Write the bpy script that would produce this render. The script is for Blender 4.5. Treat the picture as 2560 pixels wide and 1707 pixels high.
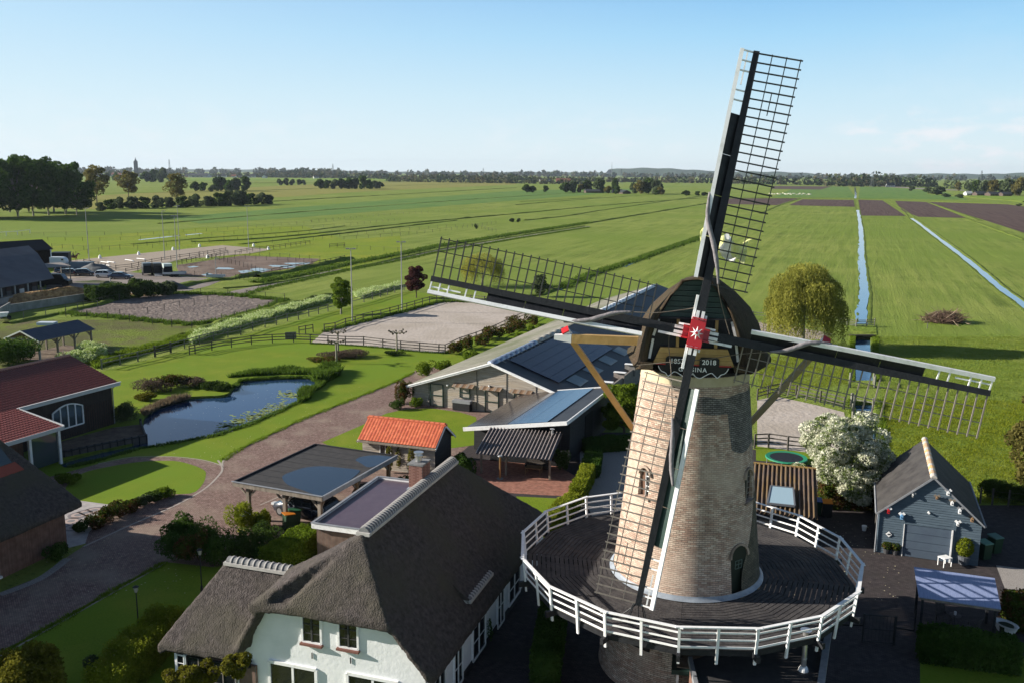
import bpy, bmesh, math, random
import numpy as np
from mathutils import Vector, Matrix, noise
from mathutils.geometry import tessellate_polygon
PI = math.pi
rng = np.random.default_rng(7)
random.seed(7)
for o in list(bpy.data.objects):
    bpy.data.objects.remove(o)
SC = bpy.context.scene
COL = SC.collection

# ------------------------------------------------------------------ camera
CAM_H = 22.0
FPX = 2270.0                       # focal length in pixels of the 2560 px wide photograph
ROLL = math.atan(0.009)
PITCH = math.atan((853.5 - 431.5) / FPX)
_fw = Vector((0, math.cos(PITCH), -math.sin(PITCH)))
_r0 = Vector((1, 0, 0)); _u0 = _r0.cross(_fw)
_r = _r0 * math.cos(ROLL) + _u0 * math.sin(ROLL)
_u = -_r0 * math.sin(ROLL) + _u0 * math.cos(ROLL)
cam_d = bpy.data.cameras.new('camera'); cam = bpy.data.objects.new('camera', cam_d); COL.objects.link(cam)
cam_d.sensor_width = 36; cam_d.lens = 36 * FPX / 2560; cam_d.clip_end = 60000; cam_d.clip_start = 0.5
m = Matrix((_r, _u, -_fw)).transposed().to_4x4(); m.translation = (0, 0, CAM_H)
cam.matrix_world = m
SC.camera = cam

# ------------------------------------------------------------------ world and sun
SUN_EL = math.radians(20.5); SUN_AZ = math.radians(-4)     # light travels towards +X
W = bpy.data.worlds.new('World'); SC.world = W; W.use_nodes = True
wn = W.node_tree; wn.nodes.clear()
sky = wn.nodes.new('ShaderNodeTexSky'); sky.sky_type = 'NISHITA'; sky.sun_disc = False
sky.sun_elevation = SUN_EL; sky.sun_rotation = math.radians(-86)
sky.altitude = 0; sky.air_density = 1.0; sky.dust_density = 0.6; sky.ozone_density = 1.6
bg = wn.nodes.new('ShaderNodeBackground'); bg.inputs['Strength'].default_value = 0.05
wo = wn.nodes.new('ShaderNodeOutputWorld')
# a few low cumulus clouds near the horizon, thin veils higher up (world texture, same all round)
tc = wn.nodes.new('ShaderNodeTexCoord')
mp = wn.nodes.new('ShaderNodeMapping'); mp.inputs['Scale'].default_value = (1, 1, 2.6)
wn.links.new(tc.outputs['Generated'], mp.inputs['Vector'])
nz = wn.nodes.new('ShaderNodeTexNoise'); nz.inputs['Scale'].default_value = 24; nz.inputs['Detail'].default_value = 7; nz.inputs['Roughness'].default_value = .6
wn.links.new(mp.outputs[0], nz.inputs['Vector'])
sx = wn.nodes.new('ShaderNodeSeparateXYZ'); wn.links.new(tc.outputs['Generated'], sx.inputs[0])
r1 = wn.nodes.new('ShaderNodeMapRange'); r1.inputs[1].default_value = .47; r1.inputs[2].default_value = .64
wn.links.new(nz.outputs['Fac'], r1.inputs[0])
r2 = wn.nodes.new('ShaderNodeValToRGB')
cr = r2.color_ramp; cr.elements[0].position = 0.0; cr.elements[0].color = (0, 0, 0, 1); cr.elements[1].position = .012; cr.elements[1].color = (.9, .9, .9, 1)
e = cr.elements.new(.045); e.color = (.8, .8, .8, 1); e = cr.elements.new(.075); e.color = (.05, .05, .05, 1); e = cr.elements.new(.2); e.color = (0, 0, 0, 1)
wn.links.new(sx.outputs['Z'], r2.inputs[0])
nb2 = wn.nodes.new('ShaderNodeTexNoise'); nb2.inputs['Scale'].default_value = 3.0; nb2.inputs['Detail'].default_value = 2; wn.links.new(tc.outputs['Generated'], nb2.inputs['Vector'])
rb2 = wn.nodes.new('ShaderNodeMapRange'); rb2.inputs[1].default_value = .46; rb2.inputs[2].default_value = .56; wn.links.new(nb2.outputs['Fac'], rb2.inputs[0])
mu0 = wn.nodes.new('ShaderNodeMath'); mu0.operation = 'MULTIPLY'; wn.links.new(r1.outputs[0], mu0.inputs[0]); wn.links.new(rb2.outputs[0], mu0.inputs[1])
mu = wn.nodes.new('ShaderNodeMath'); mu.operation = 'MULTIPLY'
mxr = wn.nodes.new('ShaderNodeMapRange'); mxr.inputs[1].default_value = .05; mxr.inputs[2].default_value = .35; mxr.inputs[3].default_value = .25; mxr.inputs[4].default_value = 1; wn.links.new(sx.outputs['X'], mxr.inputs[0]); mu1 = wn.nodes.new('ShaderNodeMath'); mu1.operation = 'MULTIPLY'; wn.links.new(mu0.outputs[0], mu1.inputs[0]); wn.links.new(mxr.outputs[0], mu1.inputs[1]); wn.links.new(mu1.outputs[0], mu.inputs[0]); wn.links.new(r2.outputs[0], mu.inputs[1])
mx = wn.nodes.new('ShaderNodeMixRGB'); SKYG = 11.2; mx.inputs[2].default_value = (.86 * SKYG, .88 * SKYG, .92 * SKYG, 1)
# the pale blue of the lowest 25 degrees, all round (Nishita alone turns yellow there)
lr = wn.nodes.new('ShaderNodeValToRGB'); e0 = lr.color_ramp.elements; e0[0].position = 0; e0[0].color = (.8, .91, .95, 1); e0[1].position = .35; e0[1].color = (.07, .17, .4, 1)
for ps, cc in ((.03, (.73, .88, .95, 1)), (.08, (.58, .81, .95, 1)), (.14, (.38, .69, .95, 1)), (.18, (.27, .57, .9, 1)), (.25, (.1, .27, .62, 1))): q_ = e0.new(ps); q_.color = cc
wn.links.new(sx.outputs['Z'], lr.inputs[0])
# a little whiter towards the sun side
dt = wn.nodes.new('ShaderNodeMapRange'); dt.inputs[1].default_value = .25; dt.inputs[2].default_value = -1.0; dt.inputs[3].default_value = 0; dt.inputs[4].default_value = .62
wn.links.new(sx.outputs['X'], dt.inputs[0]); mw = wn.nodes.new('ShaderNodeMixRGB'); mw.inputs[2].default_value = (.78, .9, .96, 1); wn.links.new(dt.outputs[0], mw.inputs[0]); wn.links.new(lr.outputs[0], mw.inputs[1])
sc_ = wn.nodes.new('ShaderNodeMixRGB'); sc_.blend_type = 'MULTIPLY'; sc_.inputs[0].default_value = 1; sc_.inputs[2].default_value = (SKYG, SKYG, SKYG, 1); wn.links.new(mw.outputs[0], sc_.inputs[1])
fr = wn.nodes.new('ShaderNodeMapRange'); fr.inputs[1].default_value = .17; fr.inputs[2].default_value = .34; fr.inputs[3].default_value = .92; fr.inputs[4].default_value = 0; wn.links.new(sx.outputs['Z'], fr.inputs[0])
ms = wn.nodes.new('ShaderNodeMixRGB'); wn.links.new(fr.outputs[0], ms.inputs[0]); wn.links.new(sky.outputs[0], ms.inputs[1]); wn.links.new(sc_.outputs[0], ms.inputs[2])
wn.links.new(mu.outputs[0], mx.inputs[0]); wn.links.new(ms.outputs[0], mx.inputs[1])
wn.links.new(mx.outputs[0], bg.inputs['Color']); wn.links.new(bg.outputs[0], wo.inputs['Surface'])
sun_d = bpy.data.lights.new('sun', 'SUN'); sun = bpy.data.objects.new('sun', sun_d); COL.objects.link(sun)
sun_d.energy = 5.0; sun_d.angle = math.radians(0.5); sun_d.color = (1.0, 0.93, 0.82)
SUN_DIR = Vector((math.cos(SUN_AZ) * math.cos(SUN_EL), math.sin(SUN_AZ) * math.cos(SUN_EL), -math.sin(SUN_EL)))
sun.rotation_euler = SUN_DIR.to_track_quat('-Z', 'Y').to_euler()
SC.view_settings.view_transform = 'Standard'; SC.view_settings.look = 'None'
SC.view_settings.exposure = 0.92; SC.view_settings.gamma = 1
SC.render.engine = 'CYCLES'

# ------------------------------------------------------------------ pixel <-> place
def ray(px, py):
    return _fw + _r * ((px - 1280) / FPX) - _u * ((py - 853.5) / FPX)
def P(px, py, z=0.0):
    d = ray(px, py); t = (z - CAM_H) / d.z
    return Vector((d.x * t, d.y * t, z))
def PD(px, py, y):
    d = ray(px, py); t = y / d.y
    return Vector((d.x * t, y, CAM_H + d.z * t))
def tall(px, py, ty):
    """height of something standing on the ground at (px,py) whose top shows at row ty"""
    b = P(px, py); lo, hi = 0, 80
    for _ in range(30):
        mid = (lo + hi) / 2; v = Vector((b.x, b.y, mid - CAM_H))
        y = 853.5 - FPX * v.dot(_u) / v.dot(_fw)
        if y > ty: lo = mid
        else: hi = mid
    return lo

# ------------------------------------------------------------------ materials
def nd(nt, t, **k):
    n = nt.nodes.new(t)
    for a, b in k.items(): setattr(n, a, b)
    return n
def c4(c): return (c[0], c[1], c[2], 1)
ORD = ['first', 'second', 'third', 'fourth', 'fifth', 'sixth', 'seventh', 'eighth', 'ninth', 'tenth', 'eleventh', 'twelfth', 'thirteenth', 'fourteenth', 'fifteenth', 'sixteenth']
def mat(name, c1, c2=None, scale=4, rough=.75, bump=0, bscale=None, spec=.3, metal=0, detail=5, stretch=None, c3=None, s3=.3, bdist=.05, coat=0, lo=.35, hi=.65, rot=0):
    M = bpy.data.materials.new(name); M.use_nodes = True; nt = M.node_tree
    bs = nt.nodes['Principled BSDF']; bs.inputs['Roughness'].default_value = rough
    bs.inputs['Specular IOR Level'].default_value = spec; bs.inputs['Metallic'].default_value = metal
    bs.inputs['Coat Weight'].default_value = coat
    if c2 is None and not bump:
        bs.inputs['Base Color'].default_value = c4(c1); return M
    tc = nd(nt, 'ShaderNodeTexCoord'); mp = nd(nt, 'ShaderNodeMapping'); nt.links.new(tc.outputs['Object'], mp.inputs[0])
    if stretch: mp.inputs['Scale'].default_value = stretch
    if rot: mp.vector_type = 'TEXTURE'; mp.inputs['Rotation'].default_value = (0, 0, -rot); mp.inputs['Scale'].default_value = [1 / v for v in (stretch or (1, 1, 1))]
    out = None
    if c2 is not None:
        n = nd(nt, 'ShaderNodeTexNoise'); n.inputs['Scale'].default_value = scale; n.inputs['Detail'].default_value = detail; n.inputs['Roughness'].default_value = .65
        nt.links.new(mp.outputs[0], n.inputs['Vector'])
        r = nd(nt, 'ShaderNodeValToRGB'); r.color_ramp.elements[0].position = lo; r.color_ramp.elements[1].position = hi
        r.color_ramp.elements[0].color = c4(c1); r.color_ramp.elements[1].color = c4(c2)
        nt.links.new(n.outputs['Fac'], r.inputs[0]); out = r.outputs[0]
        if c3 is not None:
            n3 = nd(nt, 'ShaderNodeTexNoise'); n3.inputs['Scale'].default_value = s3; n3.inputs['Detail'].default_value = 4
            nt.links.new(mp.outputs[0], n3.inputs['Vector'])
            r3 = nd(nt, 'ShaderNodeMapRange'); r3.inputs[1].default_value = .42; r3.inputs[2].default_value = .66
            nt.links.new(n3.outputs['Fac'], r3.inputs[0])
            x = nd(nt, 'ShaderNodeMixRGB'); x.inputs[2].default_value = c4(c3)
            nt.links.new(r3.outputs[0], x.inputs[0]); nt.links.new(out, x.inputs[1]); out = x.outputs[0]
        nt.links.new(out, bs.inputs['Base Color'])
    else: bs.inputs['Base Color'].default_value = c4(c1)
    if bump:
        b = nd(nt, 'ShaderNodeBump'); b.inputs['Strength'].default_value = bump; b.inputs['Distance'].default_value = bdist
        n = nd(nt, 'ShaderNodeTexNoise'); n.inputs['Scale'].default_value = bscale or scale * 4; n.inputs['Detail'].default_value = 4
        nt.links.new(mp.outputs[0], n.inputs['Vector']); nt.links.new(n.outputs['Fac'], b.inputs['Height']); nt.links.new(b.outputs[0], bs.inputs['Normal'])
    M['bs'] = 1
    return M
def brickmat(name, c1, c2, mortar, bw=.22, bh=.065, ms=.012, rough=.85, bump=.5, tint=None, uv=True, offset=.5, stain=None, stain_s=.4, squash=(1, 1, 1), rot=0):
    M = bpy.data.materials.new(name); M.use_nodes = True; nt = M.node_tree; bs = nt.nodes['Principled BSDF']
    bs.inputs['Roughness'].default_value = rough; bs.inputs['Specular IOR Level'].default_value = .2
    tc = nd(nt, 'ShaderNodeTexCoord'); mp = nd(nt, 'ShaderNodeMapping'); mp.inputs['Rotation'].default_value = (0, 0, rot)
    nt.links.new(tc.outputs['UV' if uv else 'Object'], mp.inputs[0])
    b = nd(nt, 'ShaderNodeTexBrick'); b.inputs['Scale'].default_value = 1; b.inputs['Brick Width'].default_value = bw; b.inputs['Row Height'].default_value = bh
    b.inputs['Mortar Size'].default_value = ms; b.inputs['Mortar Smooth'].default_value = .3; b.offset = offset
    b.inputs['Color1'].default_value = c4(c1); b.inputs['Color2'].default_value = c4(c2); b.inputs['Mortar'].default_value = c4(mortar); b.inputs['Bias'].default_value = 0
    nt.links.new(mp.outputs[0], b.inputs['Vector']); out = b.outputs['Color']
    n = nd(nt, 'ShaderNodeTexNoise'); n.inputs['Scale'].default_value = 3; n.inputs['Detail'].default_value = 6
    nt.links.new(tc.outputs['Object'], n.inputs['Vector'])
    h = nd(nt, 'ShaderNodeMapRange'); h.inputs[1].default_value = .3; h.inputs[2].default_value = .7; h.inputs[3].default_value = .72; h.inputs[4].default_value = 1.25
    nt.links.new(n.outputs['Fac'], h.inputs[0])
    x = nd(nt, 'ShaderNodeMixRGB', blend_type='MULTIPLY'); x.inputs[0].default_value = 1
    nt.links.new(out, x.inputs[1]); nt.links.new(h.outputs[0], x.inputs[2]); out = x.outputs[0]
    if stain:
        n2 = nd(nt, 'ShaderNodeTexNoise'); n2.inputs['Scale'].default_value = stain_s; n2.inputs['Detail'].default_value = 5
        nt.links.new(tc.outputs['Object'], n2.inputs['Vector'])
        h2 = nd(nt, 'ShaderNodeMapRange'); h2.inputs[1].default_value = .48; h2.inputs[2].default_value = .7; h2.inputs[4].default_value = .75
        nt.links.new(n2.outputs['Fac'], h2.inputs[0])
        y = nd(nt, 'ShaderNodeMixRGB'); y.inputs[2].default_value = c4(stain)
        nt.links.new(h2.outputs[0], y.inputs[0]); nt.links.new(out, y.inputs[1]); out = y.outputs[0]
    nt.links.new(out, bs.inputs['Base Color'])
    bp = nd(nt, 'ShaderNodeBump'); bp.inputs['Strength'].default_value = bump; bp.inputs['Distance'].default_value = .02; bp.invert = True
    nt.links.new(b.outputs['Fac'], bp.inputs['Height']); nt.links.new(bp.outputs[0], bs.inputs['Normal'])
    return M
def grassmat(name, c1, c2, c3, c4_=None, fine=3.0, mid=.35, big=.03, bump=.9, bscale=2.2, stripe=None, bdist=.25, flowers=None):
    """c1/c2: fine mottling, c3: patches, c4_: large patches; stripe=(angle, period) mowing or tussock lines"""
    M = bpy.data.materials.new(name); M.use_nodes = True; nt = M.node_tree; bs = nt.nodes['Principled BSDF']
    bs.inputs['Roughness'].default_value = .9; bs.inputs['Specular IOR Level'].default_value = .1
    tc = nd(nt, 'ShaderNodeTexCoord')
    def noi(s, d=5, vec=None, ro=.6):
        n = nd(nt, 'ShaderNodeTexNoise'); n.inputs['Scale'].default_value = s; n.inputs['Detail'].default_value = d; n.inputs['Roughness'].default_value = ro
        nt.links.new(vec or tc.outputs['Object'], n.inputs['Vector']); return n
    def rampf(n, a, b):
        h = nd(nt, 'ShaderNodeMapRange'); h.inputs[1].default_value = a; h.inputs[2].default_value = b; nt.links.new(n.outputs['Fac'], h.inputs[0]); return h.outputs[0]
    def mix(f, a, b):
        x = nd(nt, 'ShaderNodeMixRGB'); nt.links.new(f, x.inputs[0])
        for i, v in ((1, a), (2, b)):
            if isinstance(v, tuple): x.inputs[i].default_value = c4(v)
            else: nt.links.new(v, x.inputs[i])
        return x.outputs[0]
    out = mix(rampf(noi(fine, 8), .38, .62), c1, c2)
    vec = None
    if stripe:
        mp = nd(nt, 'ShaderNodeMapping'); mp.vector_type = 'TEXTURE'; mp.inputs['Rotation'].default_value = (0, 0, -stripe[0]); mp.inputs['Scale'].default_value = (stripe[1], 45, 1)
        nt.links.new(tc.outputs['Object'], mp.inputs[0]); vec = mp.outputs[0]
        out = mix(rampf(noi(1.0, 5, vec), .44, .6), out, c3); out = mix(rampf(noi(.8, 6, vec, .75), .5, .7), out, tuple(v * .7 for v in c1))
    out = mix(rampf(noi(mid, 5), .46, .66), out, c3)
    out = mix(rampf(noi(bscale * .8, 6, None, .75), .56, .68), out, tuple(v * .5 for v in c1))
    if c4_: out = mix(rampf(noi(big, 3), .45, .62), out, c4_)
    if flowers: out = mix(rampf(noi(7, 3, None, .8), .66, .72), out, flowers)
    nt.links.new(out, bs.inputs['Base Color'])
    b = nd(nt, 'ShaderNodeBump'); b.inputs['Strength'].default_value = bump; b.inputs['Distance'].default_value = bdist
    n = noi(bscale, 6, None, .7); h = n.outputs['Fac']
    if vec:
        n2 = noi(1.0, 4, vec); a = nd(nt, 'ShaderNodeMath'); a.operation = 'ADD'; nt.links.new(h, a.inputs[0]); nt.links.new(n2.outputs['Fac'], a.inputs[1]); h = a.outputs[0]
    nt.links.new(h, b.inputs['Height']); nt.links.new(b.outputs[0], bs.inputs['Normal'])
    return M
def leafmat(name, c1, c2, scale=.6, trans=.35, c3=None, f3=.8):
    M = bpy.data.materials.new(name); M.use_nodes = True; nt = M.node_tree; nt.nodes.clear()
    tc = nd(nt, 'ShaderNodeTexCoord'); n = nd(nt, 'ShaderNodeTexNoise'); n.inputs['Scale'].default_value = scale; n.inputs['Detail'].default_value = 8; n.inputs['Roughness'].default_value = .75
    nt.links.new(tc.outputs['Object'], n.inputs['Vector'])
    r = nd(nt, 'ShaderNodeValToRGB'); r.color_ramp.elements[0].position = .38; r.color_ramp.elements[1].position = .62
    r.color_ramp.elements[0].color = c4(c1); r.color_ramp.elements[1].color = c4(c2)
    nt.links.new(n.outputs['Fac'], r.inputs[0]); out = r.outputs[0]
    if c3:
        wn_ = nd(nt, 'ShaderNodeTexNoise'); wn_.inputs['Scale'].default_value = f3; wn_.inputs['Detail'].default_value = 6; wn_.inputs['Roughness'].default_value = .8
        nt.links.new(tc.outputs['Object'], wn_.inputs['Vector'])
        h = nd(nt, 'ShaderNodeMapRange'); h.inputs[1].default_value = .47; h.inputs[2].default_value = .56
        nt.links.new(wn_.outputs['Fac'], h.inputs[0]); x = nd(nt, 'ShaderNodeMixRGB'); x.inputs[2].default_value = c4(c3)
        nt.links.new(h.outputs[0], x.inputs[0]); nt.links.new(out, x.inputs[1]); out = x.outputs[0]
    d = nd(nt, 'ShaderNodeBsdfDiffuse'); t = nd(nt, 'ShaderNodeBsdfTranslucent'); x = nd(nt, 'ShaderNodeMixShader'); x.inputs[0].default_value = trans
    o = nd(nt, 'ShaderNodeOutputMaterial')
    nt.links.new(out, d.inputs[0]); nt.links.new(out, t.inputs[0]); nt.links.new(d.outputs[0], x.inputs[1]); nt.links.new(t.outputs[0], x.inputs[2]); nt.links.new(x.outputs[0], o.inputs[0])
    return M
def glass(name, c=(.01, .012, .015), rough=.06, spec=.8):
    return mat(name, c, rough=rough, spec=spec)

# ------------------------------------------------------------------ meshes
MW = {}
class MB:
    def __init__(s): s.v = []; s.f = []; s.uv = None
    def add(s, vs, fs):
        n = len(s.v); s.v += [tuple(v) for v in vs]; s.f += [tuple(i + n for i in f) for f in fs]; return s
    def box(s, c, d, R=None):
        c = Vector(c); h = Vector(d) / 2; vs = []
        for x in (-1, 1):
            for y in (-1, 1):
                for z in (-1, 1):
                    p = Vector((x * h.x, y * h.y, z * h.z))
                    vs.append(c + (R @ p if R else p))
        return s.add(vs, [(0, 1, 3, 2), (4, 6, 7, 5), (0, 4, 5, 1), (2, 3, 7, 6), (0, 2, 6, 4), (1, 5, 7, 3)])
    def b2(s, a, b):
        a = Vector(a); b = Vector(b); return s.box((a + b) / 2, [abs(x) for x in (b - a)])
    def beam(s, p, q, w, h=None, up=(0, 0, 1), w2=None, h2=None):
        p = Vector(p); q = Vector(q); h = h or w; w2 = w2 or w; h2 = h2 or h
        z = (q - p).normalized(); u = Vector(up)
        x = u.cross(z)
        if x.length < 1e-4: x = Vector((1, 0, 0)).cross(z)
        x.normalize(); y = z.cross(x); vs = []
        for c, a, b in ((p, w, h), (q, w2, h2)):
            for i, j in ((-1, -1), (1, -1), (1, 1), (-1, 1)): vs.append(c + x * i * a / 2 + y * j * b / 2)
        return s.add(vs, [(3, 2, 1, 0), (4, 5, 6, 7), (0, 1, 5, 4), (1, 2, 6, 5), (2, 3, 7, 6), (3, 0, 4, 7)])
    def tube(s, pts, r, n=6, cap=True):
        pts = [Vector(p) for p in pts]; k = len(pts); rs = r if isinstance(r, (list, tuple)) else [r] * k
        base = len(s.v); prev = None
        for i, p in enumerate(pts):
            t = (pts[min(i + 1, k - 1)] - pts[max(i - 1, 0)]).normalized()
            if prev is None:
                a = Vector((0, 0, 1)) if abs(t.z) < .9 else Vector((1, 0, 0))
                x = a.cross(t).normalized()
            else: x = (prev - t * prev.dot(t)).normalized()
            prev = x; y = t.cross(x)
            for j in range(n):
                a = 2 * PI * j / n; s.v.append(tuple(p + (x * math.cos(a) + y * math.sin(a)) * rs[i]))
        for i in range(k - 1):
            for j in range(n):
                a = base + i * n + j; b = base + i * n + (j + 1) % n; s.f.append((a, b, b + n, a + n))
        if cap: s.f.append(tuple(base + j for j in range(n))[::-1]); s.f.append(tuple(base + (k - 1) * n + j for j in range(n)))
        return s
    def cone(s, c, r1, r2, h, n=12):
        return s.tube([c, Vector(c) + Vector((0, 0, h))], [r1, r2], n)
    def poly(s, pts, d):
        """extrude a planar polygon along vector d"""
        pts = [Vector(p) for p in pts]; d = Vector(d); n = len(pts)
        tr = tessellate_polygon([pts]); vs = pts + [p + d for p in pts]; nrm = Vector((0, 0, 0))
        for i in range(n): nrm += pts[i].cross(pts[(i + 1) % n])
        fl = nrm.dot(d) > 0
        fs = []
        for t in tr:
            a = (pts[t[1]] - pts[t[0]]).cross(pts[t[2]] - pts[t[0]]).dot(nrm) > 0
            t = t if a else t[::-1]
            t1 = t[::-1] if fl else t; fs.append(tuple(t1)); fs.append(tuple(i + n for i in t1[::-1]))
        for i in range(n):
            j = (i + 1) % n; fs.append((i, j, j + n, i + n) if fl else (j, i, i + n, j + n))
        return s.add(vs, fs)
    def quad(s, *p): return s.add(p, [tuple(range(len(p)))])
    def grid(s, fn, nu, nv):
        b = len(s.v)
        for i in range(nu + 1):
            for j in range(nv + 1): s.v.append(tuple(fn(i / nu, j / nv)))
        for i in range(nu):
            for j in range(nv):
                a = b + i * (nv + 1) + j; s.f.append((a, a + nv + 1, a + nv + 2, a + 1))
        return s
    def mesh(s, name, m, inv=None, smooth=False):
        me = bpy.data.meshes.new(name)
        vs = s.v if inv is None else [tuple(inv @ Vector(v)) for v in s.v]
        me.from_pydata(vs, [], s.f); me.materials.append(m)
        if smooth: me.polygons.foreach_set('use_smooth', [True] * len(me.polygons))
        me.update(); return me
    def build(s, name, m, parent=None, world=True, kind=None, label=None, smooth=False):
        inv = None
        if world and parent is not None: inv = MW.get(parent.name, Matrix()).inverted()
        me = s.mesh(name, m, inv, smooth)
        return obj(name, me, parent, kind, label)
def obj(name, me, parent=None, kind=None, label=None, loc=None, rot=None, scale=None):
    o = bpy.data.objects.new(name, me); COL.objects.link(o)
    if parent is not None: o.parent = parent; MW[o.name] = MW.get(parent.name, Matrix())
    if kind: o['kind'] = kind
    if label: o['label'] = label
    if loc is not None: o.location = loc
    if rot is not None: o.rotation_euler = rot
    if scale is not None: o.scale = scale
    return o
def thing(name, label, cat, loc=(0, 0, 0), rz=0, group=None):
    o = bpy.data.objects.new(name, None); COL.objects.link(o); o.location = loc; o.rotation_euler = (0, 0, rz)
    o.empty_display_size = .2
    MW[o.name] = Matrix.Translation(Vector(loc)) @ Matrix.Rotation(rz, 4, 'Z')
    o['label'] = label; o['category'] = cat
    if group: o['group'] = group
    return o
def tag(o, label, cat, group=None, kind=None):
    o['label'] = label; o['category'] = cat
    if group: o['group'] = group
    if kind: o['kind'] = kind
    return o
CH = {}
def dup(root, loc, rz=0, label=None, group=None, scale=None, cat=None):
    r = root.copy(); COL.objects.link(r); r.location = loc; r.rotation_euler = (0, 0, rz)
    if scale is not None: r.scale = scale
    if label: r['label'] = label
    if group: r['group'] = group
    for ch in root.children:
        c = ch.copy(); COL.objects.link(c); c.parent = r
        for g in ch.children:
            d = g.copy(); COL.objects.link(d); d.parent = c
    return r
def struct(name, mb, m, smooth=False): return mb.build(name, m, None, kind='structure', smooth=smooth)
def sheet(name, px, m, z, holes=(), world=False, kind='structure', uv=False):
    """flat polygon on the ground from photo pixels (or world points)"""
    g = lambda q: Vector((q[0], q[1], z)) if world else (lambda p: Vector((p.x, p.y, z)))(P(q[0], q[1]))
    loops = [[g(q) for q in px]] + [[g(q) for q in h] for h in holes]
    flat = [v for l in loops for v in l]; tr = tessellate_polygon(loops)
    fs = []
    for t in tr:
        a, b, c = (flat[i] for i in t)
        fs.append(tuple(t) if (b - a).cross(c - a).z > 0 else tuple(t[::-1]))
    mb = MB(); mb.v = [tuple(v) for v in flat]; mb.f = fs
    return mb.build(name, m, None, kind=kind)
def smooth_loop(pts, n=4, closed=True):
    out = []; k = len(pts)
    for i in range(k if closed else k - 1):
        p0, p1, p2, p3 = (pts[(i - 1) % k if closed else max(i - 1, 0)], pts[i], pts[(i + 1) % k], pts[(i + 2) % k if closed else min(i + 2, k - 1)])
        for j in range(n):
            t = j / n
            out.append(tuple(.5 * (2 * b + (c - a) * t + (2 * a - 5 * b + 4 * c - d) * t * t + (3 * b - a - 3 * c + d) * t ** 3) for a, b, c, d in zip(p0, p1, p2, p3)))
    if not closed: out.append(tuple(pts[-1]))
    return out
def npmesh(name, V, F, m, smooth=False):
    """V (n,3), F (k,4) or (k,3) numpy -> mesh quickly"""
    me = bpy.data.meshes.new(name); n, k = len(V), F.shape[1]
    me.vertices.add(n); me.vertices.foreach_set('co', np.ascontiguousarray(V, dtype=np.float32).ravel())
    me.loops.add(F.size); me.loops.foreach_set('vertex_index', np.ascontiguousarray(F, dtype=np.int32).ravel())
    me.polygons.add(len(F)); me.polygons.foreach_set('loop_start', np.arange(0, F.size, k, dtype=np.int32))
    try: me.polygons.foreach_set('loop_total', np.full(len(F), k, dtype=np.int32))
    except Exception: pass
    me.update(calc_edges=True); me.materials.append(m)
    if smooth: me.polygons.foreach_set('use_smooth', [True] * len(me.polygons))
    return me

# ------------------------------------------------------------------ foliage
def leaves(C, size, flat=.0, dirs=None, aspect=1.5):
    """quads (bent leaf sprays) at centres C (n,3) with sizes"""
    n = len(C); size = np.asarray(size).reshape(-1, 1) * np.ones((n, 1))
    a = rng.normal(size=(n, 3)); a[:, 2] *= (1 - flat)
    if dirs is not None: a = a * .45 + dirs
    a /= np.linalg.norm(a, axis=1, keepdims=True)
    b = rng.normal(size=(n, 3)); b -= a * (a * b).sum(1, keepdims=True); b /= np.linalg.norm(b, axis=1, keepdims=True)
    nrm = np.cross(a, b)
    L = size * aspect / 2; Wd = size / 2
    V = np.stack([C - a * L, C + b * Wd + nrm * Wd * .3, C + a * L, C - b * Wd + nrm * Wd * .3], 1).reshape(-1, 3)
    F = np.arange(4 * n).reshape(-1, 4)
    return V, F
def blob_pts(n, c, r, shell=.55):
    d = rng.normal(size=(n, 3)); d /= np.linalg.norm(d, axis=1, keepdims=True)
    rad = (shell + (1 - shell) * rng.random((n, 1))) ** .6
    return np.asarray(c) + d * rad * np.asarray(r)
def crown_pts(n, R, H, base, kind='round', nb=26, seed=0):
    """points for a crown of radius R from height base to H made of nb clumps"""
    rg = np.random.default_rng(seed); out = []
    cs = []
    for i in range(nb):
        t = (i + rg.random()) / nb
        if kind == 'round': prof = math.sin(PI * min(.97, max(.05, t ** .8))) ** .55
        elif kind == 'poplar': prof = math.sin(PI * (.12 + .8 * t)) ** .7
        elif kind == 'cone': prof = (1 - t) ** .6
        elif kind == 'elm': prof = min(1, 1.25 * math.sin(PI * min(.98, .1 + .85 * t)) ** .5)
        else: prof = 1
        z = base + (H - base) * (.06 + .86 * t); a = rg.random() * 2 * PI; rr = R * prof * (.35 + .5 * rg.random())
        br = R * (.24 + .2 * rg.random()) * (.75 + .4 * prof)
        if kind == 'elm': br *= .66; rr = R * prof * (.15 + .8 * rg.random() ** .6); z *= .94 + .1 * rg.random()
        cs.append((rr * math.cos(a), rr * math.sin(a), z, br))
    per = max(1, n // nb)
    for x, y, z, br in cs:
        out.append(blob_pts(per, (x, y, z), (br, br, br * .72)))
    return np.concatenate(out), cs
def limb_mb(H, base, R, cs, tr, seed=0, fork=1):
    rg = random.Random(seed); mb = MB(); top = base + (H - base) * .62
    for k in range(fork):
        dx = (k - (fork - 1) / 2) * R * .25
        mb.tube([(0, 0, -.1), (dx * .3, rg.uniform(-.1, .1) * tr * 3, base * .6), (dx * .7, rg.uniform(-1, 1) * tr, base * 1.1), (dx, rg.uniform(-1, 1) * tr * 2, top)], [tr * 1.25 / fork ** .5, tr / fork ** .5, tr * .8 / fork ** .5, tr * .25], 7)
    for c in cs[::2]:
        z0 = min(top * .95, max(base * .8, c[2] - (c[2] - base) * .5 - .1 * R)); f = (z0 - base) / max(.1, (top - base))
        r = tr * (.45 - .25 * max(0, f))
        mid = (c[0] * .45, c[1] * .45, z0 + (c[2] - z0) * .6)
        mb.tube([(0, 0, z0), mid, (c[0] * .95, c[1] * .95, c[2])], [r, r * .7, r * .2], 5)
    return mb
PROTO = {}
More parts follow.
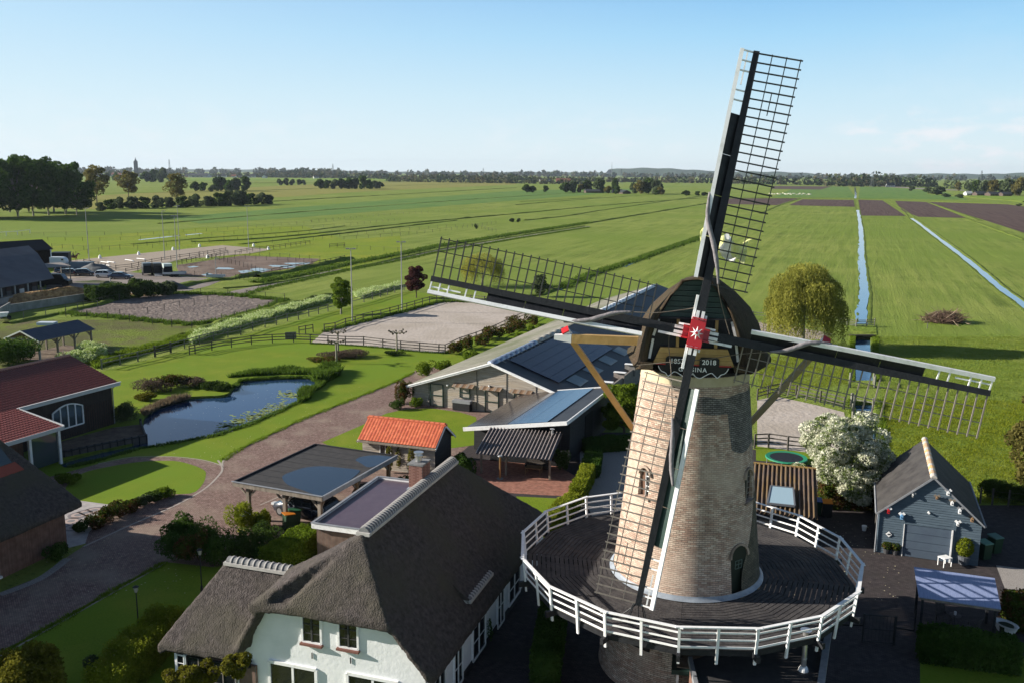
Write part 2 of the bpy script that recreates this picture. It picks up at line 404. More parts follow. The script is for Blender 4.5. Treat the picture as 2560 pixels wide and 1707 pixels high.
def tree(kind, px=None, top=None, loc=None, H=None, R=None, n=2600, leaf=.3, lm=None, bm=None, label='', name='tree', cat='tree', group=None, base=.3, form='round', nb=26, fork=1, tr=None, seed=0, key=None, rz=None, wide=None, z=0):
    """a tree: trunk with limbs + crown of leaf sprays. kind = prototype key for sharing meshes"""
    if loc is None: loc = P(*px)
    if H is None: H = tall(px[0], px[1], top)
    if R is None: R = (H * .33 if wide is None else wide * (loc - Vector((0, 0, CAM_H))).length / FPX / 2)
    k = (kind,)
    if k not in PROTO:
        H0, R0 = H, R; pts, cs = crown_pts(n, R0, H0, base * H0, form, nb, seed)
        V, F = leaves(pts, leaf * (.7 + .6 * rng.random((len(pts), 1))))
        t = tr or max(.06, H0 * .02)
        PROTO[k] = (npmesh('crown', V, F, lm), limb_mb(H0, base * H0, R0, cs, t, seed, fork).mesh('trunk', bm), H0, R0)
    cm, tm, H0, R0 = PROTO[k]
    r = thing(name, label, cat, (loc[0], loc[1], z), rng.random() * 6.28 if rz is None else rz, group)
    r.scale = (R / R0, R / R0, H / H0)
    obj('trunk', tm, r); obj('crown', cm, r)
    return r
def bush(px, size, m, label, name='shrub', cat='shrub', group=None, n=700, leaf=.12, nb=9, z=0, seed=None, loc=None, rz=0, flat=.8, wood=None, yv=None):
    """a low shrub of overlapping leafy clumps; size=(wx,wy,h) full widths in metres"""
    rg = np.random.default_rng(seed if seed is not None else abs(hash(label)) % 9999 if False else int(abs(px[0] * 7 + px[1] * 13)) if px else 5)
    loc = P(*px) if loc is None else Vector(loc); wx, wy, h = size; out = []
    for i in range(nb):
        a = rg.random() * 6.28; q = rg.random() ** .6
        c = (math.cos(a) * q * wx * .33, math.sin(a) * q * wy * .33, h * (.3 + .3 * rg.random()))
        out.append(blob_pts(n // nb, c, (wx * (.14 + .1 * rg.random()), wy * (.14 + .1 * rg.random()), h * (.28 + .1 * rg.random()))))
    pts = np.concatenate(out); pts[:, 2] = np.maximum(pts[:, 2], .02)
    V, F = leaves(pts, leaf * (.7 + .6 * rng.random((len(pts), 1))))
    o = obj(name, npmesh(name, V, F, m), loc=(loc.x, loc.y, z), rot=(0, 0, rz)); tag(o, label, cat, group); return o
def hedge(p, q, w, h, m, label, name='hedge', n=2500, leaf=.09, z=0, cat='hedge', group=None, rough=.12, solid=None):
    """clipped hedge from p to q (world xy): dense leafy shell over a dark woody core"""
    p = Vector((p[0], p[1], z)); q = Vector((q[0], q[1], z)); L = (q - p).length; a = math.atan2(q.y - p.y, q.x - p.x); c = (p + q) / 2
    areas = np.array([L * w, L * h, L * h, w * h, w * h]); k = rng.choice(5, n, p=areas / areas.sum())
    u = rng.random((n, 3)) - .5; X = u[:, 0] * L; Y = u[:, 1] * w; Z = (u[:, 2] + .5) * h
    Z = np.where(k == 0, h, Z); Y = np.where(k == 1, -w / 2, Y); Y = np.where(k == 2, w / 2, Y); X = np.where(k == 3, -L / 2, X); X = np.where(k == 4, L / 2, X)
    wob = np.sin(X * 1.7 + c.x) * rough * .5 + np.sin(X * 4.1 + c.y) * rough * .3
    pts = np.stack([X, Y * (1 + wob * .5 / w), Z * (1 + wob / h)], 1) + rng.normal(size=(n, 3)) * rough * .35
    pts[:, 2] = np.maximum(pts[:, 2], .03)
    V, F = leaves(pts, leaf * (.7 + .6 * rng.random((n, 1))))
    b = MB().box((0, 0, h * .46), (L * .97, w * .82, h * .92)); nv = len(V)
    BV = np.array(b.v); BF = np.array(b.f) + nv
    o = obj(name, npmesh(name, np.concatenate([V, BV]), np.concatenate([F, BF]), m), loc=(c.x, c.y, z), rot=(0, 0, a)); tag(o, label, cat, group); return o
def tufts(name, poly, n, h, m, label=None, z=0, wpx=False, kind='stuff', jit=.5, seed=1, cat=None, lean=.35):
    """stuff: upright grass or reed blades scattered in polygon(s)"""
    pts = [P(*q) if wpx else Vector((q[0], q[1], 0)) for q in poly]
    xs = np.array([p.x for p in pts]); ys = np.array([p.y for p in pts]); rg = np.random.default_rng(seed); out = []
    while len(out) < n:
        X = rg.uniform(xs.min(), xs.max(), n * 2); Y = rg.uniform(ys.min(), ys.max(), n * 2); ins = np.zeros(len(X), bool); j = len(xs) - 1
        for i in range(len(xs)):
            c = ((ys[i] > Y) != (ys[j] > Y)) & (X < (xs[j] - xs[i]) * (Y - ys[i]) / (ys[j] - ys[i] + 1e-12) + xs[i]); ins ^= c; j = i
        out += list(zip(X[ins], Y[ins]))
    C = np.array(out[:n]); H = h * (1 - jit + 2 * jit * rg.random(n)) * (.7 + .6 * (np.sin(C[:, 0] * 1.3) * np.cos(C[:, 1] * 1.1) * .5 + .5))
    a = rg.random(n) * 6.28; w = H * .16 + .01; tx = rg.normal(size=n) * lean * H; ty = rg.normal(size=n) * lean * H
    dx, dy = np.cos(a) * w, np.sin(a) * w; Z = np.full(n, z)
    V = np.stack([np.stack([C[:, 0] - dx, C[:, 1] - dy, Z], 1), np.stack([C[:, 0] + dx, C[:, 1] + dy, Z], 1), np.stack([C[:, 0] + tx, C[:, 1] + ty, Z + H], 1)], 1).reshape(-1, 3)
    o = obj(name, npmesh(name, V, np.arange(3 * n).reshape(-1, 3), m), kind=kind)
    if label: o['label'] = label
    if cat: o['category'] = cat
    return o
# ------------------------------------------------------------------ shared materials
G_FIELD = grassmat('field_grass', (.135, .19, .03), (.205, .265, .048), (.235, .28, .06), (.165, .23, .036), fine=2.6, mid=.05, big=.009, bump=1, bscale=2.6, stripe=(.358, 2.4), bdist=.3)
G_ROUGH = grassmat('rough_pasture', (.13, .19, .024), (.2, .265, .042), (.22, .255, .055), (.16, .23, .032), fine=1.8, mid=.25, big=.03, bump=1, bscale=1.3, bdist=.5)
G_LAWN = grassmat('lawn_grass', (.115, .175, .012), (.175, .245, .018), (.19, .235, .022), (.14, .22, .016), fine=9, mid=.33, big=.1, bump=.5, bscale=9, bdist=.06)
G_YEL = grassmat('sedge_meadow', (.2, .2, .045), (.28, .26, .075), (.24, .24, .055), fine=1.5, mid=.04, bump=.8, stripe=(.358, 6))
G_DARK = grassmat('strip_grass', (.09, .18, .04), (.12, .225, .055), (.14, .22, .05), fine=1.2, mid=.03, bump=.8, stripe=(.358, 5))
G_BRIGHT = grassmat('bright_meadow', (.16, .25, .03), (.2, .29, .04), (.15, .23, .03), fine=1, mid=.03, bump=.3)
G_PADD = grassmat('paddock_grass', (.15, .205, .018), (.21, .275, .028), (.26, .28, .03), (.18, .245, .02), fine=2.5, mid=.12, big=.03, bump=.9, bscale=1.2, bdist=.3, flowers=(.3, .27, .02))
G_WORN = grassmat('worn_grass', (.12, .155, .025), (.17, .22, .03), (.13, .11, .06), (.1, .1, .04), fine=2.5, mid=.25, big=.09, bump=.9)
M_BANK = grassmat('bank_grass', (.09, .135, .02), (.155, .205, .032), (.17, .21, .04), fine=3, mid=.5, bump=1, bscale=3)
SAND = mat('riding_sand', (.4, .345, .3), (.5, .445, .4), 1.2, .95, bump=.6, bscale=2.2, spec=.1, c3=(.38, .33, .28), s3=.12, bdist=.12, lo=.3, hi=.7)
SAND2 = mat('arena_sand', (.3, .25, .2), (.38, .32, .26), .8, .95, bump=.4, bscale=3, spec=.1, c3=(.33, .28, .23), s3=.05)
PSAND = mat('paddock_sand', (.13, .105, .095), (.27, .225, .2), 1.0, .95, bump=1, bscale=1.6, spec=.1, c3=(.16, .13, .12), s3=.2, bdist=.35)
MUD = mat('paddock_mud', (.09, .06, .045), (.17, .12, .095), .7, .9, bump=.9, bscale=1.5, spec=.2, c3=(.2, .15, .12), s3=.12, bdist=.25)
YARD = mat('yard_paving', (.22, .19, .175), (.28, .24, .22), .5, .9, bump=.2, spec=.2, c3=(.17, .145, .13), s3=.12)
PLOUGH = mat('ploughed_soil', (.065, .042, .038), (.12, .082, .074), 1, .95, bump=1, bscale=2, spec=.1, stretch=(.6, .02, 1), rot=.358, c3=(.1, .07, .06), s3=.3, bdist=.3)
WATER = mat('water_surface', (.02, .05, .11), rough=.05, bump=.05, bscale=1.5, spec=.9)
WATERD = mat('ditch_water', (.05, .11, .2), rough=.08, bump=.1, bscale=2, spec=1)
PUD = mat('puddle_water', (.05, .045, .04), rough=.04, spec=.9)
DRIVE = brickmat('drive_clinkers', (.2, .12, .1), (.29, .195, .165), (.11, .08, .07), bw=.21, bh=.1, ms=.012, uv=False, stain=(.3, .24, .19), stain_s=.35, rot=1.0, bump=.6)
KERB = mat('kerb_stone', (.33, .28, .25), (.4, .35, .31), 4, .9)
COURT = brickmat('court_clinkers', (.05, .042, .044), (.075, .06, .06), (.03, .026, .027), bw=.21, bh=.1, ms=.012, uv=False, stain=(.045, .04, .037), rot=.3)
GRAVEL = mat('gravel', (.22, .2, .19), (.4, .37, .34), 14, .95, bump=.8, bscale=20, spec=.1)
DIRT = mat('bare_soil', (.1, .07, .05), (.19, .14, .1), 1.2, .95, bump=.8, bscale=3)
TERRA = brickmat('patio_bricks', (.3, .13, .09), (.37, .18, .13), (.2, .1, .08), bw=.21, bh=.1, ms=.008, uv=False, rot=.25)
MOSAIC = mat('mosaic_paving', (.33, .3, .3), (.45, .42, .4), 2, .8)

# ------------------------------------------------------------------ ground sheet with real openings for the pond and the near ditch
pond_px = [(360, 1042), (400, 1012), (470, 992), (560, 986), (585, 966), (602, 949), (640, 945), (700, 942), (760, 941), (787, 946), (795, 962), (768, 985), (745, 1005), (690, 1032), (620, 1062), (540, 1088), (430, 1108), (340, 1123), (250, 1150), (170, 1168), (157, 1152), (250, 1126), (352, 1098)]
pond = [tuple(P(*q)[:2]) for q in pond_px]
pond_s = smooth_loop(pond, 4)
dl = [(2140, 838), (2138, 880), (2140, 950)]; dr = [(2184, 950), (2178, 880), (2176, 838)]
nd1 = [tuple(P(*q)[:2]) for q in dl + dr]
nl = [(2130, 1002), (2134, 1060), (2145, 1120), (2160, 1200), (2168, 1250)]; nr = [(2200, 1250), (2198, 1180), (2192, 1100), (2189, 1050), (2184, 1002)]
nd2 = [tuple(P(*q)[:2]) for q in nl + nr]
BIG = 26000
sheet('ground', [(-BIG, -60), (BIG, -60), (BIG, BIG), (-BIG, BIG)], G_FIELD, 0, holes=[pond_s, nd1, nd2], world=True)
def basin(name, loop, depth, inset, m, wm, wl, wname, sm=True):
    c = (sum(p[0] for p in loop) / len(loop), sum(p[1] for p in loop) / len(loop)); n = len(loop); mb = MB()
    top = [(p[0], p[1], 0.0) for p in loop]; bot = []
    for i, p in enumerate(loop):
        a = Vector(loop[i - 1]); b = Vector(loop[(i + 1) % n]); t = (b - a); nn = Vector((t.y, -t.x)).normalized()
        q = Vector(p) - nn * inset * SGN; bot.append((q.x, q.y, -depth))
    mb.v = top + bot; mb.f = [((i + 1) % n, i, i + n, (i + 1) % n + n) for i in range(n)]
    struct(name, mb, m)
    sheet(wname, loop, wm, -wl, world=True)
SGN = -1
basin('pond_bank', pond_s, .6, .0, M_BANK, WATER, .22, 'pond_water')
basin('ditch_bank', nd1, .8, 0, M_BANK, WATERD, .4, 'ditch_water')
basin('ditch_bank', nd2, .8, 0, M_BANK, WATERD, .4, 'ditch_water')

# far fields and strips (each a thin sheet above the one below)
far = [
 ('meadow', [(0, 523), (240, 524), (420, 505), (700, 494), (900, 480), (1290, 462), (1290, 449), (900, 456), (560, 472), (240, 490), (0, 500)], G_YEL, .05),
 ('meadow', [(420, 545), (900, 506), (1290, 478), (1500, 472), (1640, 474), (1290, 502), (1060, 520), (700, 548), (500, 560)], G_DARK, .05),
 ('meadow', [(430, 447), (900, 446), (1290, 444), (1290, 448), (900, 451), (430, 453)], G_BRIGHT, .06),
 ('meadow', [(2000, 466), (2120, 468), (2140, 496), (1930, 494)], G_DARK, .05),
 ('meadow', [(2150, 468), (2330, 470), (2420, 500), (2146, 497)], G_DARK, .05),
 ('meadow', [(2410, 484), (2560, 492), (2700, 500), (2700, 512), (2560, 508), (2440, 494)], G_BRIGHT, .05),
 ('meadow', [(-300, 655), (0, 600), (250, 590), (500, 570), (760, 566), (860, 600), (1000, 590), (1010, 640), (870, 672), (640, 690), (560, 640), (160, 655), (100, 700), (-300, 700)], G_PADD, .03),
 ('ploughed_field', [(1812, 497), (2000, 497), (1945, 514), (1812, 511)], PLOUGH, .07),
 ('ploughed_field', [(2006, 499), (2134, 501), (2137, 518), (1972, 514)], PLOUGH, .07),
 ('ploughed_field', [(2145, 500), (2206, 502), (2265, 541), (2154, 540)], PLOUGH, .07),
 ('ploughed_field', [(2237, 503), (2316, 506), (2416, 546), (2296, 543), (2256, 528)], PLOUGH, .07),
 ('ploughed_field', [(2322, 506), (2520, 512), (2760, 545), (2760, 650), (2560, 583), (2450, 548), (2402, 533)], PLOUGH, .07),
 ('ploughed_field', [(1935, 466), (2080, 467), (2052, 475), (1925, 473)], PLOUGH, .07),
]
for nme, px, m_, z in far: sheet(nme, px, m_, z)
struct_path = sheet('farm_track', [(2140, 463), (2300, 474), (2410, 478), (2412, 476), (2300, 471), (2145, 461)], YARD, .09)

# mill side pasture and tussocky field
sheet('pasture', [(2110, 835), (2560, 835), (2900, 900), (2900, 1262), (2200, 1262), (2200, 1000), (2185, 952), (2182, 840)], G_ROUGH, .006)
sheet('worn_paddock', [(-40, 790), (60, 800), (330, 800), (480, 812), (520, 830), (300, 900), (220, 915), (100, 925), (-60, 930), (-200, 900)], G_WORN, .006)

# driveway, lawns, arena
drive_px = [(-260, 1600), (0, 1480), (100, 1440), (170, 1390), (215, 1360), (205, 1330), (160, 1250), (100, 1195), (160, 1176), (245, 1159), (330, 1142), (430, 1141), (500, 1148), (540, 1158), (557, 1166), (558, 1152), (580, 1134), (640, 1103), (750, 1051), (870, 1003), (985, 957), (1040, 925), (1120, 905), (1180, 960), (1300, 1050), (1200, 1230), (1000, 1300), (900, 1330), (800, 1345), (600, 1400), (480, 1430), (415, 1404), (0, 1634), (-260, 1790)]
sheet('driveway', drive_px, DRIVE, .004)
lawn_px = [(240, 932), (388, 895), (602, 841), (746, 802), (910, 758), (1026, 728), (1110, 742), (1250, 750), (1400, 775), (1300, 870), (1150, 905), (1040, 925), (985, 957), (870, 1003), (750, 1051), (640, 1103), (580, 1134), (558, 1152), (557, 1166), (540, 1158), (500, 1148), (430, 1141), (330, 1142), (245, 1159), (90, 1200), (60, 1150), (270, 1060)]
sheet('lawn', lawn_px, G_LAWN, .010, holes=[])if False else None
lw = [tuple(P(*q)[:2]) for q in lawn_px]
sheet('lawn', lw, G_LAWN, .008, holes=[pond_s], world=True)
oval = smooth_loop([(160, 1228), (200, 1185), (270, 1166), (345, 1154), (400, 1151), (450, 1153), (507, 1172), (514, 1190), (503, 1214), (474, 1233), (380, 1236), (292, 1263), (195, 1250)], 3)
sheet('lawn', oval, G_LAWN, .009)
sheet('lawn', [(415, 1404), (0, 1634), (-300, 1800), (300, 1860), (620, 1760), (560, 1500), (560, 1420)], G_LAWN, .009)
sheet('lawn', [(905, 1062), (805, 1105), (900, 1150), (1200, 1110), (1190, 1040), (1150, 1030), (1080, 1020), (1010, 1023), (965, 1033)], G_LAWN, .009)
sheet('garden_path', [(985, 1020), (1050, 1003), (1290, 1040), (1250, 1060), (1150, 1030), (1080, 1020), (1010, 1023), (970, 1030)], DRIVE, .012)
sheet('courtyard', [(1050, 1330), (1200, 1200), (1140, 1140), (1215, 1080), (1560, 1080), (1700, 1100), (1900, 1125), (2030, 1150), (2200, 1262), (2560, 1262), (2800, 1300), (2800, 2000), (900, 2000)], COURT, .005)
sheet('gravel_yard', [(1450, 1120), (1560, 1100), (1640, 1120), (1640, 1260), (1480, 1290), (1450, 1220)], GRAVEL, .010)
sheet('patio', [(1180, 1150), (1370, 1150), (1440, 1190), (1435, 1240), (1340, 1236), (1250, 1230), (1190, 1200)], TERRA, .014)
sheet('lawn', [(1290, 1240), (1430, 1247), (1400, 1310), (1330, 1300)], G_LAWN, .011)
sheet('gravel_yard', [(2490, 1412), (2700, 1440), (2700, 1510), (2512, 1470)], GRAVEL, .010)
sheet('lawn', [(2300, 1640), (2560, 1640), (2700, 1560), (2700, 1900), (2300, 1900)], G_LAWN, .011)
sheet('lawn', [(1890, 1150), (2060, 1165), (2060, 1120), (1890, 1105)], G_LAWN, .011)
arena_px = [(808, 831), (908, 805), (1000, 783), (1092, 758), (1108, 755), (1250, 758), (1350, 772), (1320, 800), (1160, 850), (1113, 884), (1049, 880), (957, 870), (864, 863), (776, 859)]
sheet('riding_arena', arena_px, SAND, .013)
sheet('riding_arena', [(1893, 1000), (1940, 990), (2040, 1012), (2110, 1030), (2120, 1080), (2100, 1140), (1893, 1115)], SAND, .013)
sheet('sand_path', [(1880, 805), (1960, 812), (2080, 835), (2070, 850), (1960, 845), (1890, 835)], SAND2, .010)
sheet('dressage_arena', [(150, 655), (346, 635), (555, 614), (680, 624), (632, 634), (450, 650), (330, 680), (150, 700)], SAND2, .035)
sheet('sand_paddock', smooth_loop([(165, 783), (324, 746), (435, 734), (570, 738), (712, 752), (672, 770), (555, 803), (480, 812), (381, 804), (270, 792), (192, 788)], 2), PSAND, .012)
sheet('mud_paddock', [(440, 664), (604, 640), (800, 648), (768, 668), (625, 686), (594, 695), (500, 694), (448, 688)], MUD, .038)
for q in [(560, 672, 22, 3), (612, 680, 17, 3.5), (520, 688, 14, 2.5), (700, 666, 28, 3), (650, 676, 24, 4), (745, 660, 30, 3), (725, 668, 26, 2.5), (480, 668, 14, 1.6)]:
    lp = [(q[0] + q[2] * math.cos(a) * (1 + .25 * math.sin(3 * a + q[0])), q[1] + q[3] * math.sin(a) * (1 + .3 * math.cos(2 * a + q[1]))) for a in np.linspace(0, 6.28, 17)[:-1]]
    sheet('puddle', lp, PUD, .042)
sheet('puddle', [(345, 600), (400, 594), (450, 589), (452, 590.5), (400, 596), (348, 601.3)], PUD, .042)
sheet('puddle', [(462, 588), (505, 584), (506, 585), (465, 589.3)], PUD, .042)
sheet('yard', [(-60, 800), (0, 745), (115, 735), (118, 690), (170, 657), (330, 682), (445, 690), (560, 700), (520, 716), (470, 728), (330, 732), (325, 760), (200, 745), (100, 770)], YARD, .016)
sheet('farm_path', [(560, 733), (640, 716), (875, 668), (1002, 646), (1098, 625), (1300, 592), (1472, 566), (1475, 568), (1300, 596), (1098, 630), (1002, 651), (875, 675), (660, 722), (600, 742)], YARD, .020)
sheet('mosaic_terrace', [(160, 1250), (195, 1250), (292, 1263), (222, 1330), (213, 1358), (160, 1372)], MOSAIC, .012)

# far water: straight field ditches running away from the camera
def ribbon(name, px, w, m, z, kind='structure', wob=0):
    pts = [P(*q) for q in smooth_loop(px, 6, False)]; mb = MB(); n = len(pts)
    for i, p in enumerate(pts):
        t = (pts[min(i + 1, n - 1)] - pts[max(i - 1, 0)]).normalized(); s = Vector((-t.y, t.x, 0)); ww = w * (1 + wob * math.sin(i * 2.3) + wob * math.sin(i * 5.1 + 1)) / 2
        mb.v += [(p.x + s.x * ww, p.y + s.y * ww, z), (p.x - s.x * ww, p.y - s.y * ww, z)]
    mb.f = [(2 * i, 2 * i + 1, 2 * i + 3, 2 * i + 2) for i in range(n - 1)]
    return mb.build(name, m, None, kind=kind)
d1 = [(2144, 526), (2149, 550), (2153, 590), (2153, 640), (2157, 690), (2160, 730), (2153, 780), (2155, 813)]
d2 = [(2279, 547), (2297, 559), (2340, 592), (2400, 637), (2450, 677), (2500, 720), (2560, 763), (2640, 825)]
ribbon('ditch_water', d1, 1.75, WATERD, .06, wob=.12)
ribbon('ditch_water', d2, 1.5, WATERD, .06, wob=.12)
ribbon('ditch_water', [(1395, 726), (1450, 702), (1480, 690)], .8, WATERD, .05, wob=.3)
ribbon('ditch_water', [(1560, 668), (1590, 655), (1625, 641)], .8, WATERD, .05, wob=.3)
ribbon('ditch_water', [(2137, 470), (2139, 485), (2138, 498)], 2.0, WATERD, .1, wob=.1)

# banks: low irregular ridges of rough grass along ditches and field edges
def bank(px, w, h, m=M_BANK, seed=0, step=1.2, name='grass_bank', rgh=.35, world=False):
    rg = np.random.default_rng(seed + 11); pts = [Vector((q[0], q[1], 0)) if world else P(*q) for q in (smooth_loop(px, 8, False))]
    # resample
    out = [pts[0]]
    for p in pts[1:]:
        L = (p - out[-1]).length; st = step * max(1, p.y / 120); k = int(L / st)
        for i in range(1, k + 1): out.append(out[-1].lerp(p, 1 / (k - i + 1)))
    n = len(out); V = []; prof = [(-.5, 0), (-.34, .6), (-.1, 1), (.15, .9), (.36, .5), (.5, 0)]
    for i, p in enumerate(out):
        t = (out[min(i + 1, n - 1)] - out[max(i - 1, 0)]).normalized(); s = Vector((-t.y, t.x, 0)); hh = h * .52 * max(.35, 1 + rgh * .6 * rg.normal()); ww = w * (1 + .12 * rg.normal()); off = rg.normal() * w * .06
        for a, b in prof:
            q = p + s * (a * ww + off); V.append((q.x, q.y, max(0, b * hh * (1 + .15 * rg.normal())) - (.05 if b == 0 else 0)))
    V = np.array(V); F = []
    for i in range(n - 1):
        for j in range(5): a = i * 6 + j; F.append((a, a + 1, a + 7, a + 6))
    return obj(name, npmesh(name, V, np.array(F), m, True), kind='structure')
bank([(2136, 500), (2140, 526), (2145, 560), (2147, 640), (2147, 700), (2144, 780), (2142, 812)], .9, .12, seed=1)
bank([(2146, 500), (2149, 526), (2160, 590), (2163, 640), (2170, 700), (2176, 740), (2172, 812)], .9, .12, seed=2)
bank([(2215, 505), (2260, 530), (2274, 548), (2292, 562), (2334, 595), (2392, 639), (2440, 680), (2490, 723), (2550, 768), (2630, 830)], 1.0, .16, seed=3)
bank([(2225, 505), (2268, 530), (2288, 546), (2306, 558), (2350, 590), (2412, 635), (2462, 675), (2515, 720), (2575, 763), (2650, 820)], 1.0, .3, seed=4)
for i, (px, w, h) in enumerate([
  ([(0, 745), (60, 740), (250, 745), (330, 748)], .5, .1),
  ([(640, 708), (760, 686), (875, 660), (1002, 636), (1098, 616), (1300, 584), (1472, 558), (1775, 508)], 2.6, .75),
  ([(560, 722), (640, 715), (760, 695), (875, 672), (1002, 645), (1100, 624), (1300, 590), (1460, 566)], 1.2, .45),
  ([(480, 606), (600, 601), (780, 586), (990, 562), (1290, 535), (1500, 515), (1775, 494)], 2.2, .7),
  ([(600, 612), (790, 592), (1000, 568), (1140, 552)], 1.8, .6),
  ([(330, 612), (520, 596), (760, 578), (860, 566)], 1.6, .5),
  ([(1290, 513), (1420, 502), (1590, 490), (1700, 484)], 2.4, .6),
  ([(1313, 552), (1420, 540), (1500, 527), (1711, 497), (1780, 488)], 2.2, .6),
  ([(400, 560), (700, 535), (1000, 512), (1290, 492), (1500, 480)], 2.6, .6),
  ([(600, 509), (900, 492), (1290, 470)], 3, .8), ([(250, 484), (560, 480), (900, 468), (1290, 456)], 3, .7),
  ([(240, 502), (420, 500), (600, 492)], 3, .7), ([(430, 458), (800, 458), (1290, 452)], 5, 1.2), ([(430, 452), (700, 451)], 5, 1),
  ([(1300, 505), (1500, 494)], 2, .5), ([(1800, 496), (2136, 498), (2330, 504), (2560, 513)], 4, .9), ([(1812, 513), (1940, 516)], 2, .4),
  ([(2000, 497), (1945, 515), (1900, 535)], 2.5, .5), ([(2414, 547), (2470, 567), (2560, 600)], 2, .5), ([(2318, 506), (2400, 534), (2450, 552)], 3, .6),
  ([(2320, 486), (2400, 492), (2560, 506)], 5, 1.6), ([(1930, 462), (2140, 464), (2400, 484)], 4, 1),
  ([(1290, 748), (1380, 728), (1480, 686), (1600, 648), (1700, 612), (1775, 588)], 2.2, .7),
  ([(1600, 640), (1700, 606), (1775, 580)], 1.2, .4),
  ([(240, 756), (330, 741), (380, 735)], 1.6, .6), ([(20, 810), (100, 795), (190, 775), (240, 764), (300, 748), (360, 742)], 1.8, .7),
  ([(430, 722), (500, 706), (560, 700), (620, 690), (640, 684)], 3, 1.1), ([(640, 694), (760, 672), (860, 650), (875, 645)], 2.4, 1.3),
  ([(470, 838), (560, 805), (640, 785), (720, 762), (780, 748), (830, 738)], 2.4, .9),
  ([(2130, 826), (2150, 833), (2185, 832)], 1.2, .3), ([(2122, 965), (2190, 965)], 1.4, .25),
  ([(2128, 1000), (2132, 1060), (2143, 1120), (2158, 1200)], .7, .3), ([(2192, 1000), (2198, 1060), (2204, 1120), (2212, 1200), (2216, 1260)], .9, .35),
  ([(180, 702), (120, 706)], .6, .1)]):
    bank(px, w, h, seed=20 + i)
sheet('dam_crossing', [(2118, 812), (2190, 812), (2192, 838), (2114, 838)], G_ROUGH, .065)
# dark opening and earth of the two culvert crossings
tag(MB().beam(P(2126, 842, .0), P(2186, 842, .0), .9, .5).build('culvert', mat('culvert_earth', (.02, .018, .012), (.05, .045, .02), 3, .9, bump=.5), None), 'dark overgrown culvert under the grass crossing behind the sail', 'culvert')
# embedded edging along driveway
def line_strip(px, w, m, z, name='kerb', lab=None):
    return ribbon(name, px, w, m, z)
line_strip([(208, 1366), (330, 1310), (440, 1262), (510, 1222), (545, 1190), (556, 1170), (545, 1150)], .16, KERB, .014)
line_strip([(557, 1166), (558, 1152), (580, 1134), (640, 1103), (750, 1051), (870, 1003), (985, 957)], .14, KERB, .018)
line_strip([(0, 1640), (415, 1406)], .14, KERB, .018)
line_strip([(557, 1166), (540, 1158), (500, 1148), (430, 1141), (330, 1142), (245, 1159)], .1, KERB, .018)
line_strip([(650, 1262), (700, 1240), (760, 1210)], .12, KERB, .018)
line_strip([(0, 1486), (100, 1446), (170, 1395)], .5, GRAVEL, .016)
# concentric rings of the pebble mosaic
for cx, cy in ((195, 1287), (178, 1302), (215, 1281), (182, 1318), (236, 1275)):
    for rr, cc in ((.62, (.2, .18, .19)), (.42, (.42, .33, .3)), (.22, (.2, .19, .2))):
        c = P(cx, cy); sheet('mosaic_ring', [(c.x + rr * math.cos(a), c.y + rr * math.sin(a)) for a in np.linspace(0, 6.28, 21)[:-1]], PROTO.setdefault(('mos', cc), mat('mosaic_pebble', cc)), .03 - rr * .02, world=True)
# ================================================================== WINDMILL
WOODT = mat('ochre_paint', (.42, .26, .09), (.5, .33, .13), 2, .6, bump=.2, stretch=(1, 1, 1))
BLACK = mat('black_tar_wood', (.012, .013, .016), (.022, .023, .027), 3, .55, bump=.3)
DGREEN = mat('dark_green_boards', (.018, .042, .036), (.028, .058, .05), 2, .5, bump=.2)
WHITE = mat('white_paint', (.66, .66, .64), (.84, .84, .84), 3, .5, lo=.3, hi=.5)
GREYW = mat('weathered_lath', (.17, .15, .13), (.25, .22, .19), 3, .8)
DLATH = mat('dark_lath', (.035, .04, .038), (.06, .06, .055), 3, .7)
RED = mat('red_enamel', (.5, .015, .02), rough=.35, spec=.5)
THATCHM = mat('mill_thatch', (.04, .028, .018), (.1, .068, .042), 2.5, .95, bump=1, bscale=14, stretch=(3, 3, .8), bdist=.08, c3=(.07, .055, .03), s3=.8)
ROPE = mat('rope', (.12, .1, .08), (.2, .17, .14), 5, .9)
CLOTH = mat('sailcloth', (.16, .15, .16), (.25, .23, .24), 6, .9, bump=.6, bscale=8)
DECKM = mat('deck_planks', (.035, .032, .034), (.075, .068, .066), 1.5, .85, bump=.5, bscale=8)
MBRICK = brickmat('mill_bricks', (.42, .27, .205), (.62, .5, .4), (.2, .155, .125), bw=.24, bh=.082, ms=.011, bump=1, stain=(.58, .46, .37), stain_s=.35)
A0 = Vector((7.93, 38.5, 0)); FW = Vector((-.1674, -.9859, 0)); SD = Vector((.9859, -.1674, 0)); UP = Vector((0, 0, 1))
AC = A0 - SD * .16
mill = thing('windmill', 'round brick tower mill with thatched cap, four dark lattice sails and a white railed gallery', 'windmill', A0)
def rad(z): return 3.235 - (z - 4.55) * .1045 + (.0 if z > 4.55 else (4.55 - z) * .02)
mb = MB(); NS = 96; zs = [0, 2, 4, 5, 6, 7, 8, 9, 10, 11, 12, 13, 13.85]
mb.grid(lambda u, v: (A0.x + rad(zs[int(round(u * 12))]) * math.cos(v * 2 * PI), A0.y + rad(zs[int(round(u * 12))]) * math.sin(v * 2 * PI), zs[int(round(u * 12))]), 12, NS)
mb.quad(*[tuple(mb.v[j]) for j in range(NS)]); mb.quad(*[tuple(mb.v[12 * (NS + 1) + j]) for j in range(NS)][::-1])
me = mb.mesh('tower', MBRICK, MW['windmill'].inverted(), True); me.flip_normals() if False else None
bmm = bmesh.new(); bmm.from_mesh(me); bmesh.ops.remove_doubles(bmm, verts=bmm.verts, dist=1e-4); bmesh.ops.recalc_face_normals(bmm, faces=bmm.faces)
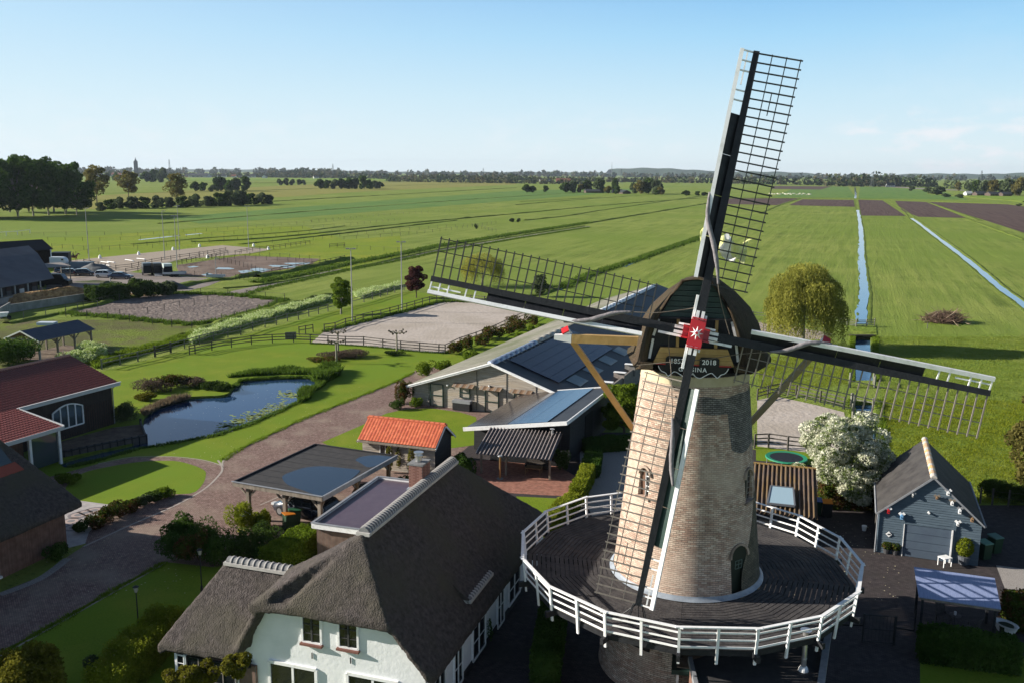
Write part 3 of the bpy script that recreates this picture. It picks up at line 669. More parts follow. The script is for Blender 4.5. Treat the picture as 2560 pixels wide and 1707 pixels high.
def tower_hit(px, py):
    d = ray(px, py); o = Vector((0, 0, CAM_H)); lo = None
    for i in range(4000):
        t = 25 + i * .006; p = o + d * t
        if math.hypot(p.x - A0.x, p.y - A0.y) < rad(p.z): return p
    return None
def frame_at(p):
    a = math.atan2(p.y - A0.y, p.x - A0.x); n = Vector((math.cos(a), math.sin(a), 0)); t = Vector((-n.y, n.x, 0)); return n, t
# openings cut out of the wall
cut = MB(); opens = []
def arch(w, h, k=8):
    pts = [(-w / 2, 0), (w / 2, 0)]
    for i in range(k + 1): a = PI * i / k; pts.append((w / 2 * math.cos(a), h - w / 2 + w / 2 * math.sin(a)))
    return pts
for (px, py, w, h, dz) in [(1851, 1484, .98, 2.1, .06), (1606, 1240, .62, 1.25, 0), (1874, 1250, .7, 1.35, 0)]:
    p = tower_hit(px, py); n, t = frame_at(p); r = rad(p.z); base = Vector((A0.x, A0.y, p.z)) + n * (r - .42)
    pts = [base + t * a + UP * b for a, b in arch(w, h)]
    cut.poly(pts, n * .9); opens.append((p, n, t, r, w, h))
holes = []
for (px, py) in [(1652, 922), (1784, 954), (1843, 948), (1696, 926), (1684, 968), (1690, 992)]:
    p = tower_hit(px, py)
    if p is None: continue
    n, t = frame_at(p); s = .17 if py < 960 else .1
    base = Vector((A0.x, A0.y, p.z)) + n * (rad(p.z) - .3)
    cut.poly([base + t * a * s / 2 + UP * b * s / 2 for a, b in ((-1, -1), (1, -1), (1, 1), (-1, 1))], n * .6)
cm = cut.mesh('cut', MBRICK, MW['windmill'].inverted()); bc = bmesh.new(); bc.from_mesh(cm); bmesh.ops.recalc_face_normals(bc, faces=bc.faces); bc.to_mesh(cm); bc.free()
co = bpy.data.objects.new('cut', cm); COL.objects.link(co)
bmm.to_mesh(me); bmm.free()
tw = obj('tower', me, mill)
md = tw.modifiers.new('b', 'BOOLEAN'); md.object = co; md.operation = 'DIFFERENCE'; md.solver = 'EXACT'
co.location = A0
bpy.context.view_layer.update()
me2 = bpy.data.meshes.new_from_object(tw.evaluated_get(bpy.context.evaluated_depsgraph_get()))
tw.modifiers.clear(); tw.data = me2; me2.name = 'tower'; bpy.data.objects.remove(co)
uvl = me2.uv_layers.new(name='UVMap')
for p in me2.polygons:
    n_ = p.normal; us = []
    for li in p.loop_indices:
        v = me2.vertices[me2.loops[li].vertex_index].co; us.append((math.atan2(v.y, v.x) * 3.0, v.z))
    mxu = max(u for u, _ in us)
    for li, (u, v) in zip(p.loop_indices, us):
        if mxu - u > 9: u += 6 * PI
        uvl.data[li].uv = (u, v)
    p.use_smooth = abs(n_.z) < .5
me2.materials.clear(); me2.materials.append(MBRICK)
try: me2.set_sharp_from_angle(angle=math.radians(40))
except Exception: pass
# dark netting / lichen coat on the lee side, following the wall
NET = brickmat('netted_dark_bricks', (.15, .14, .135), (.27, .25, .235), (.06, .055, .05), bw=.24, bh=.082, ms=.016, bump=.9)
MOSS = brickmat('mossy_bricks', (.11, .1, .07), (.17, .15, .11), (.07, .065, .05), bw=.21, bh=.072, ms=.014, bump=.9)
def wallpatch(name, a0, a1, fz0, fz1, m, off=.012):
    mb = MB(); nu, nv = 60, 40; uv = []
    for i in range(nu + 1):
        a = a0 + (a1 - a0) * i / nu; z0, z1 = fz0(i / nu), fz1(i / nu)
        for j in range(nv + 1):
            z = z0 + (z1 - z0) * j / nv; r = rad(z) + off; mb.v.append((A0.x + r * math.cos(a), A0.y + r * math.sin(a), z)); uv.append((a * 3, z))
    for i in range(nu):
        for j in range(nv): q = i * (nv + 1) + j; mb.f.append((q, q + nv + 1, q + nv + 2, q + 1))
    o = mb.build(name, m, mill); ul = o.data.uv_layers.new(name='UVMap')
    for l in o.data.loops: ul.data[l.index].uv = uv[l.vertex_index]
    return o
aR = math.atan2(-.17, .985)
wob = lambda t, s: .22 * math.sin(t * 9 + s) + .12 * math.sin(t * 23 + s * 2)
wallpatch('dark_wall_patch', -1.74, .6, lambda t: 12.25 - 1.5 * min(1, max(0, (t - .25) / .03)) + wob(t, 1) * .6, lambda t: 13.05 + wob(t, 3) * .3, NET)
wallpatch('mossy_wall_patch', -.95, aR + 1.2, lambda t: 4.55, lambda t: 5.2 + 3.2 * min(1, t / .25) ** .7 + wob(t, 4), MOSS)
wallpatch('top_band', 0, 2 * PI, lambda t: 13.45, lambda t: 13.84, mat('ochre_band', (.5, .42, .27), (.58, .5, .34), 2, .7), off=.03)
# door, windows: arch ring, leaf, bars
DOORM = mat('green_black_door', (.012, .02, .014), rough=.5)
BRN = mat('brown_shutter', (.1, .05, .03), (.14, .075, .05), 3, .7)
LEAD = mat('lead_flashing', (.22, .25, .29), (.33, .37, .42), 2, .45)
for i, (p, n, t, r, w, h) in enumerate(opens):
    c = Vector((A0.x, A0.y, p.z)); nm = 'door' if i == 0 else 'window'
    mb = MB(); pts = [c + n * (r - .26) + t * a + UP * b for a, b in arch(w - .02, h - .01)]; mb.poly(pts, n * .06)
    d = mb.build(nm, DOORM if i != 1 else BRN, mill)
    mb = MB(); ring = [(a, b) for a, b in arch(w + .1, h + .05, 12)][1:]
    for q in range(1, len(ring) - 1):
        s0, s1 = ring[q], ring[q + 1]
        rr = lambda zz: rad(p.z + zz) - (w * w / 8 / r)
        mb.beam(c + n * (rr(s0[1]) + .03) + t * s0[0] + UP * s0[1], c + n * (rr(s1[1]) + .03) + t * s1[0] + UP * s1[1], .1, .12, up=n)
    mb.build('arch_ring', MBRICK, mill)
    mb = MB()
    if i == 0:
        for a in (-.2, 0, .2): mb.beam(c + n * (r - .19) + t * a + UP * 1.1, c + n * (r - .19) + t * a + UP * 1.45, .025)
        for b in (1.1, 1.28, 1.45): mb.beam(c + n * (r - .19) + t * -.2 + UP * b, c + n * (r - .19) + t * .2 + UP * b, .025, up=n)
        mb.build('pane_bars', mat('grey_green_bars', (.1, .14, .12)), d)
    else:
        gl = MB().poly([c + n * (r - .2) + t * a + UP * b for a, b in [(.03, .05), (w / 2 - .04, .05), (w / 2 - .04, h - .35), (.03, h - .2)]], n * .02); gl.build('pane', glass('window_glass'), d)
        for b in np.linspace(.25, h - .35, 4): mb.beam(c + n * (r - .17) + t * .03 + UP * b, c + n * (r - .17) + t * (w / 2 - .04) + UP * b, .03, up=n)
        mb.beam(c + n * (r - .17) + t * .02, c + n * (r - .17) + t * .02 + UP * (h - .15), .05)
        mb.build('glazing_bars', WHITE if i == 1 else GREYW, d)
        MB().beam(c + n * (r - .1) + t * (-w / 2 - .1) + UP * -.06, c + n * (r - .1) + t * (w / 2 + .1) + UP * -.06, .3, .1, up=UP).build('sill', MBRICK, d)
mb = MB()
mb.grid(lambda u, v: (A0.x + (rad(4.6) + .02 + .16 * (1 - u) ** 2) * math.cos(v * 2 * PI), A0.y + (rad(4.6) + .02 + .16 * (1 - u) ** 2) * math.sin(v * 2 * PI), 4.53 + .18 * u), 3, 64)
mb.build('lead_skirt', LEAD, mill, smooth=True)

# gallery: joists, mitred planks, posts, rails
ZD = 4.5; RD = 7.3; A16 = math.radians(-79 - 1.0); stp = PI / 8
mb0 = MB()
for k in range(16):
    a = A16 + (k + .5) * stp
    pm = MB()
n_rows = 18; r0 = 3.45; dw = (RD - .02 - r0) * math.cos(stp / 2) / n_rows
deck = MB()
for k in range(16):
    a = A16 + k * stp; d = Vector((math.cos(a), math.sin(a), 0)); deck.beam(A0 + d * 3.0 + UP * (ZD - .2), A0 + d * (RD + .35) + UP * (ZD - .2), .14, .24)
    deck.beam(A0 + d * (RD - .6) + UP * (ZD - .3), A0 + d * 3.25 + UP * 1.9, .16, .16)
    p = A0 + d * (RD - .1); q = A0 + Vector((math.cos(a + stp), math.sin(a + stp), 0)) * (RD - .1); deck.beam(p + UP * (ZD - .16), q + UP * (ZD - .16), .1, .2)
dk = deck.build('gallery_frame', BLACK, mill)
for j in range(n_rows):
    ap0 = (r0 * math.cos(stp / 2)) + j * dw; ap1 = ap0 + dw - .036; tn = math.tan(stp / 2)
    l0, l1 = ap0 * tn - .006, ap1 * tn - .006
    pm = MB().poly([(ap0, -l0, 0), (ap1, -l1, 0), (ap1, l1, 0), (ap0, l0, 0)], (0, 0, .045)); me = pm.mesh('plank', DECKM)
    for k in range(16):
        obj('plank', me, dk, loc=(0, 0, ZD - .045 + .006 * random.random()), rot=(0, 0, A16 + (k + .5) * stp))
post_m = MB().beam((0, 0, -.55), (.16, 0, 1.02), .075, .1, up=(0, 1, 0)).mesh('railing_post', WHITE)
for k in range(32):
    a = A16 + k * stp / 2; rr = RD * (1 if k % 2 == 0 else math.cos(stp / 2)) + .02
    obj('railing_post', post_m, mill, loc=(rr * math.cos(a), rr * math.sin(a), ZD), rot=(0, 0, a))
for zz, rr, w, h, ov in ((1.0, .2, .14, .04, .3), (.74, .1, .03, .065, 0), (.44, .07, .03, .065, 0), (.12, .03, .03, .08, 0)):
    L = 2 * (RD + rr) * math.tan(stp / 2) * math.cos(stp / 2); ap = (RD + rr) * math.cos(stp / 2)
    me = MB().box((0, 0, 0), (w, L + ov, h)).mesh('railing_rail', WHITE)
    for k in range(16):
        a = A16 + (k + .5) * stp; obj('railing_rail', me, mill, loc=(ap * math.cos(a), ap * math.sin(a), ZD + zz + (.012 * (k % 2) if ov else 0)), rot=(0, 0, a))
# cap --------------------------------------------------------------
def cp(s, f, z): return AC + SD * s + FW * f + UP * z
def sect(f):
    """outer thatch section: list of (s,z)"""
    t = (2.75 - f) / 6.6
    w = 2.12 + .76 * math.sin(min(1, t / .55) * PI / 2) if t < .55 else 2.88 * (1 - ((t - .55) / .45) ** 2.2 * .7)
    zt = 18.0 - .25 * t - 2.3 * max(0, t - .35) ** 1.7
    zb = 14.25 + .15 * t; off = .3 * min(1, t / .3)
    pr = [(1.08, -.02), (1.0, .03), (.95, .2), (.87, .4), (.73, .6), (.5, .79), (.24, .94), (0, 1)]
    L = [(-w * a, zb + (zt - zb) * b) for a, b in pr]; L = L + [(-a, b) for a, b in L[::-1][1:]]; return [(a + off, b) for a, b in L]
mb = MB(); fs_ = [2.75, 2.0, 1.2, .4, -.4, -1.2, -2, -2.7, -3.2, -3.6, -3.85]; secs = [sect(f) for f in fs_]; k = len(secs[0])
for f, s in zip(fs_, secs): mb.v += [tuple(cp(a, f, b)) for a, b in s]
for i in range(len(fs_) - 1):
    for j in range(k - 1): q = i * k + j; mb.f.append((q, q + 1, q + k + 1, q + k))
g0 = [(-1.78, 14.5), (-1.68, 15.4), (-1.42, 16.3), (-1.05, 17.0), (-.55, 17.6), (.55, 17.6), (1.05, 17.0), (1.42, 16.3), (1.68, 15.4), (1.78, 14.5)]
b0 = len(mb.v); inn = [(-2.3 * .80, 14.27), (-1.84, 14.5), (-1.8, 15.1), (-1.62, 15.85), (-1.36, 16.55), (-.98, 17.25), (-.6, 17.85), (0, 17.9)]
inn = inn + [(-a, b) for a, b in inn[::-1][1:]]
mb.v += [tuple(cp(a, 2.82, b)) for a, b in inn]; mb.v += [tuple(cp(a, 2.35, b)) for a, b in inn]
for j in range(k - 1): mb.f.append((j + 1, j, b0 + j, b0 + j + 1)); mb.f.append((b0 + j + 1, b0 + j, b0 + k + j, b0 + k + j + 1))
mb.quad(*[mb.v[(len(fs_) - 1) * k + j] for j in range(k)])
mb.quad(*[mb.v[i * k] for i in range(len(fs_))] + [mb.v[i * k + k - 1] for i in range(len(fs_))][::-1])
capo = mb.build('cap_thatch', THATCHM, mill, smooth=True)
MB().poly([cp(a, 2.3, b) for a, b in [(-1.86, 14.3)] + inn[1:-1] + [(1.86, 14.3)]], FW * .1).build('gable_back', BLACK, mill)
zz = np.linspace(16.33, 17.86, 8); wid = lambda z: np.interp(z, [14.5, 15.4, 16.3, 17.86], [1.8, 1.68, 1.42, .56])
for i in range(7):
    a, b = zz[i], zz[i + 1] - .025
    MB().poly([cp(-wid(a), 2.42, a), cp(wid(a), 2.42, a), cp(wid(b), 2.42, b), cp(-wid(b), 2.42, b)], FW * .07 + UP * .0).build('gable_board', DGREEN, mill)
MB().beam(cp(-1.45, 2.58, 16.3), cp(1.45, 2.58, 16.3), .12, .07).build('gable_sill', BLACK, mill)
for s in (-.66, .86): MB().beam(cp(s, 2.5, 15.1), cp(s, 2.5, 16.3), .14, .12, up=SD).build('cap_post', WOODT, mill)
for sg in (-1, 1):
    for (a, b) in (((1.44, 16.22), (1.63, 15.55)), ((1.64, 15.42), (1.76, 14.62))):
        MB().beam(cp(sg * a[0], 2.55, a[1]), cp(sg * b[0], 2.55, b[1]), .1, .05, up=FW).build('white_edge_strip', WHITE, mill)
for sg in (-1, 1): MB().beam(cp(sg * 1.86, 2.72, 14.25), cp(sg * 1.86, 2.72, 14.52), .5, .4, up=FW).build('thatch_foot', THATCHM, mill)
# breast beam + name board
zb1, zb2 = 14.42, 15.12
for i in range(3):
    a = zb1 + (zb2 - zb1) * i / 3; b = zb1 + (zb2 - zb1) * (i + 1) / 3 - .01
    wa = lambda z: 1.62 - (z - zb1) * .42
    MB().poly([cp(-wa(a), 2.5, a), cp(wa(a), 2.5, a), cp(wa(b), 2.5, b), cp(-wa(b), 2.5, b)], FW * .16).build('breast_beam_plank', WOODT, mill)
MB().beam(cp(-1.5, 2.69, 14.44), cp(1.5, 2.69, 14.44), .03, .12, up=FW).build('red_moulding', RED, mill)
half0 = [(0, 14.12), (.12, 13.98), (.3, 13.93), (.5, 14.05), (.72, 14.16), (.86, 14.06), (.98, 13.97), (1.1, 14.1), (1.25, 14.16), (1.36, 14.3), (1.38, 14.38)]
half = smooth_loop(half0, 4, False)
outl = [(-a, b) for a, b in half[::-1]] + half[1:]
board = outl + [(1.02, 14.4), (1.02, 14.72), (.9, 14.78), (.3, 14.78), (.24, 14.7), (.24, 14.4), (-.3, 14.4), (-.3, 14.7), (-.42, 14.78), (-1.02, 14.78), (-1.1, 14.7), (-1.1, 14.4)]
nb_ = MB().poly([cp(a, 2.72, b) for a, b in board], FW * .05).build('name_board', mat('board_black', (.008, .008, .01), rough=.4), mill)
mb = MB()
for (a, b), (c, d) in zip(outl, outl[1:]): mb.beam(cp(a, 2.79, b), cp(c, 2.79, d), .03, .03)
mb.build('board_edge', WHITE, nb_)
def text(s, size, loc3, parent, m, name='lettering', right=SD, up=UP, out=FW, ex=.008, sp=1.05):
    cu = bpy.data.curves.new('t', 'FONT'); cu.body = s; cu.size = size; cu.align_x = 'CENTER'; cu.align_y = 'CENTER'; cu.extrude = ex; cu.offset = size * .02; cu.space_character = sp
    o = bpy.data.objects.new('t', cu); COL.objects.link(o); bpy.context.view_layer.update()
    me = bpy.data.meshes.new_from_object(o.evaluated_get(bpy.context.evaluated_depsgraph_get())); bpy.data.objects.remove(o)
    M = Matrix((right, up, out)).transposed().to_4x4(); M.translation = loc3
    me.transform(MW.get(parent.name, Matrix()).inverted() @ M); me.materials.clear(); me.materials.append(m); me.name = name
    return obj(name, me, parent)
text('1853', .27, cp(-.64, 2.785, 14.58), nb_, WHITE); text('2018', .27, cp(.62, 2.785, 14.58), nb_, WHITE)
text('GEESINA', .25, cp(-.02, 2.785, 14.26), nb_, WHITE, sp=1.2)
# sprit, braces, tail pole
sp_ = MB().beam(cp(-5.15, .5, 14.93), cp(5.2, .5, 14.93), .3, .36).build('sprit_beam', WOODT, mill)
for sg in (-1, 1):
    MB().beam(cp(sg * 5.17, .5, 14.93), cp(sg * 5.92, .5, 14.97), .302, .362, w2=.29, h2=.2).build('sprit_end', WHITE, sp_)
    top = cp(sg * 5.75, .62, 15.75); foot = cp(0, -6.2, 5.6); d = (foot - top).normalized()
    top = cp(sg * 5.05, -.02, 14.55) - (foot - cp(sg * 5.05, -.02, 14.55)).normalized() * 1.0; d = (foot - top).normalized()
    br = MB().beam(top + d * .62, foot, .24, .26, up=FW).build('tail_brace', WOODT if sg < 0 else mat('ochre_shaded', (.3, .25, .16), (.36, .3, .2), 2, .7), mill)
    MB().beam(top + d * .06, top + d * .62, .3, .32, up=FW).build('brace_head', WHITE, br)
    MB().beam(top, top + d * .06, .33, .35, up=FW).build('brace_cap', RED, br)
MB().beam(cp(0, -3.2, 14.4), cp(0, -6.6, 4.9), .36, .36, up=SD).build('tail_pole', WOODT, mill)
MB().beam(cp(0, 2.3, 15.5), cp(0, 3.6, 15.8), .5, .5).build('windshaft', BLACK, mill)

# sails -------------------------------------------------------------
HUB = Vector((7.13, 34.586, 15.964)); EA = Vector((.9677, -.1908, -.1647)); EN = Vector((.1652, .9736, -.1573)); EB = Vector((.1903, .125, .9737))
for q, (d, t, back, inner) in enumerate([(EB, EA, 0, 1.95), (EA, -EB, .5, 1.9), (-EB, -EA, 0, 1.95), (-EA, EB, .5, 1.9)]):
    hub = HUB + EN * (back + .28)
    LN = (11.0, 11.08, 11.0, 10.98)[q]
    tw_ = lambda u: math.radians(3 + 20 * max(0, 1 - (u - 1.9) / 9) ** 1.6)
    def S(u, v, w=0):
        a = tw_(u); tt = t * math.cos(a) + EN * math.sin(a); nn = EN * math.cos(a) - t * math.sin(a)
        return hub + d * u + tt * v + nn * w
    sail = MB().beam(hub, hub + d * LN, .34, .32, up=EN, w2=.23, h2=.16).build('sail', BLACK, mill)
    lath = DLATH if q in (0, 3) else GREYW
    us = np.linspace(inner, LN - .06, 27)
    for i, u in enumerate(us):
        L0 = -.12 if i < 22 else -.12
        MB().beam(S(u, -.1, .02), S(u, 1.78, .02), .06, .048, up=d).build('cross_bar', lath, sail)
    for v in (.62, 1.17, 1.7):
        mb = MB(); uu = np.linspace(us[0] - (.05 if v > 1 else -.3), LN, 12)
        for a, b in zip(uu, uu[1:]): mb.beam(S(a, v, .07), S(b, v, .07), .045, .035, up=t)
        mb.build('lattice_rail', lath, sail)
    mb = MB(); mb.beam(S(LN - 2.3, .9, .07), S(LN - 1.4, .9, .07), .045, .035, up=t); mb.build('lattice_rail', lath, sail)
    # white leading edge board, dark wind boards, open ladder at the tip
    mb = MB(); uu = np.linspace(inner + .15, LN, 10)
    for a, b in zip(uu, uu[1:]): mb.beam(S(a, -.56 - .04 * (1 - (a - 2) / 9), -.12), S(b, -.56 - .04 * (1 - (b - 2) / 9), -.12), .05, .17, up=EN)
    mb2 = MB()
    for a, b in zip(uu, uu[1:]):
        mb2.beam(S(a, -.56, -.12), S(b, -.56, -.12), .16 if q else .15, .12 if q else .03, up=(EN * .93 - t * .36) if q else EN)
    mb2.build('leading_board', WHITE, sail)
    ue = LN - 2.45
    for kk in range(4):
        a = inner + .2 + (ue - inner - .2) * kk / 4; b = inner + .2 + (ue - inner - .2) * (kk + 1) / 4 - .015
        mb = MB(); mb.poly([S(a, -.5, -.11), S(b, -.5, -.11), S(b, -.12, .05), S(a, -.12, .05)], EN * .03); mb.build('wind_board', DGREEN if q == 2 else BLACK, sail)
    for i in (1, 2, 3, 5, 6):
        u = LN - .02 - (i - 1) * .38; MB().beam(S(u - .03, -.1, 0), S(u - .03, -.52, -.1), .07, .05, up=d).build('rung', WHITE, sail)
    MB().beam(S(LN - .1, -.33, -.05), S(LN - 1.35, -.33, -.05), .06, .03, up=EN).build('tip_strip', WHITE, sail)
    # rolled sailcloth and its rope
    if q == 0: pts = [(5.4, -.62, -.2), (4.4, -.5, -.3), (3.4, -.05, -.35), (2.6, .25, -.3), (2.0, .42, -.2)]; rp = [(2.6, .25, -.3), (1.9, .45, -.2), (1.2, .75, .1), (.2, 1.3, .6)]
    elif q == 1: pts = [(5.1, -.62, -.2), (4.3, -.5, -.3), (3.5, -.05, -.3), (2.9, .15, -.2)]; rp = [(2.9, .15, -.3), (1.9, .45, .2), (.6, .95, .3), (-.6, 1.3, .3), (-2.0, 1.75, .4)]
    elif q == 2: pts = [(6.0, -.35, -.3), (5.2, -.12, -.3), (4.2, .05, -.3), (3.4, .22, -.2)]; rp = [(3.4, .22, -.2), (2.6, .4, .3), (1.6, .65, .6), (.6, .95, 1.0), (-.2, 1.0, 1.2)]
    else: pts = [(5.2, -.62, -.2), (4.2, -.35, -.35), (3.3, .1, -.4), (2.6, .3, -.4)]; rp = [(2.6, .3, -.4), (1.7, .45, -.5), (.9, .7, -.5), (0.1, 1.0, -.35)]
    SP = lambda p: hub + d * p[0] + t * p[1] + EN * p[2]
    cl = [SP(p) for p in smooth_loop(pts, 5, False)]
    MB().tube(cl, [.05 + .05 * math.sin(PI * min(1, i / (len(cl) - 1) * 1.1)) * (1 + .2 * math.sin(i * 2.1)) for i in range(len(cl))], 7).build('rolled_sailcloth', CLOTH, sail, smooth=True)
    MB().tube([SP(p) for p in smooth_loop(rp, 4, False)], .017, 5).build('rope', ROPE, sail)
    # white clamps at the poll end
    for sg in (-1, 1): MB().beam(hub + d * .52 + t * sg * .1 - EN * .2, hub + d * .86 + t * sg * .1 - EN * .2, .12, .1, up=EN).build('clamp_wedge', WHITE, sail)
    sd_ = 1 if q in (1, 2) else -1
    MB().beam(hub + d * .5 + t * .24 * sd_ - EN * .02, hub + d * 1.45 + t * .24 * sd_ - EN * .02, .1, .28, up=EN).build('clamp_wedge', WHITE, sail)
    MB().beam(hub + d * .5 - t * .24 * sd_ - EN * .02, hub + d * .72 - t * .24 * sd_ - EN * .02, .08, .22, up=EN).build('clamp_wedge', WHITE, sail)
# poll end: red iron box, star
pe = MB().beam(HUB - EB * .52, HUB + EB * .52, .56, .4, up=EN); pe.v = [tuple(Vector(v) + EN * .22) for v in pe.v]
pe = pe.build('poll_end', RED, mill)
MB().beam(HUB - EA * .52 + EN * .78, HUB + EA * .52 + EN * .78, .5, .4, up=EN).build('poll_end', RED, mill)
for sg in (-1, 1):
    MB().beam(HUB - EA * .27 + EB * sg * .56 + EN * .15, HUB + EA * .27 + EB * sg * .56 + EN * .15, .05, .5, up=EN).build('flange', RED, pe)
    for s2 in (-1, 1): MB().beam(HUB + EA * sg * .3 + EB * s2 * .26 + EN * .5, HUB + EA * sg * .56 + EB * s2 * .26 + EN * .5, .05, .5, up=EN).build('flange', RED if s2 < 0 else WHITE, pe)
mb = MB(); c = HUB - EN * .02; vs = [c - EN * .1]
for i in range(16):
    a = PI * i / 8; r = (.27 if i % 2 == 0 else .1); vs.append(c + (EA * math.sin(a) + EB * math.cos(a)) * r)
mb.add(vs, [(0, 1 + i, 1 + (i + 1) % 16) for i in range(16)]); mb.build('star', mat('star_white', (.85, .85, .85), rough=.4), pe)
MB().tube([HUB - EN * .17, HUB - EN * .0], [.055, .06], 14).build('star_boss', RED, pe)
# chains hanging on the gallery below the lower sail
tip = HUB - EB * 10.9 + EN * .3
mb = MB()
for i in range(6):
    a = tip + Vector((random.uniform(-.5, .5), random.uniform(-.3, .3), 0)); mb.tube([tip + UP * .1, (tip + a) / 2 + UP * -.1, Vector((a.x, a.y, ZD + .03))], .02, 5)
mb.tube([tip, Vector((tip.x - .7, tip.y + .3, ZD + .05)), Vector((tip.x - 1.5, tip.y + .4, ZD + .04))], .03, 5)
mb.build('chain', BLACK, mill)
# flag flying behind the cap
fl = thing('flag', 'crumpled pale yellow and white flag blowing behind the lattice of the upper sail', 'flag', cp(.1, -3.2, 16.4))
MB().tube([PD(1772, 730, 41.9), PD(1790, 573, 41.9)], [.035, .025], 6).build('flagpole', GREYW, fl)
tl = PD(1783, 578, 41.7); br_ = PD(1868, 652, 41.7)
def fpt(u, v, off=0):
    x = tl.x - .5 + (br_.x - tl.x + .5) * u; z = tl.z - (tl.z - br_.z) * v - .5 * u * (1 - v) * .9
    return Vector((x, 41.7 + .4 * math.sin(u * 11 + v * 4) + .22 * math.sin(v * 9 + u * 5) + off, z + .16 * math.sin(u * 14 + v * 3) + .1 * math.sin(v * 12 + u * 6)))
FY = leafmat('flag_yellow', (.7, .72, .25), (.85, .86, .5), 2, .3); FWh = leafmat('flag_white', (.7, .7, .72), (.85, .85, .85), 2, .3)
MB().grid(lambda u, v: fpt(u * .45, v), 14, 14).build('flag_field', FY, fl); MB().grid(lambda u, v: fpt(.45 + u * .22, v * .95), 8, 14).build('flag_field', FWh, fl); MB().grid(lambda u, v: fpt(.67 + u * .33, v), 12, 14).build('flag_field', FY, fl)
# ================================================================== BUILDINGS
class Frame:
    def __init__(s, o, d):
        s.o = Vector((o[0], o[1], 0)); s.y = Vector((d[0], d[1], 0)).normalized(); s.x = Vector((s.y.y, -s.y.x, 0)); s.rz = math.atan2(s.y.y, s.y.x) - PI / 2
    def vy(s, px, py, yl):
        d = ray(px, py); t = (yl + s.o.dot(s.y)) / d.dot(s.y); p = Vector((0, 0, CAM_H)) + d * t; q = p - s.o; return q.dot(s.x), p.z
    def vx(s, px, py, xl):
        d = ray(px, py); t = (xl + s.o.dot(s.x)) / d.dot(s.x); p = Vector((0, 0, CAM_H)) + d * t; q = p - s.o; return q.dot(s.y), p.z
    def L(s, px, py, z=0):
        q = P(px, py, z) - s.o; return q.dot(s.x), q.dot(s.y)
    def thing(s, *a, **k): return thing(*a, loc=s.o, rz=s.rz, **k)
def F2(a, b, z): A = P(*a, z); B = P(*b, z); return Frame(A, B - A)
X3, Y3 = Vector((1, 0, 0)), Vector((0, 1, 0))
THATCH = mat('reed_thatch', (.042, .035, .033), (.1, .084, .08), 5, .95, bump=1, bscale=16, bdist=.1, c3=(.075, .068, .05), s3=.4, stretch=(1, 1, 1))
RIDGET = mat('ridge_tile_grey', (.14, .14, .145), (.26, .26, .26), 3, .7, bump=.2)
MORTAR = mat('ridge_mortar', (.4, .38, .36), (.5, .48, .46), 5, .9)
WWALL = mat('white_plaster', (.72, .74, .75), (.8, .81, .82), 1.2, .85, bump=.35, bscale=5, bdist=.04)
BWALL = brickmat('dark_house_bricks', (.16, .07, .05), (.22, .11, .08), (.14, .12, .1), uv=False, bw=.21, bh=.065)
SILLB = mat('brick_sill', (.16, .07, .055), (.22, .1, .08), 8, .8)
GLASS = glass('dark_glass'); GLASSB = mat('sky_glass', (.05, .07, .08), rough=.05, spec=1)
BITU = mat('bitumen_roof', (.035, .034, .036), (.055, .052, .052), 2.5, .85, bump=.15, spec=.3)
ZINC = mat('zinc_trim', (.2, .21, .23), (.28, .29, .31), 3, .5)
OAK = mat('weathered_oak', (.17, .14, .11), (.28, .24, .2), 3, .85, stretch=(1, 1, .3), bump=.3)
OAKW = mat('oak_brown', (.2, .12, .06), (.28, .17, .09), 3, .8)
GPLANK = mat('grey_weathered_boards', (.25, .22, .19), (.45, .405, .355), 1.3, .85, stretch=(.6, 1, 5), bump=.4, bscale=10, c3=(.37, .31, .24), s3=.6)
DPLANK = mat('black_tarred_boards', (.016, .017, .02), (.03, .032, .036), 2, .7, stretch=(.5, 1, 5), bump=.4)
def beams(mb, lst, w, h=None):
    for a, b in lst: mb.beam(a, b, w, h or w)
    return mb
def window(root, o, t, n, w, h, nx=2, ny=3, fm=None, gm=None, ft=.07, name='window', sill=None, label=None, depth=.02, bars=None):
    """o: lower-left corner on the wall, t: along the wall, n: outward normal (root-local)"""
    o = Vector(o); fm = fm or WHITE; U3 = Vector((0, 0, 1))
    p = MB().poly([o + n * depth, o + t * w + n * depth, o + t * w + U3 * h + n * depth, o + U3 * h + n * depth], n * .012).build(name, gm or GLASS, root, world=False, label=label)
    f = MB()
    a = o + n * (depth + .02)
    for s0, s1 in (((0, 0), (w, 0)), ((w, 0), (w, h)), ((w, h), (0, h)), ((0, h), (0, 0))): f.beam(a + t * s0[0] + U3 * s0[1], a + t * s1[0] + U3 * s1[1], ft, ft * .9, up=n)
    f.build('window_frame', fm, p, world=False)
    b = MB()
    for i in range(1, nx): b.beam(a + t * w * i / nx + n * .004, a + t * w * i / nx + U3 * h + n * .004, ft * .6 if nx > 2 else ft * .8, .04, up=n)
    for j in range(1, ny): b.beam(a + U3 * h * j / ny, a + t * w + U3 * h * j / ny, .03, .03, up=n)
    if b.v: b.build('glazing_bars', bars or fm, p, world=False)
    if sill: MB().beam(o - t * .07 - U3 * .07 + n * .09, o + t * (w + .07) - U3 * .07 + n * .09, .2, .09, up=U3).build('sill', sill, p, world=False)
    return p
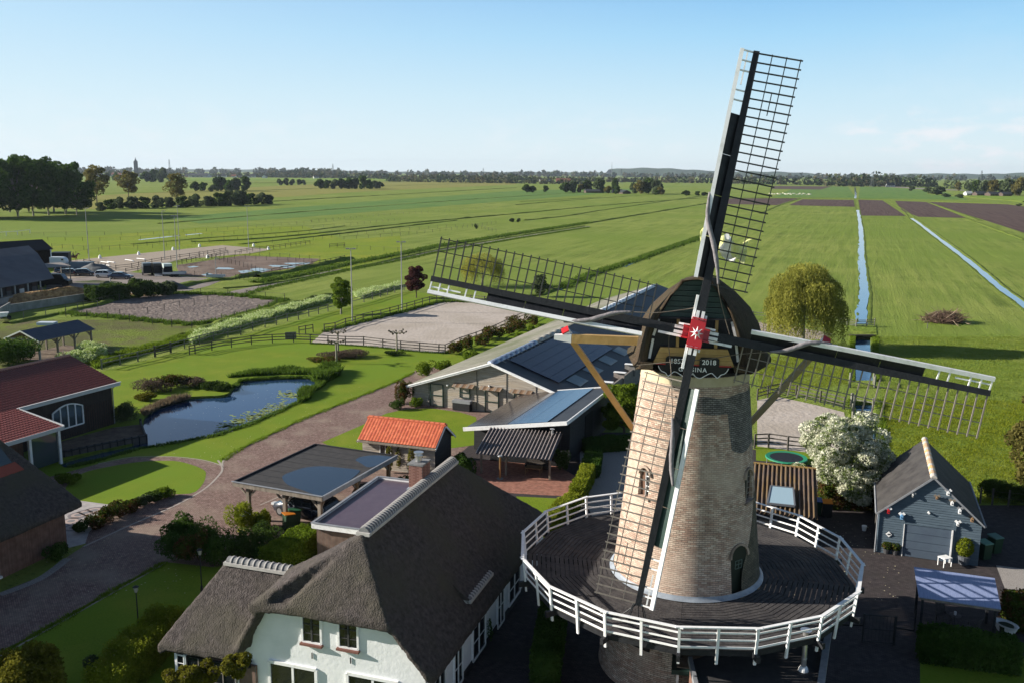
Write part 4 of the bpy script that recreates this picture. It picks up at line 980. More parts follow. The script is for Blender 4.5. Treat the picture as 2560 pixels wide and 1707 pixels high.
def boards(root, outline, t, n, o, ph, m, name='boarding', gap=.012, th=.03, kind='stuff'):
    """horizontal lapped boards clipped to a convex (s,z) outline; one joined part"""
    zs = [z for _, z in outline]; z = min(zs); mb = MB(); o = Vector(o); k = len(outline)
    def rng_(zz):
        xs = []
        for i in range(k):
            (a, b), (c, d) = outline[i], outline[(i + 1) % k]
            if (b - zz) * (d - zz) <= 0 and abs(b - d) > 1e-9: xs.append(a + (c - a) * (zz - b) / (d - b))
        return (min(xs), max(xs)) if len(xs) > 1 else None
    while z < max(zs) - .02:
        z1 = min(z + ph - gap, max(zs) - .005); r = rng_(z + .004); r2 = rng_(z1)
        if r and r2:
            j = random.uniform(0, .006)
            p = [o + t * r[0] + Vector((0, 0, z)) + n * (th + j), o + t * r[1] + Vector((0, 0, z)) + n * (th + j), o + t * r2[1] + Vector((0, 0, z1)) + n * j, o + t * r2[0] + Vector((0, 0, z1)) + n * j]
            mb.poly(p, -n * .02)
        z += ph
    return mb.build(name, m, root, world=False, kind=kind)
def thatchify(o, vox=.11, amp=.09):
    r = o.modifiers.new('r', 'REMESH'); r.mode = 'VOXEL'; r.voxel_size = vox; r.use_smooth_shade = True
    s = o.modifiers.new('s', 'SMOOTH'); s.iterations = 4; s.factor = .6
    tx = bpy.data.textures.new('t', 'CLOUDS'); tx.noise_scale = .35; tx.noise_depth = 4
    d = o.modifiers.new('d', 'DISPLACE'); d.texture = tx; d.strength = amp; d.mid_level = .5
def ridge_tiles(root, p, q, r, n, m1=RIDGET, m2=MORTAR, name='ridge_tile', gap=.03, lip=.035):
    """half-round ridge tiles one by one, each with a raised lip; mortar bed below"""
    p = Vector(p); q = Vector(q); d = (q - p); L = d.length / n; dn = d.normalized(); sd = dn.cross(Vector((0, 0, 1))).normalized(); up = sd.cross(dn)
    R = Matrix((sd, dn, up)).transposed()
    mb = MB(); K = 7
    for rr, y0, y1, off in ((r, 0, L * .78, 0), (r + lip, L * .78, L * .98, 0)):
        b = len(mb.v)
        for y in (y0, y1):
            for i in range(K + 1):
                a = PI * i / K; mb.v.append((rr * math.cos(a), y, rr * math.sin(a)))
        for i in range(K): mb.f.append((b + i, b + i + 1, b + K + 2 + i, b + K + 1 + i))
        mb.f.append(tuple(b + i for i in range(K + 1))[::-1]); mb.f.append(tuple(b + K + 1 + i for i in range(K + 1)))
    me = mb.mesh(name, m1); me.materials.append(m2)
    for f in list(me.polygons)[K + 2:]: f.material_index = 1
    out = []
    for i in range(n):
        o = obj(name, me, root); M = R.to_4x4(); M.translation = p + d * (i / n); o.matrix_local = M; out.append(o)
    bd = MB().beam(p - up * .03 - dn * .1, q - up * .03 + dn * .1, r * 2.5, .14, up=up); bd.build('ridge_bed', m2, root, world=False)
    return out

# ---------------- white farmhouse with thatched roof
H_ = F2((905, 1325), (1133, 1143), 7.6); LR = 10.2
farm = H_.thing('farmhouse', 'white plastered farmhouse with a big dark thatched half-hipped roof and long tiled ridge', 'house')
EW, EZ, ZR, FY_ = 3.75, 2.62, 7.45, -1.4
mb = MB(); T = (0, 0, -.42)
mb.poly([(0, 0, ZR), (0, LR, ZR), (EW, LR + 6, EZ), (EW, -1.75, EZ), (2.0, -1.85, 4.72)], T)
mb.poly([(0, LR, ZR), (0, 0, ZR), (-4.6, 1.0, EZ), (-4.6, LR + 6, EZ)], T); mb.poly([(0, 0, ZR), (-4.0, -1.85, 4.7), (-3.9, .75, 5.1)], (0, .1, -.45)); mb.poly([(0, 0, ZR), (-3.9, .75, 5.1), (-1.4, 1.5, 6.1)], (0, .1, -.45)); mb.poly([(0, 0, ZR - .05), (-2.6, -1.85, 4.7), (-4.0, -1.85, 4.68), (-2.6, .3, 4.7)], (0, 0, -.4))
mb.poly([(0, 0, ZR), (2.0, -1.9, 4.72), (-2.6, -1.9, 4.72)], (0, .1, -.4))
mb.poly([(2.0, -1.9, 4.72), (-2.6, -1.9, 4.72), (-4.3, -1.9, 4.62), (-4.1, -1.2, 4.8), (0, -.7, 6.2), (1.6, -1.2, 5.3)], (0, 0, -.4))
mb.poly([(0, LR, ZR), (EW, LR + 6, EZ), (-4.6, LR + 6, EZ)], (0, -.2, -.4))
bh = bmesh.new()
for q_ in ((0, 0, 7.4), (-4.0, -1.8, 4.66), (-3.9, .8, 5.02), (-1.4, 1.6, 5.95), (0, 1.6, 7.35), (0, 0, 5.2), (-2.5, -1.25, 4.45), (-3.95, -1.2, 4.5), (-3.9, .8, 4.4), (-1.4, 1.6, 4.5)): bh.verts.new(q_)
bmesh.ops.convex_hull(bh, input=bh.verts); bh.verts.index_update(); lv = [v for v in bh.verts if v.link_faces]; ix = {v: i for i, v in enumerate(lv)}
mb.add([tuple(v.co) for v in lv], [tuple(ix[v] for v in f.verts) for f in bh.faces]); bh.free()
# left wing roof
WZ = 5.0; WE = 2.62
mb.poly([(-2.6, .65, 5), (-7.1, .65, 5), (-9.0, -1.9, 1.95), (-5.0, -1.9, 2.15), (-4.3, -1.2, 3.0), (-3.0, -.3, 3.95)], (0, 0, -.36)); mb.poly([(-3.3, -1.85, 4.95), (-3.9, -1.85, 4.75), (-5.2, -1.85, 2.3), (-4.9, -1.85, 2.1), (-3.65, -1.85, 4.38)], (0, 2.6, 0)); mb.poly([(-5.05, -1.25, 2.0), (-3.8, -1.25, 4.6), (-2.6, -1.25, 4.6), (-2.6, -1.25, 2.0)], (0, 2.2, 0)); None
mb.poly([(-7.05, .7, WZ), (-2.6, .7, WZ), (-2.6, 3.25, 1.85), (-9.0, 3.25, 1.85)], T)
mb.poly([(-7.05, .65, WZ), (-9.0, 3.25, 1.9), (-9.0, -1.9, 1.9)], (.2, 0, -.36))
ro = mb.build('thatched_roof', THATCH, farm, world=False); thatchify(ro)
# walls
wl = MB()
wl.poly([(-5.15, FY_, -.05), (3.35, FY_, -.05), (3.35, FY_, 2.6), (2.0, FY_, 4.45), (-3.95, FY_, 4.35), (-4.95, FY_, 2.0), (-5.0, FY_, 1.7)], (0, .3, 0))
wl.b2((3.05, FY_ + .3, -.05), (3.35, LR + 5.5, 2.75)); wl.b2((-4.3, FY_ + .3, -.05), (-4.0, LR + 5.5, 2.75)); wl.b2((-4.0, LR + 5.2, -.05), (3.05, LR + 5.5, 2.75))
wlo = wl.build('wall', WWALL, farm, world=False)
MB().b2((3.352, FY_ - .01, -.05), (3.39, LR + 5.5, .35)).build('plinth', mat('tar_plinth', (.02, .02, .022)), farm, world=False)
nF = Vector((0, -1, 0))
for x0, z0, w, h in ((-2.06, 3.1, .86, 1.2), (-.4, 3.16, .86, 1.2)):
    window(farm, (x0, FY_, z0), X3, nF, w, h, 2, 3, ft=.09, sill=SILLB, bars=mat('dark_bars', (.05, .05, .05)))
for x0, z0, w, h in ((-3.68, .2, 2.2, 1.72), (-.05, .3, 2.25, 1.75)):
    window(farm, (x0, FY_, z0), X3, nF, w, h, 2, 1, ft=.13)
for (px, py) in ((608, 1609), (781, 1637), (877, 1649), (1058, 1676)):
    x, z = H_.vy(px, py, FY_); MB().beam((x, FY_ - .03, z - .13), (x, FY_ - .03, z + .13), .035).build('wall_anchor', BLACK, farm, world=False)
x, z = H_.vy(628, 1655, FY_)
wlamp = MB().box((x, FY_ - .2, z), (.16, .16, .22)).box((x, FY_ - .2, z + .14), (.22, .22, .06)); wlamp.beam((x, FY_, z - .1), (x, FY_ - .2, z - .12), .03).beam((x + .1, FY_ - .2, z - .15), (x + .1, FY_ - .2, z + .1), .02)
tag(wlamp.build('wall_lantern', BLACK, None, world=False), 'black lantern fixed to the white gable beside the lower left window', 'lamp').matrix_world = Matrix.Translation(H_.o) @ Matrix.Rotation(H_.rz, 4, 'Z')
for y0, w, z0, h in ((-.6, 1.2, .15, 1.7), (1.6, 1.0, .15, 1.7), (3.9, 1.7, .25, 1.6), (7.4, 1.0, .1, 2.0), (9.2, 1.9, .4, 1.5), (12.0, 1.1, .4, 1.5)):
    window(farm, (3.35, y0, z0), Y3, X3, w, h, 2, 2, ft=.09)
ridge_tiles(farm, (0, .15, ZR - .02), (0, LR - .1, ZR - .02), .24, 46)
ridge_tiles(farm, (-6.95, .7, WZ - .02), (-3.55, .7, WZ - .02), .23, 12)
# small eyebrow with its own row of tiles, low on the right slope
ridge_tiles(farm, (3.28, 3.6, 3.36), (3.28, 6.5, 3.36), .14, 12)
MB().poly([(2.6, 3.5, 4.05), (3.35, 3.5, 3.42), (3.35, 6.6, 3.42), (2.6, 6.6, 4.05)], (0, 0, -.2)).build('eyebrow_thatch', THATCH, farm, world=False)
# chimney, bricks one by one in courses
CBR = brickmat('chimney_bricks', (.2, .1, .08), (.28, .16, .13), (.16, .13, .12), uv=False)
ch = MB().b2((-.82, 6.5, 5.9), (-.12, 7.4, 8.28)).build('chimney', MORTAR, farm, world=False)
bm_ = [MB().box((0, 0, 0), (.2, .03, .062)).mesh('brick', mat('brick_a', (.2, .095, .075))), MB().box((0, 0, 0), (.2, .03, .062)).mesh('brick', mat('brick_b', (.27, .14, .11)))]
for j in range(16):
    z = 7.15 + j * .072
    for fx, o0, t, n, L in ((0, (-.82, 6.5), X3, Vector((0, -1, 0)), .7), (1, (-.12, 6.5), Y3, X3, .9)):
        k = 0; s = .0 if j % 2 else -.1
        while s < L - .03:
            a = max(0, s) + .006; b = min(L, s + .21) - .006
            if b - a > .04:
                c = Vector((o0[0], o0[1], z)) + t * (a + b) / 2 + n * .006; ob = obj('brick', bm_[(j * 3 + k * 5 + fx) % 2], ch, loc=c, rot=(0, 0, 0 if fx == 0 else PI / 2)); ob.scale = ((b - a) / .2, 1, 1)
            s += .21; k += 1
MB().b2((-.87, 6.45, 8.28), (-.07, 7.45, 8.36)).build('chimney_cap', RIDGET, ch, world=False)
mb = MB().tube([(-.47, 6.9, 8.38), (-.47, 6.9, 8.62)], .15, 14); mb.tube([(-.47, 6.9, 8.62), (-.47, 6.9, 8.68)], [.2, .2], 14); mb.tube([(-.47, 6.9, 8.8), (-.47, 6.9, 8.84)], .24, 14)
for a in range(4): mb.beam((-.47 + .17 * math.cos(a * PI / 2), 6.9 + .17 * math.sin(a * PI / 2), 8.66), (-.47 + .17 * math.cos(a * PI / 2), 6.9 + .17 * math.sin(a * PI / 2), 8.82), .02)
mb.build('chimney_cowl', mat('steel', (.5, .5, .5), rough=.3, metal=.8), ch, world=False)
MB().poly([(-.9, 6.4, 7.0), (0, 6.4, 7.35), (0, 7.5, 7.35), (-.9, 7.5, 7.0)], (0, 0, .12)).build('chimney_flashing', LEAD, ch, world=False)
# flat roofed extension on the far left side
MB().b2((-8.7, 11.3, 0), (-4.2, 19.3, 2.3)).build('extension_wall', BWALL, farm, world=False)
fr_ = MB(); 
for a, b in (((-8.85, 11.1), (-8.85, 19.5)), ((-8.85, 19.5), (-4.3, 19.5)), ((-8.85, 11.1), (-4.3, 11.1))): fr_.beam((a[0], a[1], 2.42), (b[0], b[1], 2.42), .12, .28)
fr_.build('extension_fascia', WHITE, farm, world=False)
MB().b2((-8.78, 11.17, 2.2), (-4.3, 19.43, 2.44)).build('extension_roof', mat('wine_roof_felt', (.085, .055, .075), (.11, .075, .095), 2, .35, spec=.6), farm, world=False)
for a, b in (((-8.78, 11.1), (-8.78, 19.5)), ((-8.85, 19.42), (-4.3, 19.42)), ((-8.85, 11.18), (-4.3, 11.18))): pass
tr_ = MB().beam((-8.85, 11.05, 2.585), (-8.85, 19.5, 2.585), .16, .05).beam((-8.75, 19.5, 2.59), (-4.3, 19.5, 2.59), .16, .05).beam((-8.75, 11.1, 2.59), (-4.3, 11.1, 2.59), .16, .05); tr_.build('extension_roof_trim', ZINC, farm, world=False)
# glazed room under the wing
for x in (-8.15, -7.7, -5.15): MB().b2((x - .06, -1.7, 0), (x + .06, -1.58, 1.6)).build('wing_post', WHITE, farm, world=False)
window(farm, (-8.1, -1.65, .05), X3, nF, .36, 1.5, 1, 4, ft=.05)
for x in (-7.6, -6.4): window(farm, (x, -1.62, .05), X3, nF, 1.15, 1.5, 2, 3, ft=.06, fm=BLACK, bars=GREYW)
MB().b2((-8.3, -1.55, 0), (-4.3, 2.9, 1.6)).build('wing_wall', BWALL, farm, world=False)

# ---------------- carport with black flat roof and puddles on it
C_ = F2((582, 1202), (787, 1108), 2.6)
cpt = C_.thing('carport', 'open oak carport with black felt flat roof holding two rain puddles', 'carport')
W_, L_ = 6.75, 9.0
MB().b2((.08, .08, 2.3), (W_ - .08, L_ - .08, 2.5)).build('felt_roof', BITU, cpt, world=False)
strip = MB().box((0, 0, 0), (W_ - .3, .06, .012)).mesh('felt_seam', mat('felt_seam', (.022, .022, .024)))
for i in range(1, 9): obj('felt_seam', strip, cpt, loc=(W_ / 2, L_ * i / 9, 2.503))
for a, b, m_ in (((0, 0), (W_, 0), OAK), ((W_, 0), (W_, L_), ZINC), ((0, 0), (0, L_), BLACK), ((0, L_), (W_, L_), BLACK)):
    MB().beam((a[0], a[1], 2.44), (b[0], b[1], 2.44), .1, .3).build('fascia_board', m_, cpt, world=False)
MB().beam((-.05, -.05, 2.61), (W_ + .05, -.05, 2.61), .12, .04).beam((W_ + .03, .02, 2.61), (W_ + .03, L_, 2.61), .12, .04).build('roof_trim', ZINC, cpt, world=False)
for poly in ([(2.05, 2.45), (2.15, 3.6), (2.5, 4.5), (3.4, 5.1), (4.6, 5.3), (5.86, 5.42), (6.2, 5.0), (6.5, 3.4), (6.62, 1.5), (6.62, .2), (6.3, .12), (5.77, .32), (5.0, .6), (4.2, .82), (3.4, 1.1), (2.6, 1.7)], [(4.6, 7.11), (4.5, 7.7), (4.7, 8.1), (5.18, 8.56), (6.2, 8.85), (6.6, 8.7), (6.62, 7.2), (6.4, 6.3), (6.0, 6.2), (5.4, 6.6), (5.0, 6.85)]):
    lp = smooth_loop(poly, 3); MB().poly([(min(a, 6.64), b, 2.502) for a, b in lp], (0, 0, .012)).build('roof_puddle', mat('roof_water', (.02, .035, .06), rough=.03, spec=1), cpt, world=False)
for x in (.9, 3.7, 6.3):
    for y in (.35, 4.5, 8.6):
        if x == 3.7 and y == 4.5: continue
        MB().b2((x - .11, y - .11, 0), (x + .11, y + .11, 2.3)).build('oak_post', OAK if y < 1 else OAKW, cpt, world=False)
        b_ = MB()
        for s in (-1, 1):
            if 0 < x + s * .8 < W_: b_.beam((x, y, 1.55), (x + s * .75, y, 2.3), .1)
            if 0 < y + s * .8 < L_: b_.beam((x, y, 1.55), (x, y + s * .75, 2.3), .1)
        b_.build('brace', OAK, cpt, world=False)
MB().b2((.5, .3, 2.16), (6.5, .42, 2.31)).b2((.5, 8.5, 2.16), (6.5, 8.62, 2.31)).b2((6.24, .44, 2.16), (6.36, 8.48, 2.31)).b2((.84, .44, 2.16), (.96, 8.48, 2.31)).build('ring_beam', OAK, cpt, world=False)

# ---------------- shed with orange tiled roof
S_ = F2((923, 1038), (1113, 1058), 3.6)   # local y runs left to right along the ridge, x towards the camera
shed = S_.thing('garden_shed', 'grey boarded shed with bright orange tiled roof and climbers on its front', 'shed'); SL = 6.35
ORANGE = [mat('orange_tile_%d' % i, c, rough=.55) for i, c in enumerate([(.5, .12, .055), (.45, .1, .05), (.56, .145, .07)])]
MB().poly([(0, .02, 3.52), (0, SL - .02, 3.52), (1.85, SL - .02, 2.2), (1.85, .02, 2.2)], (0, 0, -.08)).poly([(0, SL - .02, 3.52), (0, .02, 3.52), (-1.85, .02, 2.2), (-1.85, SL - .02, 2.2)], (0, 0, -.08)).build('roof_deck', OAK, shed, world=False)
def pantile(w, l, m, name='tile'):
    mb = MB(); K = 6
    for y in range(K + 1):
        yy = y / K; h = .009 * math.sin(yy * 2 * PI - .6) + .03
        mb.v += [(0, yy * w, h), (l, yy * w, h + .0), (l, yy * w, h - .03)]
    for i in range(K): a = i * 3; mb.f += [(a, a + 1, a + 4, a + 3), (a + 1, a + 2, a + 5, a + 4)]
    return mb.mesh(name, m)
sl = math.hypot(1.85, 1.32); ang = math.atan2(1.32, 1.85); nx_, ny_ = 9, 25
tm = [pantile(SL / ny_, sl / nx_ * 1.08, o_) for o_ in ORANGE]
for side in (1,):
    for i in range(nx_):
        for j in range(ny_):
            o = obj('roof_tile', random.choice(tm), shed, loc=(i * 1.85 / nx_, j * SL / ny_, 3.54 - 1.32 * i / nx_ + .02), rot=(0, ang - .03, 0))
MB().grid(lambda u, v: (-1.85 * u, SL * v, 3.58 - 1.32 * u + .03 * math.sin(v * 25 * 2 * PI) - .03 * ((u * 9) % 1)), 18, 150).build('rear_tiles', ORANGE[1], shed, world=False, kind='stuff')
ridge_tiles(shed, (0, .0, 3.52), (0, SL, 3.52), .13, 15, ORANGE[2], ORANGE[0], lip=.02)
MB().poly([(1.88, -.04, 2.12), (0, -.04, 3.5), (-1.88, -.04, 2.12), (-1.88, -.04, 2.0), (0, -.04, 3.36), (1.88, -.04, 2.0)], (0, .04, 0)).poly([(1.9, SL, 2.14), (0, SL, 3.5), (-1.9, SL, 2.14), (-1.9, SL, 2.0), (0, SL, 3.34), (1.9, SL, 2.0)], (0, .05, 0)).build('barge_board', WHITE, shed, world=False)
MB().beam((1.9, -.1, 2.1), (1.9, SL + .05, 2.1), .1, .1).build('gutter', OAK, shed, world=False)
MB().b2((-1.5, .2, 0), (1.5, SL - .2, 2.3)).poly([(-1.5, .2, 2.3), (1.5, .2, 2.3), (0, .2, 3.36)], (0, SL - .4, 0)).build('shed_wall', GPLANK, shed, world=False)
boards(shed, [(.2, 0), (SL - .2, 0), (SL - .2, 2.3), (.2, 2.3)], Y3, X3, (1.505, 0, 0), .16, GPLANK)
boards(shed, [(-1.5, 0), (1.5, 0), (1.5, 2.35), (0, 3.38), (-1.5, 2.35)], X3, Y3, (0, SL - .195, 0), .18, DPLANK)
window(shed, (1.54, 1.7, 1.2), Y3, X3, .9, .8, 2, 1, ft=.05)
# ---------------- long barn
B_ = F2((1232, 905), (1640, 712), 4.8); BL, BZ, BE, BWd = 66, 4.8, 1.9, 8.55
barn = B_.thing('riding_hall', 'long low barn with weathered board gable, black roof and solar panels facing the mill', 'barn'); slp = (BZ - BE) / BWd
FIBRE = mat('fibre_cement_roof', (.16, .155, .13), (.25, .24, .2), 1, .9, c3=(.12, .13, .08), s3=.15, bump=.2); FIBD = mat('black_roof_sheet', (.03, .032, .038), (.045, .048, .055), 1, .5, bump=.1)
def rz_(x): return BZ - slp * abs(x)
def corr(x0, x1, y0, y1, zf, m, name, n, amp=.03, root=None, along='x', kind=None):
    k = n * 4
    if along == 'x': mb = MB().grid(lambda u, v: (x0 + (x1 - x0) * u, y0 + (y1 - y0) * v, zf(x0 + (x1 - x0) * u) + amp * math.sin(v * n * 2 * PI)), 6, k)
    return mb.build(name, m, root or barn, world=False, kind=kind)
MB().poly([(0, -.45, BZ), (BWd + .3, -.45, rz_(BWd + .3)), (BWd + .3, BL, rz_(BWd + .3)), (0, BL, BZ)], (0, 0, -.1)).build('roof_slope', FIBD, barn, world=False)
MB().poly([(0, -.45, BZ), (0, BL, BZ), (-BWd - .3, BL, rz_(BWd + .3)), (-BWd - .3, -.45, rz_(BWd + .3))], (0, 0, -.1)).build('roof_slope', FIBRE, barn, world=False)
corr(-.4, -BWd - .3, -.4, BL, lambda x: rz_(x) + .03, FIBRE, 'corrugated_sheet', 150, .02)
for x0, y0, y1 in ((-BWd - .3, -.62, 0), (BWd + .3, -.62, 0)):
    MB().poly([(0, -.5, BZ + .06), (x0, -.5, rz_(x0) + .06), (x0, -.5, rz_(x0) - .2), (0, -.5, BZ - .2)], (0, -.06, 0)).build('verge_board', WHITE, barn, world=False)
    MB().poly([(0, -.57, BZ + .02), (x0, -.57, rz_(x0) + .02), (x0, -.57, rz_(x0) - .06), (0, -.57, BZ - .06)], (0, -.03, 0)).build('verge_trim', WHITE, barn, world=False)
RM = [mat('ridge_blue_metal', (.2, .25, .36), (.28, .33, .44), 2, .35, metal=.3), mat('ridge_translucent', (.3, .28, .24), (.38, .36, .31), 2, .5), mat('ridge_white', (.6, .63, .68), (.72, .75, .8), 2, .4)]
def ridge_seg(y0, y1, m, n):
    L = (y1 - y0) / n; mb = MB(); K = 6
    for yy in (0, L - .03):
        for i in range(K + 1): a = PI * i / K; mb.v.append((.42 * math.cos(a), yy, .3 * math.sin(a)))
    for i in range(K): mb.f.append((i, i + 1, K + 2 + i, K + 1 + i))
    mb.f += [tuple(range(K + 1))[::-1], tuple(range(K + 1, 2 * K + 2))]
    me = mb.mesh('ridge_vent', m, None, True)
    for i in range(n): obj('ridge_vent', me, barn, loc=(0, y0 + i * L, BZ - .08))
ridge_seg(-.3, 11, RM[0], 9); ridge_seg(11.2, 20, RM[1], 5); ridge_seg(30, 64, RM[2], 22)
PANEL = mat('solar_glass', (.008, .014, .038), (.011, .018, .048), 6, .15, spec=.4); PFR = mat('panel_frame', (.02, .022, .03), rough=.4)
pm_ = MB().box((0, 0, 0), (1.0, 1.0, .035)).mesh('solar_panel', PANEL)
def panel_on(x0, x1, y0, y1, nx, ny, root, zf, sl_, me=pm_, h=.12):
    for i in range(nx):
        for j in range(ny):
            xa, xb = x0 + (x1 - x0) * i / nx, x0 + (x1 - x0) * (i + 1) / nx; ya, yb = y0 + (y1 - y0) * j / ny, y0 + (y1 - y0) * (j + 1) / ny
            o = obj('solar_panel', me, root, loc=((xa + xb) / 2, (ya + yb) / 2, zf((xa + xb) / 2) + h), rot=(0, sl_, 0)); o.scale = ((abs(xb - xa) - .025) / math.cos(sl_), (yb - ya) - .025, 1)
panel_on(.75, 5.75, 2.2, 20.4, 5, 11, barn, rz_, math.atan(slp))
sk = MB().box((0, 0, 0), (1.5, 2.6, .05)).mesh('roof_light', mat('roof_light_grp', (.16, .2, .22), (.2, .25, .27), 3, .5))
for y in (5.2, 10.3, 15.6, 21, 27): obj('roof_light', sk, barn, loc=(6.55, y, rz_(6.55) + .04), rot=(0, math.atan(slp), 0))
for y in (3.3, 4.4, 5.6, 6.8, 8.0, 9.2, 10.4, 11.6, 12.8): obj('snow_guard', MB().box((0, 0, 0), (.45, .05, .05)).mesh('snow_guard', RM[1]), barn, loc=(.6, y - 2, rz_(.6) + .06), rot=(0, math.atan(slp), 0))
BRW = brickmat('barn_side_wall', (.2, .17, .15), (.28, .24, .22), (.2, .19, .18), uv=False)
MB().b2((-BWd + .1, 0, 0), (BWd - .1, BL - .3, 1.85)).build('barn_wall', DPLANK, barn, world=False)
gl_ = [(-BWd + .1, 0), (BWd - .1, 0), (BWd - .1, rz_(BWd) - .08), (0, BZ - .15), (-BWd + .1, rz_(BWd) - .08)]
MB().poly([(a, .02, b) for a, b in gl_], (0, .1, 0)).build('gable_wall', DPLANK, barn, world=False)
boards(barn, gl_, X3, nF, (0, .0, 0), .17, GPLANK, gap=.012)
for x in (-6.6, -1.6, 1.4, 4.3): MB().beam((x, -.045, .1), (x, -.045, rz_(x) - .3), .05, .02).build('cover_strip', DPLANK, barn, world=False)
def barn_door(x0, x1, z0, z1, y=-.05):
    o = MB().b2((x0, y - .03, z0), (x1, y, z1)).build('door', GPLANK, barn, world=False); f = MB()
    for a, b in (((x0, z0), (x0, z1)), ((x1, z0), (x1, z1)), ((x0, z1), (x1, z1)), ((x0, (z0 + z1) / 2), (x1, (z0 + z1) / 2)), ((x0, z0 + .05), (x1, z0 + .05))): f.beam((a[0], y - .05, a[1]), (b[0], y - .05, b[1]), .13, .06)
    f.build('door_frame', DGREEN, o, world=False)
barn_door(-6.4, -5.1, .05, 2.2); barn_door(-.7, .62, .05, 2.1); barn_door(-3.3, -2.3, 1.15, 2.2); barn_door(2.2, 3.4, .05, 2.1)
aw = [MB().box((0, 0, 0), (.15, .62, .03)).mesh('awning_board', mat('awning_wood_%d' % i, c, rough=.8)) for i, c in enumerate([(.2, .12, .07), (.28, .2, .14), (.24, .2, .17), (.13, .08, .05)])]
for x0 in (-3.95, -1.15, 1.85):
    for i in range(13): obj('awning_board', aw[(i * 5 + int(x0 * 3)) % 4], barn, loc=(x0 + .08 + i * .165, -.32, 2.36 + .004 * (i % 3)), rot=(.38, 0, 0))
tr = MB().b2((-3.85, -.75, .75), (-2.0, -.1, 1.0)).build('feed_rack', ZINC, barn, world=False); MB().b2((-3.8, -.72, .05), (-2.05, -.15, .74)).build('rack_bin', BLACK, tr, world=False)
for x, z in ((-4.6, 2.2), (-.3, 2.55), (4.7, 2.3)): MB().tube([(x, -.02, z), (x, -.25, z + .02)], [.09, .07], 8).build('outside_light', WHITE, barn, world=False)
# white topped vents along the right wall
for (px, py) in ((1530, 953), (1560, 929), (1586, 909), (1612, 893)):
    x, y = B_.L(px, py, 2.5)
    v_ = MB().b2((BWd - .1, y - .06, 1.2), (BWd + 1.0, y + .06, 2.38)).build('wall_fin', BRW, barn, world=False); MB().b2((BWd - .1, y - .25, 2.4), (BWd + 1.15, y + .25, 2.46)).build('fin_cap', WHITE, v_, world=False)
MB().b2((BWd + .6, 0.5, 0), (BWd + .8, 34, 1.9)).build('side_wall', BRW, barn, world=False)
# ---------------- lower shed with panels
lsh = B_.thing('solar_shed', 'black boarded lean-to shed with white roof edges and a roof full of solar panels', 'shed')
z2 = lambda x: 2.03 + (x - 2.75) * (3.5 - 2.03) / 8.65
MB().poly([(2.85, -12.2, z2(2.85)), (11.3, -12.2, z2(11.3)), (11.3, .35, z2(11.3)), (2.85, .35, z2(2.85))], (0, 0, -.12)).build('roof_deck', FIBD, lsh, world=False)
for a, b in (((2.75, -12.3), (11.4, -12.3)), ((11.4, -12.3), (11.4, .4)), ((11.4, .4), (2.75, .4))):
    MB().beam((a[0], a[1], z2(a[0]) - .06), (b[0], b[1], z2(b[0]) - .06), .09, .3).build('fascia_board', WHITE, lsh, world=False)
pl_ = MB().box((0, 0, 0), (1, 1, .03)).mesh('solar_panel', mat('solar_glass_lit', (.02, .055, .12), (.025, .065, .14), 3, .15, spec=.5)); pl2 = MB().box((0, 0, 0), (1, 1, .03)).mesh('solar_panel', mat('solar_glass_brown', (.04, .035, .035), (.055, .045, .045), 3, .18, spec=.8))
a2 = -math.atan((3.5 - 2.03) / 8.65)
panel_on(2.95, 6.35, -12.0, .15, 2, 12, lsh, z2, a2, pl2, .06); panel_on(6.4, 9.7, -12.0, .15, 2, 12, lsh, z2, a2, pl_, .06)
MB().b2((3.1, -11.0, 0), (11.2, -.1, 1.95)).poly([(3.1, -11.0, 1.95), (11.2, -11.0, 1.95), (11.2, -11.0, 3.3), (3.1, -11.0, 1.97)], (0, 10.9, 0)).build('shed_wall', DPLANK, lsh, world=False)
boards(lsh, [(-11, .0), (-.1, .0), (-.1, 3.3), (-11, 3.3)], Y3, X3, (11.21, 0, 0), .2, DPLANK)
MB().b2((11.24, -7.2, .1), (11.29, -5.2, 2.7)).build('door', mat('black_opening', (.006, .006, .007)), lsh, world=False)
# ---------------- veranda roof
V_ = F2((1187, 1133), (1380, 1150), 1.7)  # y left to right, -x away
ver = V_.thing('veranda', 'garden shelter with dark corrugated roof and rusty light streaks beside the brick patio', 'shelter')
CORR = mat('corrugated_dark', (.035, .03, .03), (.1, .08, .075), 3, .5, spec=.6)
VL, VD = 5.75, 4.1; zv = lambda x: 1.7 + .9 * (-x / VD)
mb = MB().grid(lambda u, v: (-VD * u, VL * v, zv(-VD * u) + .055 * math.sin(v * 21 * 2 * PI) - .012 * int(u * 3)), 6, 21 * 6); mb.build('corrugated_roof', CORR, ver, world=False, smooth=True)
mb = MB()
for i in range(22):
    y = VL * (i + .3) / 21
    if y < VL: mb.beam((0, y, zv(0) + .056), (-VD, y, zv(-VD) + .056), .045, .02)
mb.build('corrugation_crest', mat('crest_grey', (.3, .25, .24), (.42, .36, .34), 4, .6), ver, world=False, kind='stuff')
for y in (.3, 2.2, 5.5): MB().b2((-.75, y - .07, 0), (-.61, y + .07, 1.8)).build('veranda_post', OAK, ver, world=False)
MB().b2((-3.9, 0.1, 0), (-3.8, VL - .1, 2.5)).build('back_wall', DPLANK, ver, world=False)
MB().b2((-.8, .1, 1.6), (-.6, VL - .1, 1.72)).build('front_beam', OAK, ver, world=False)
for y in (.8, 3.4):   # furniture in the shade, seen as dark shapes
    pass
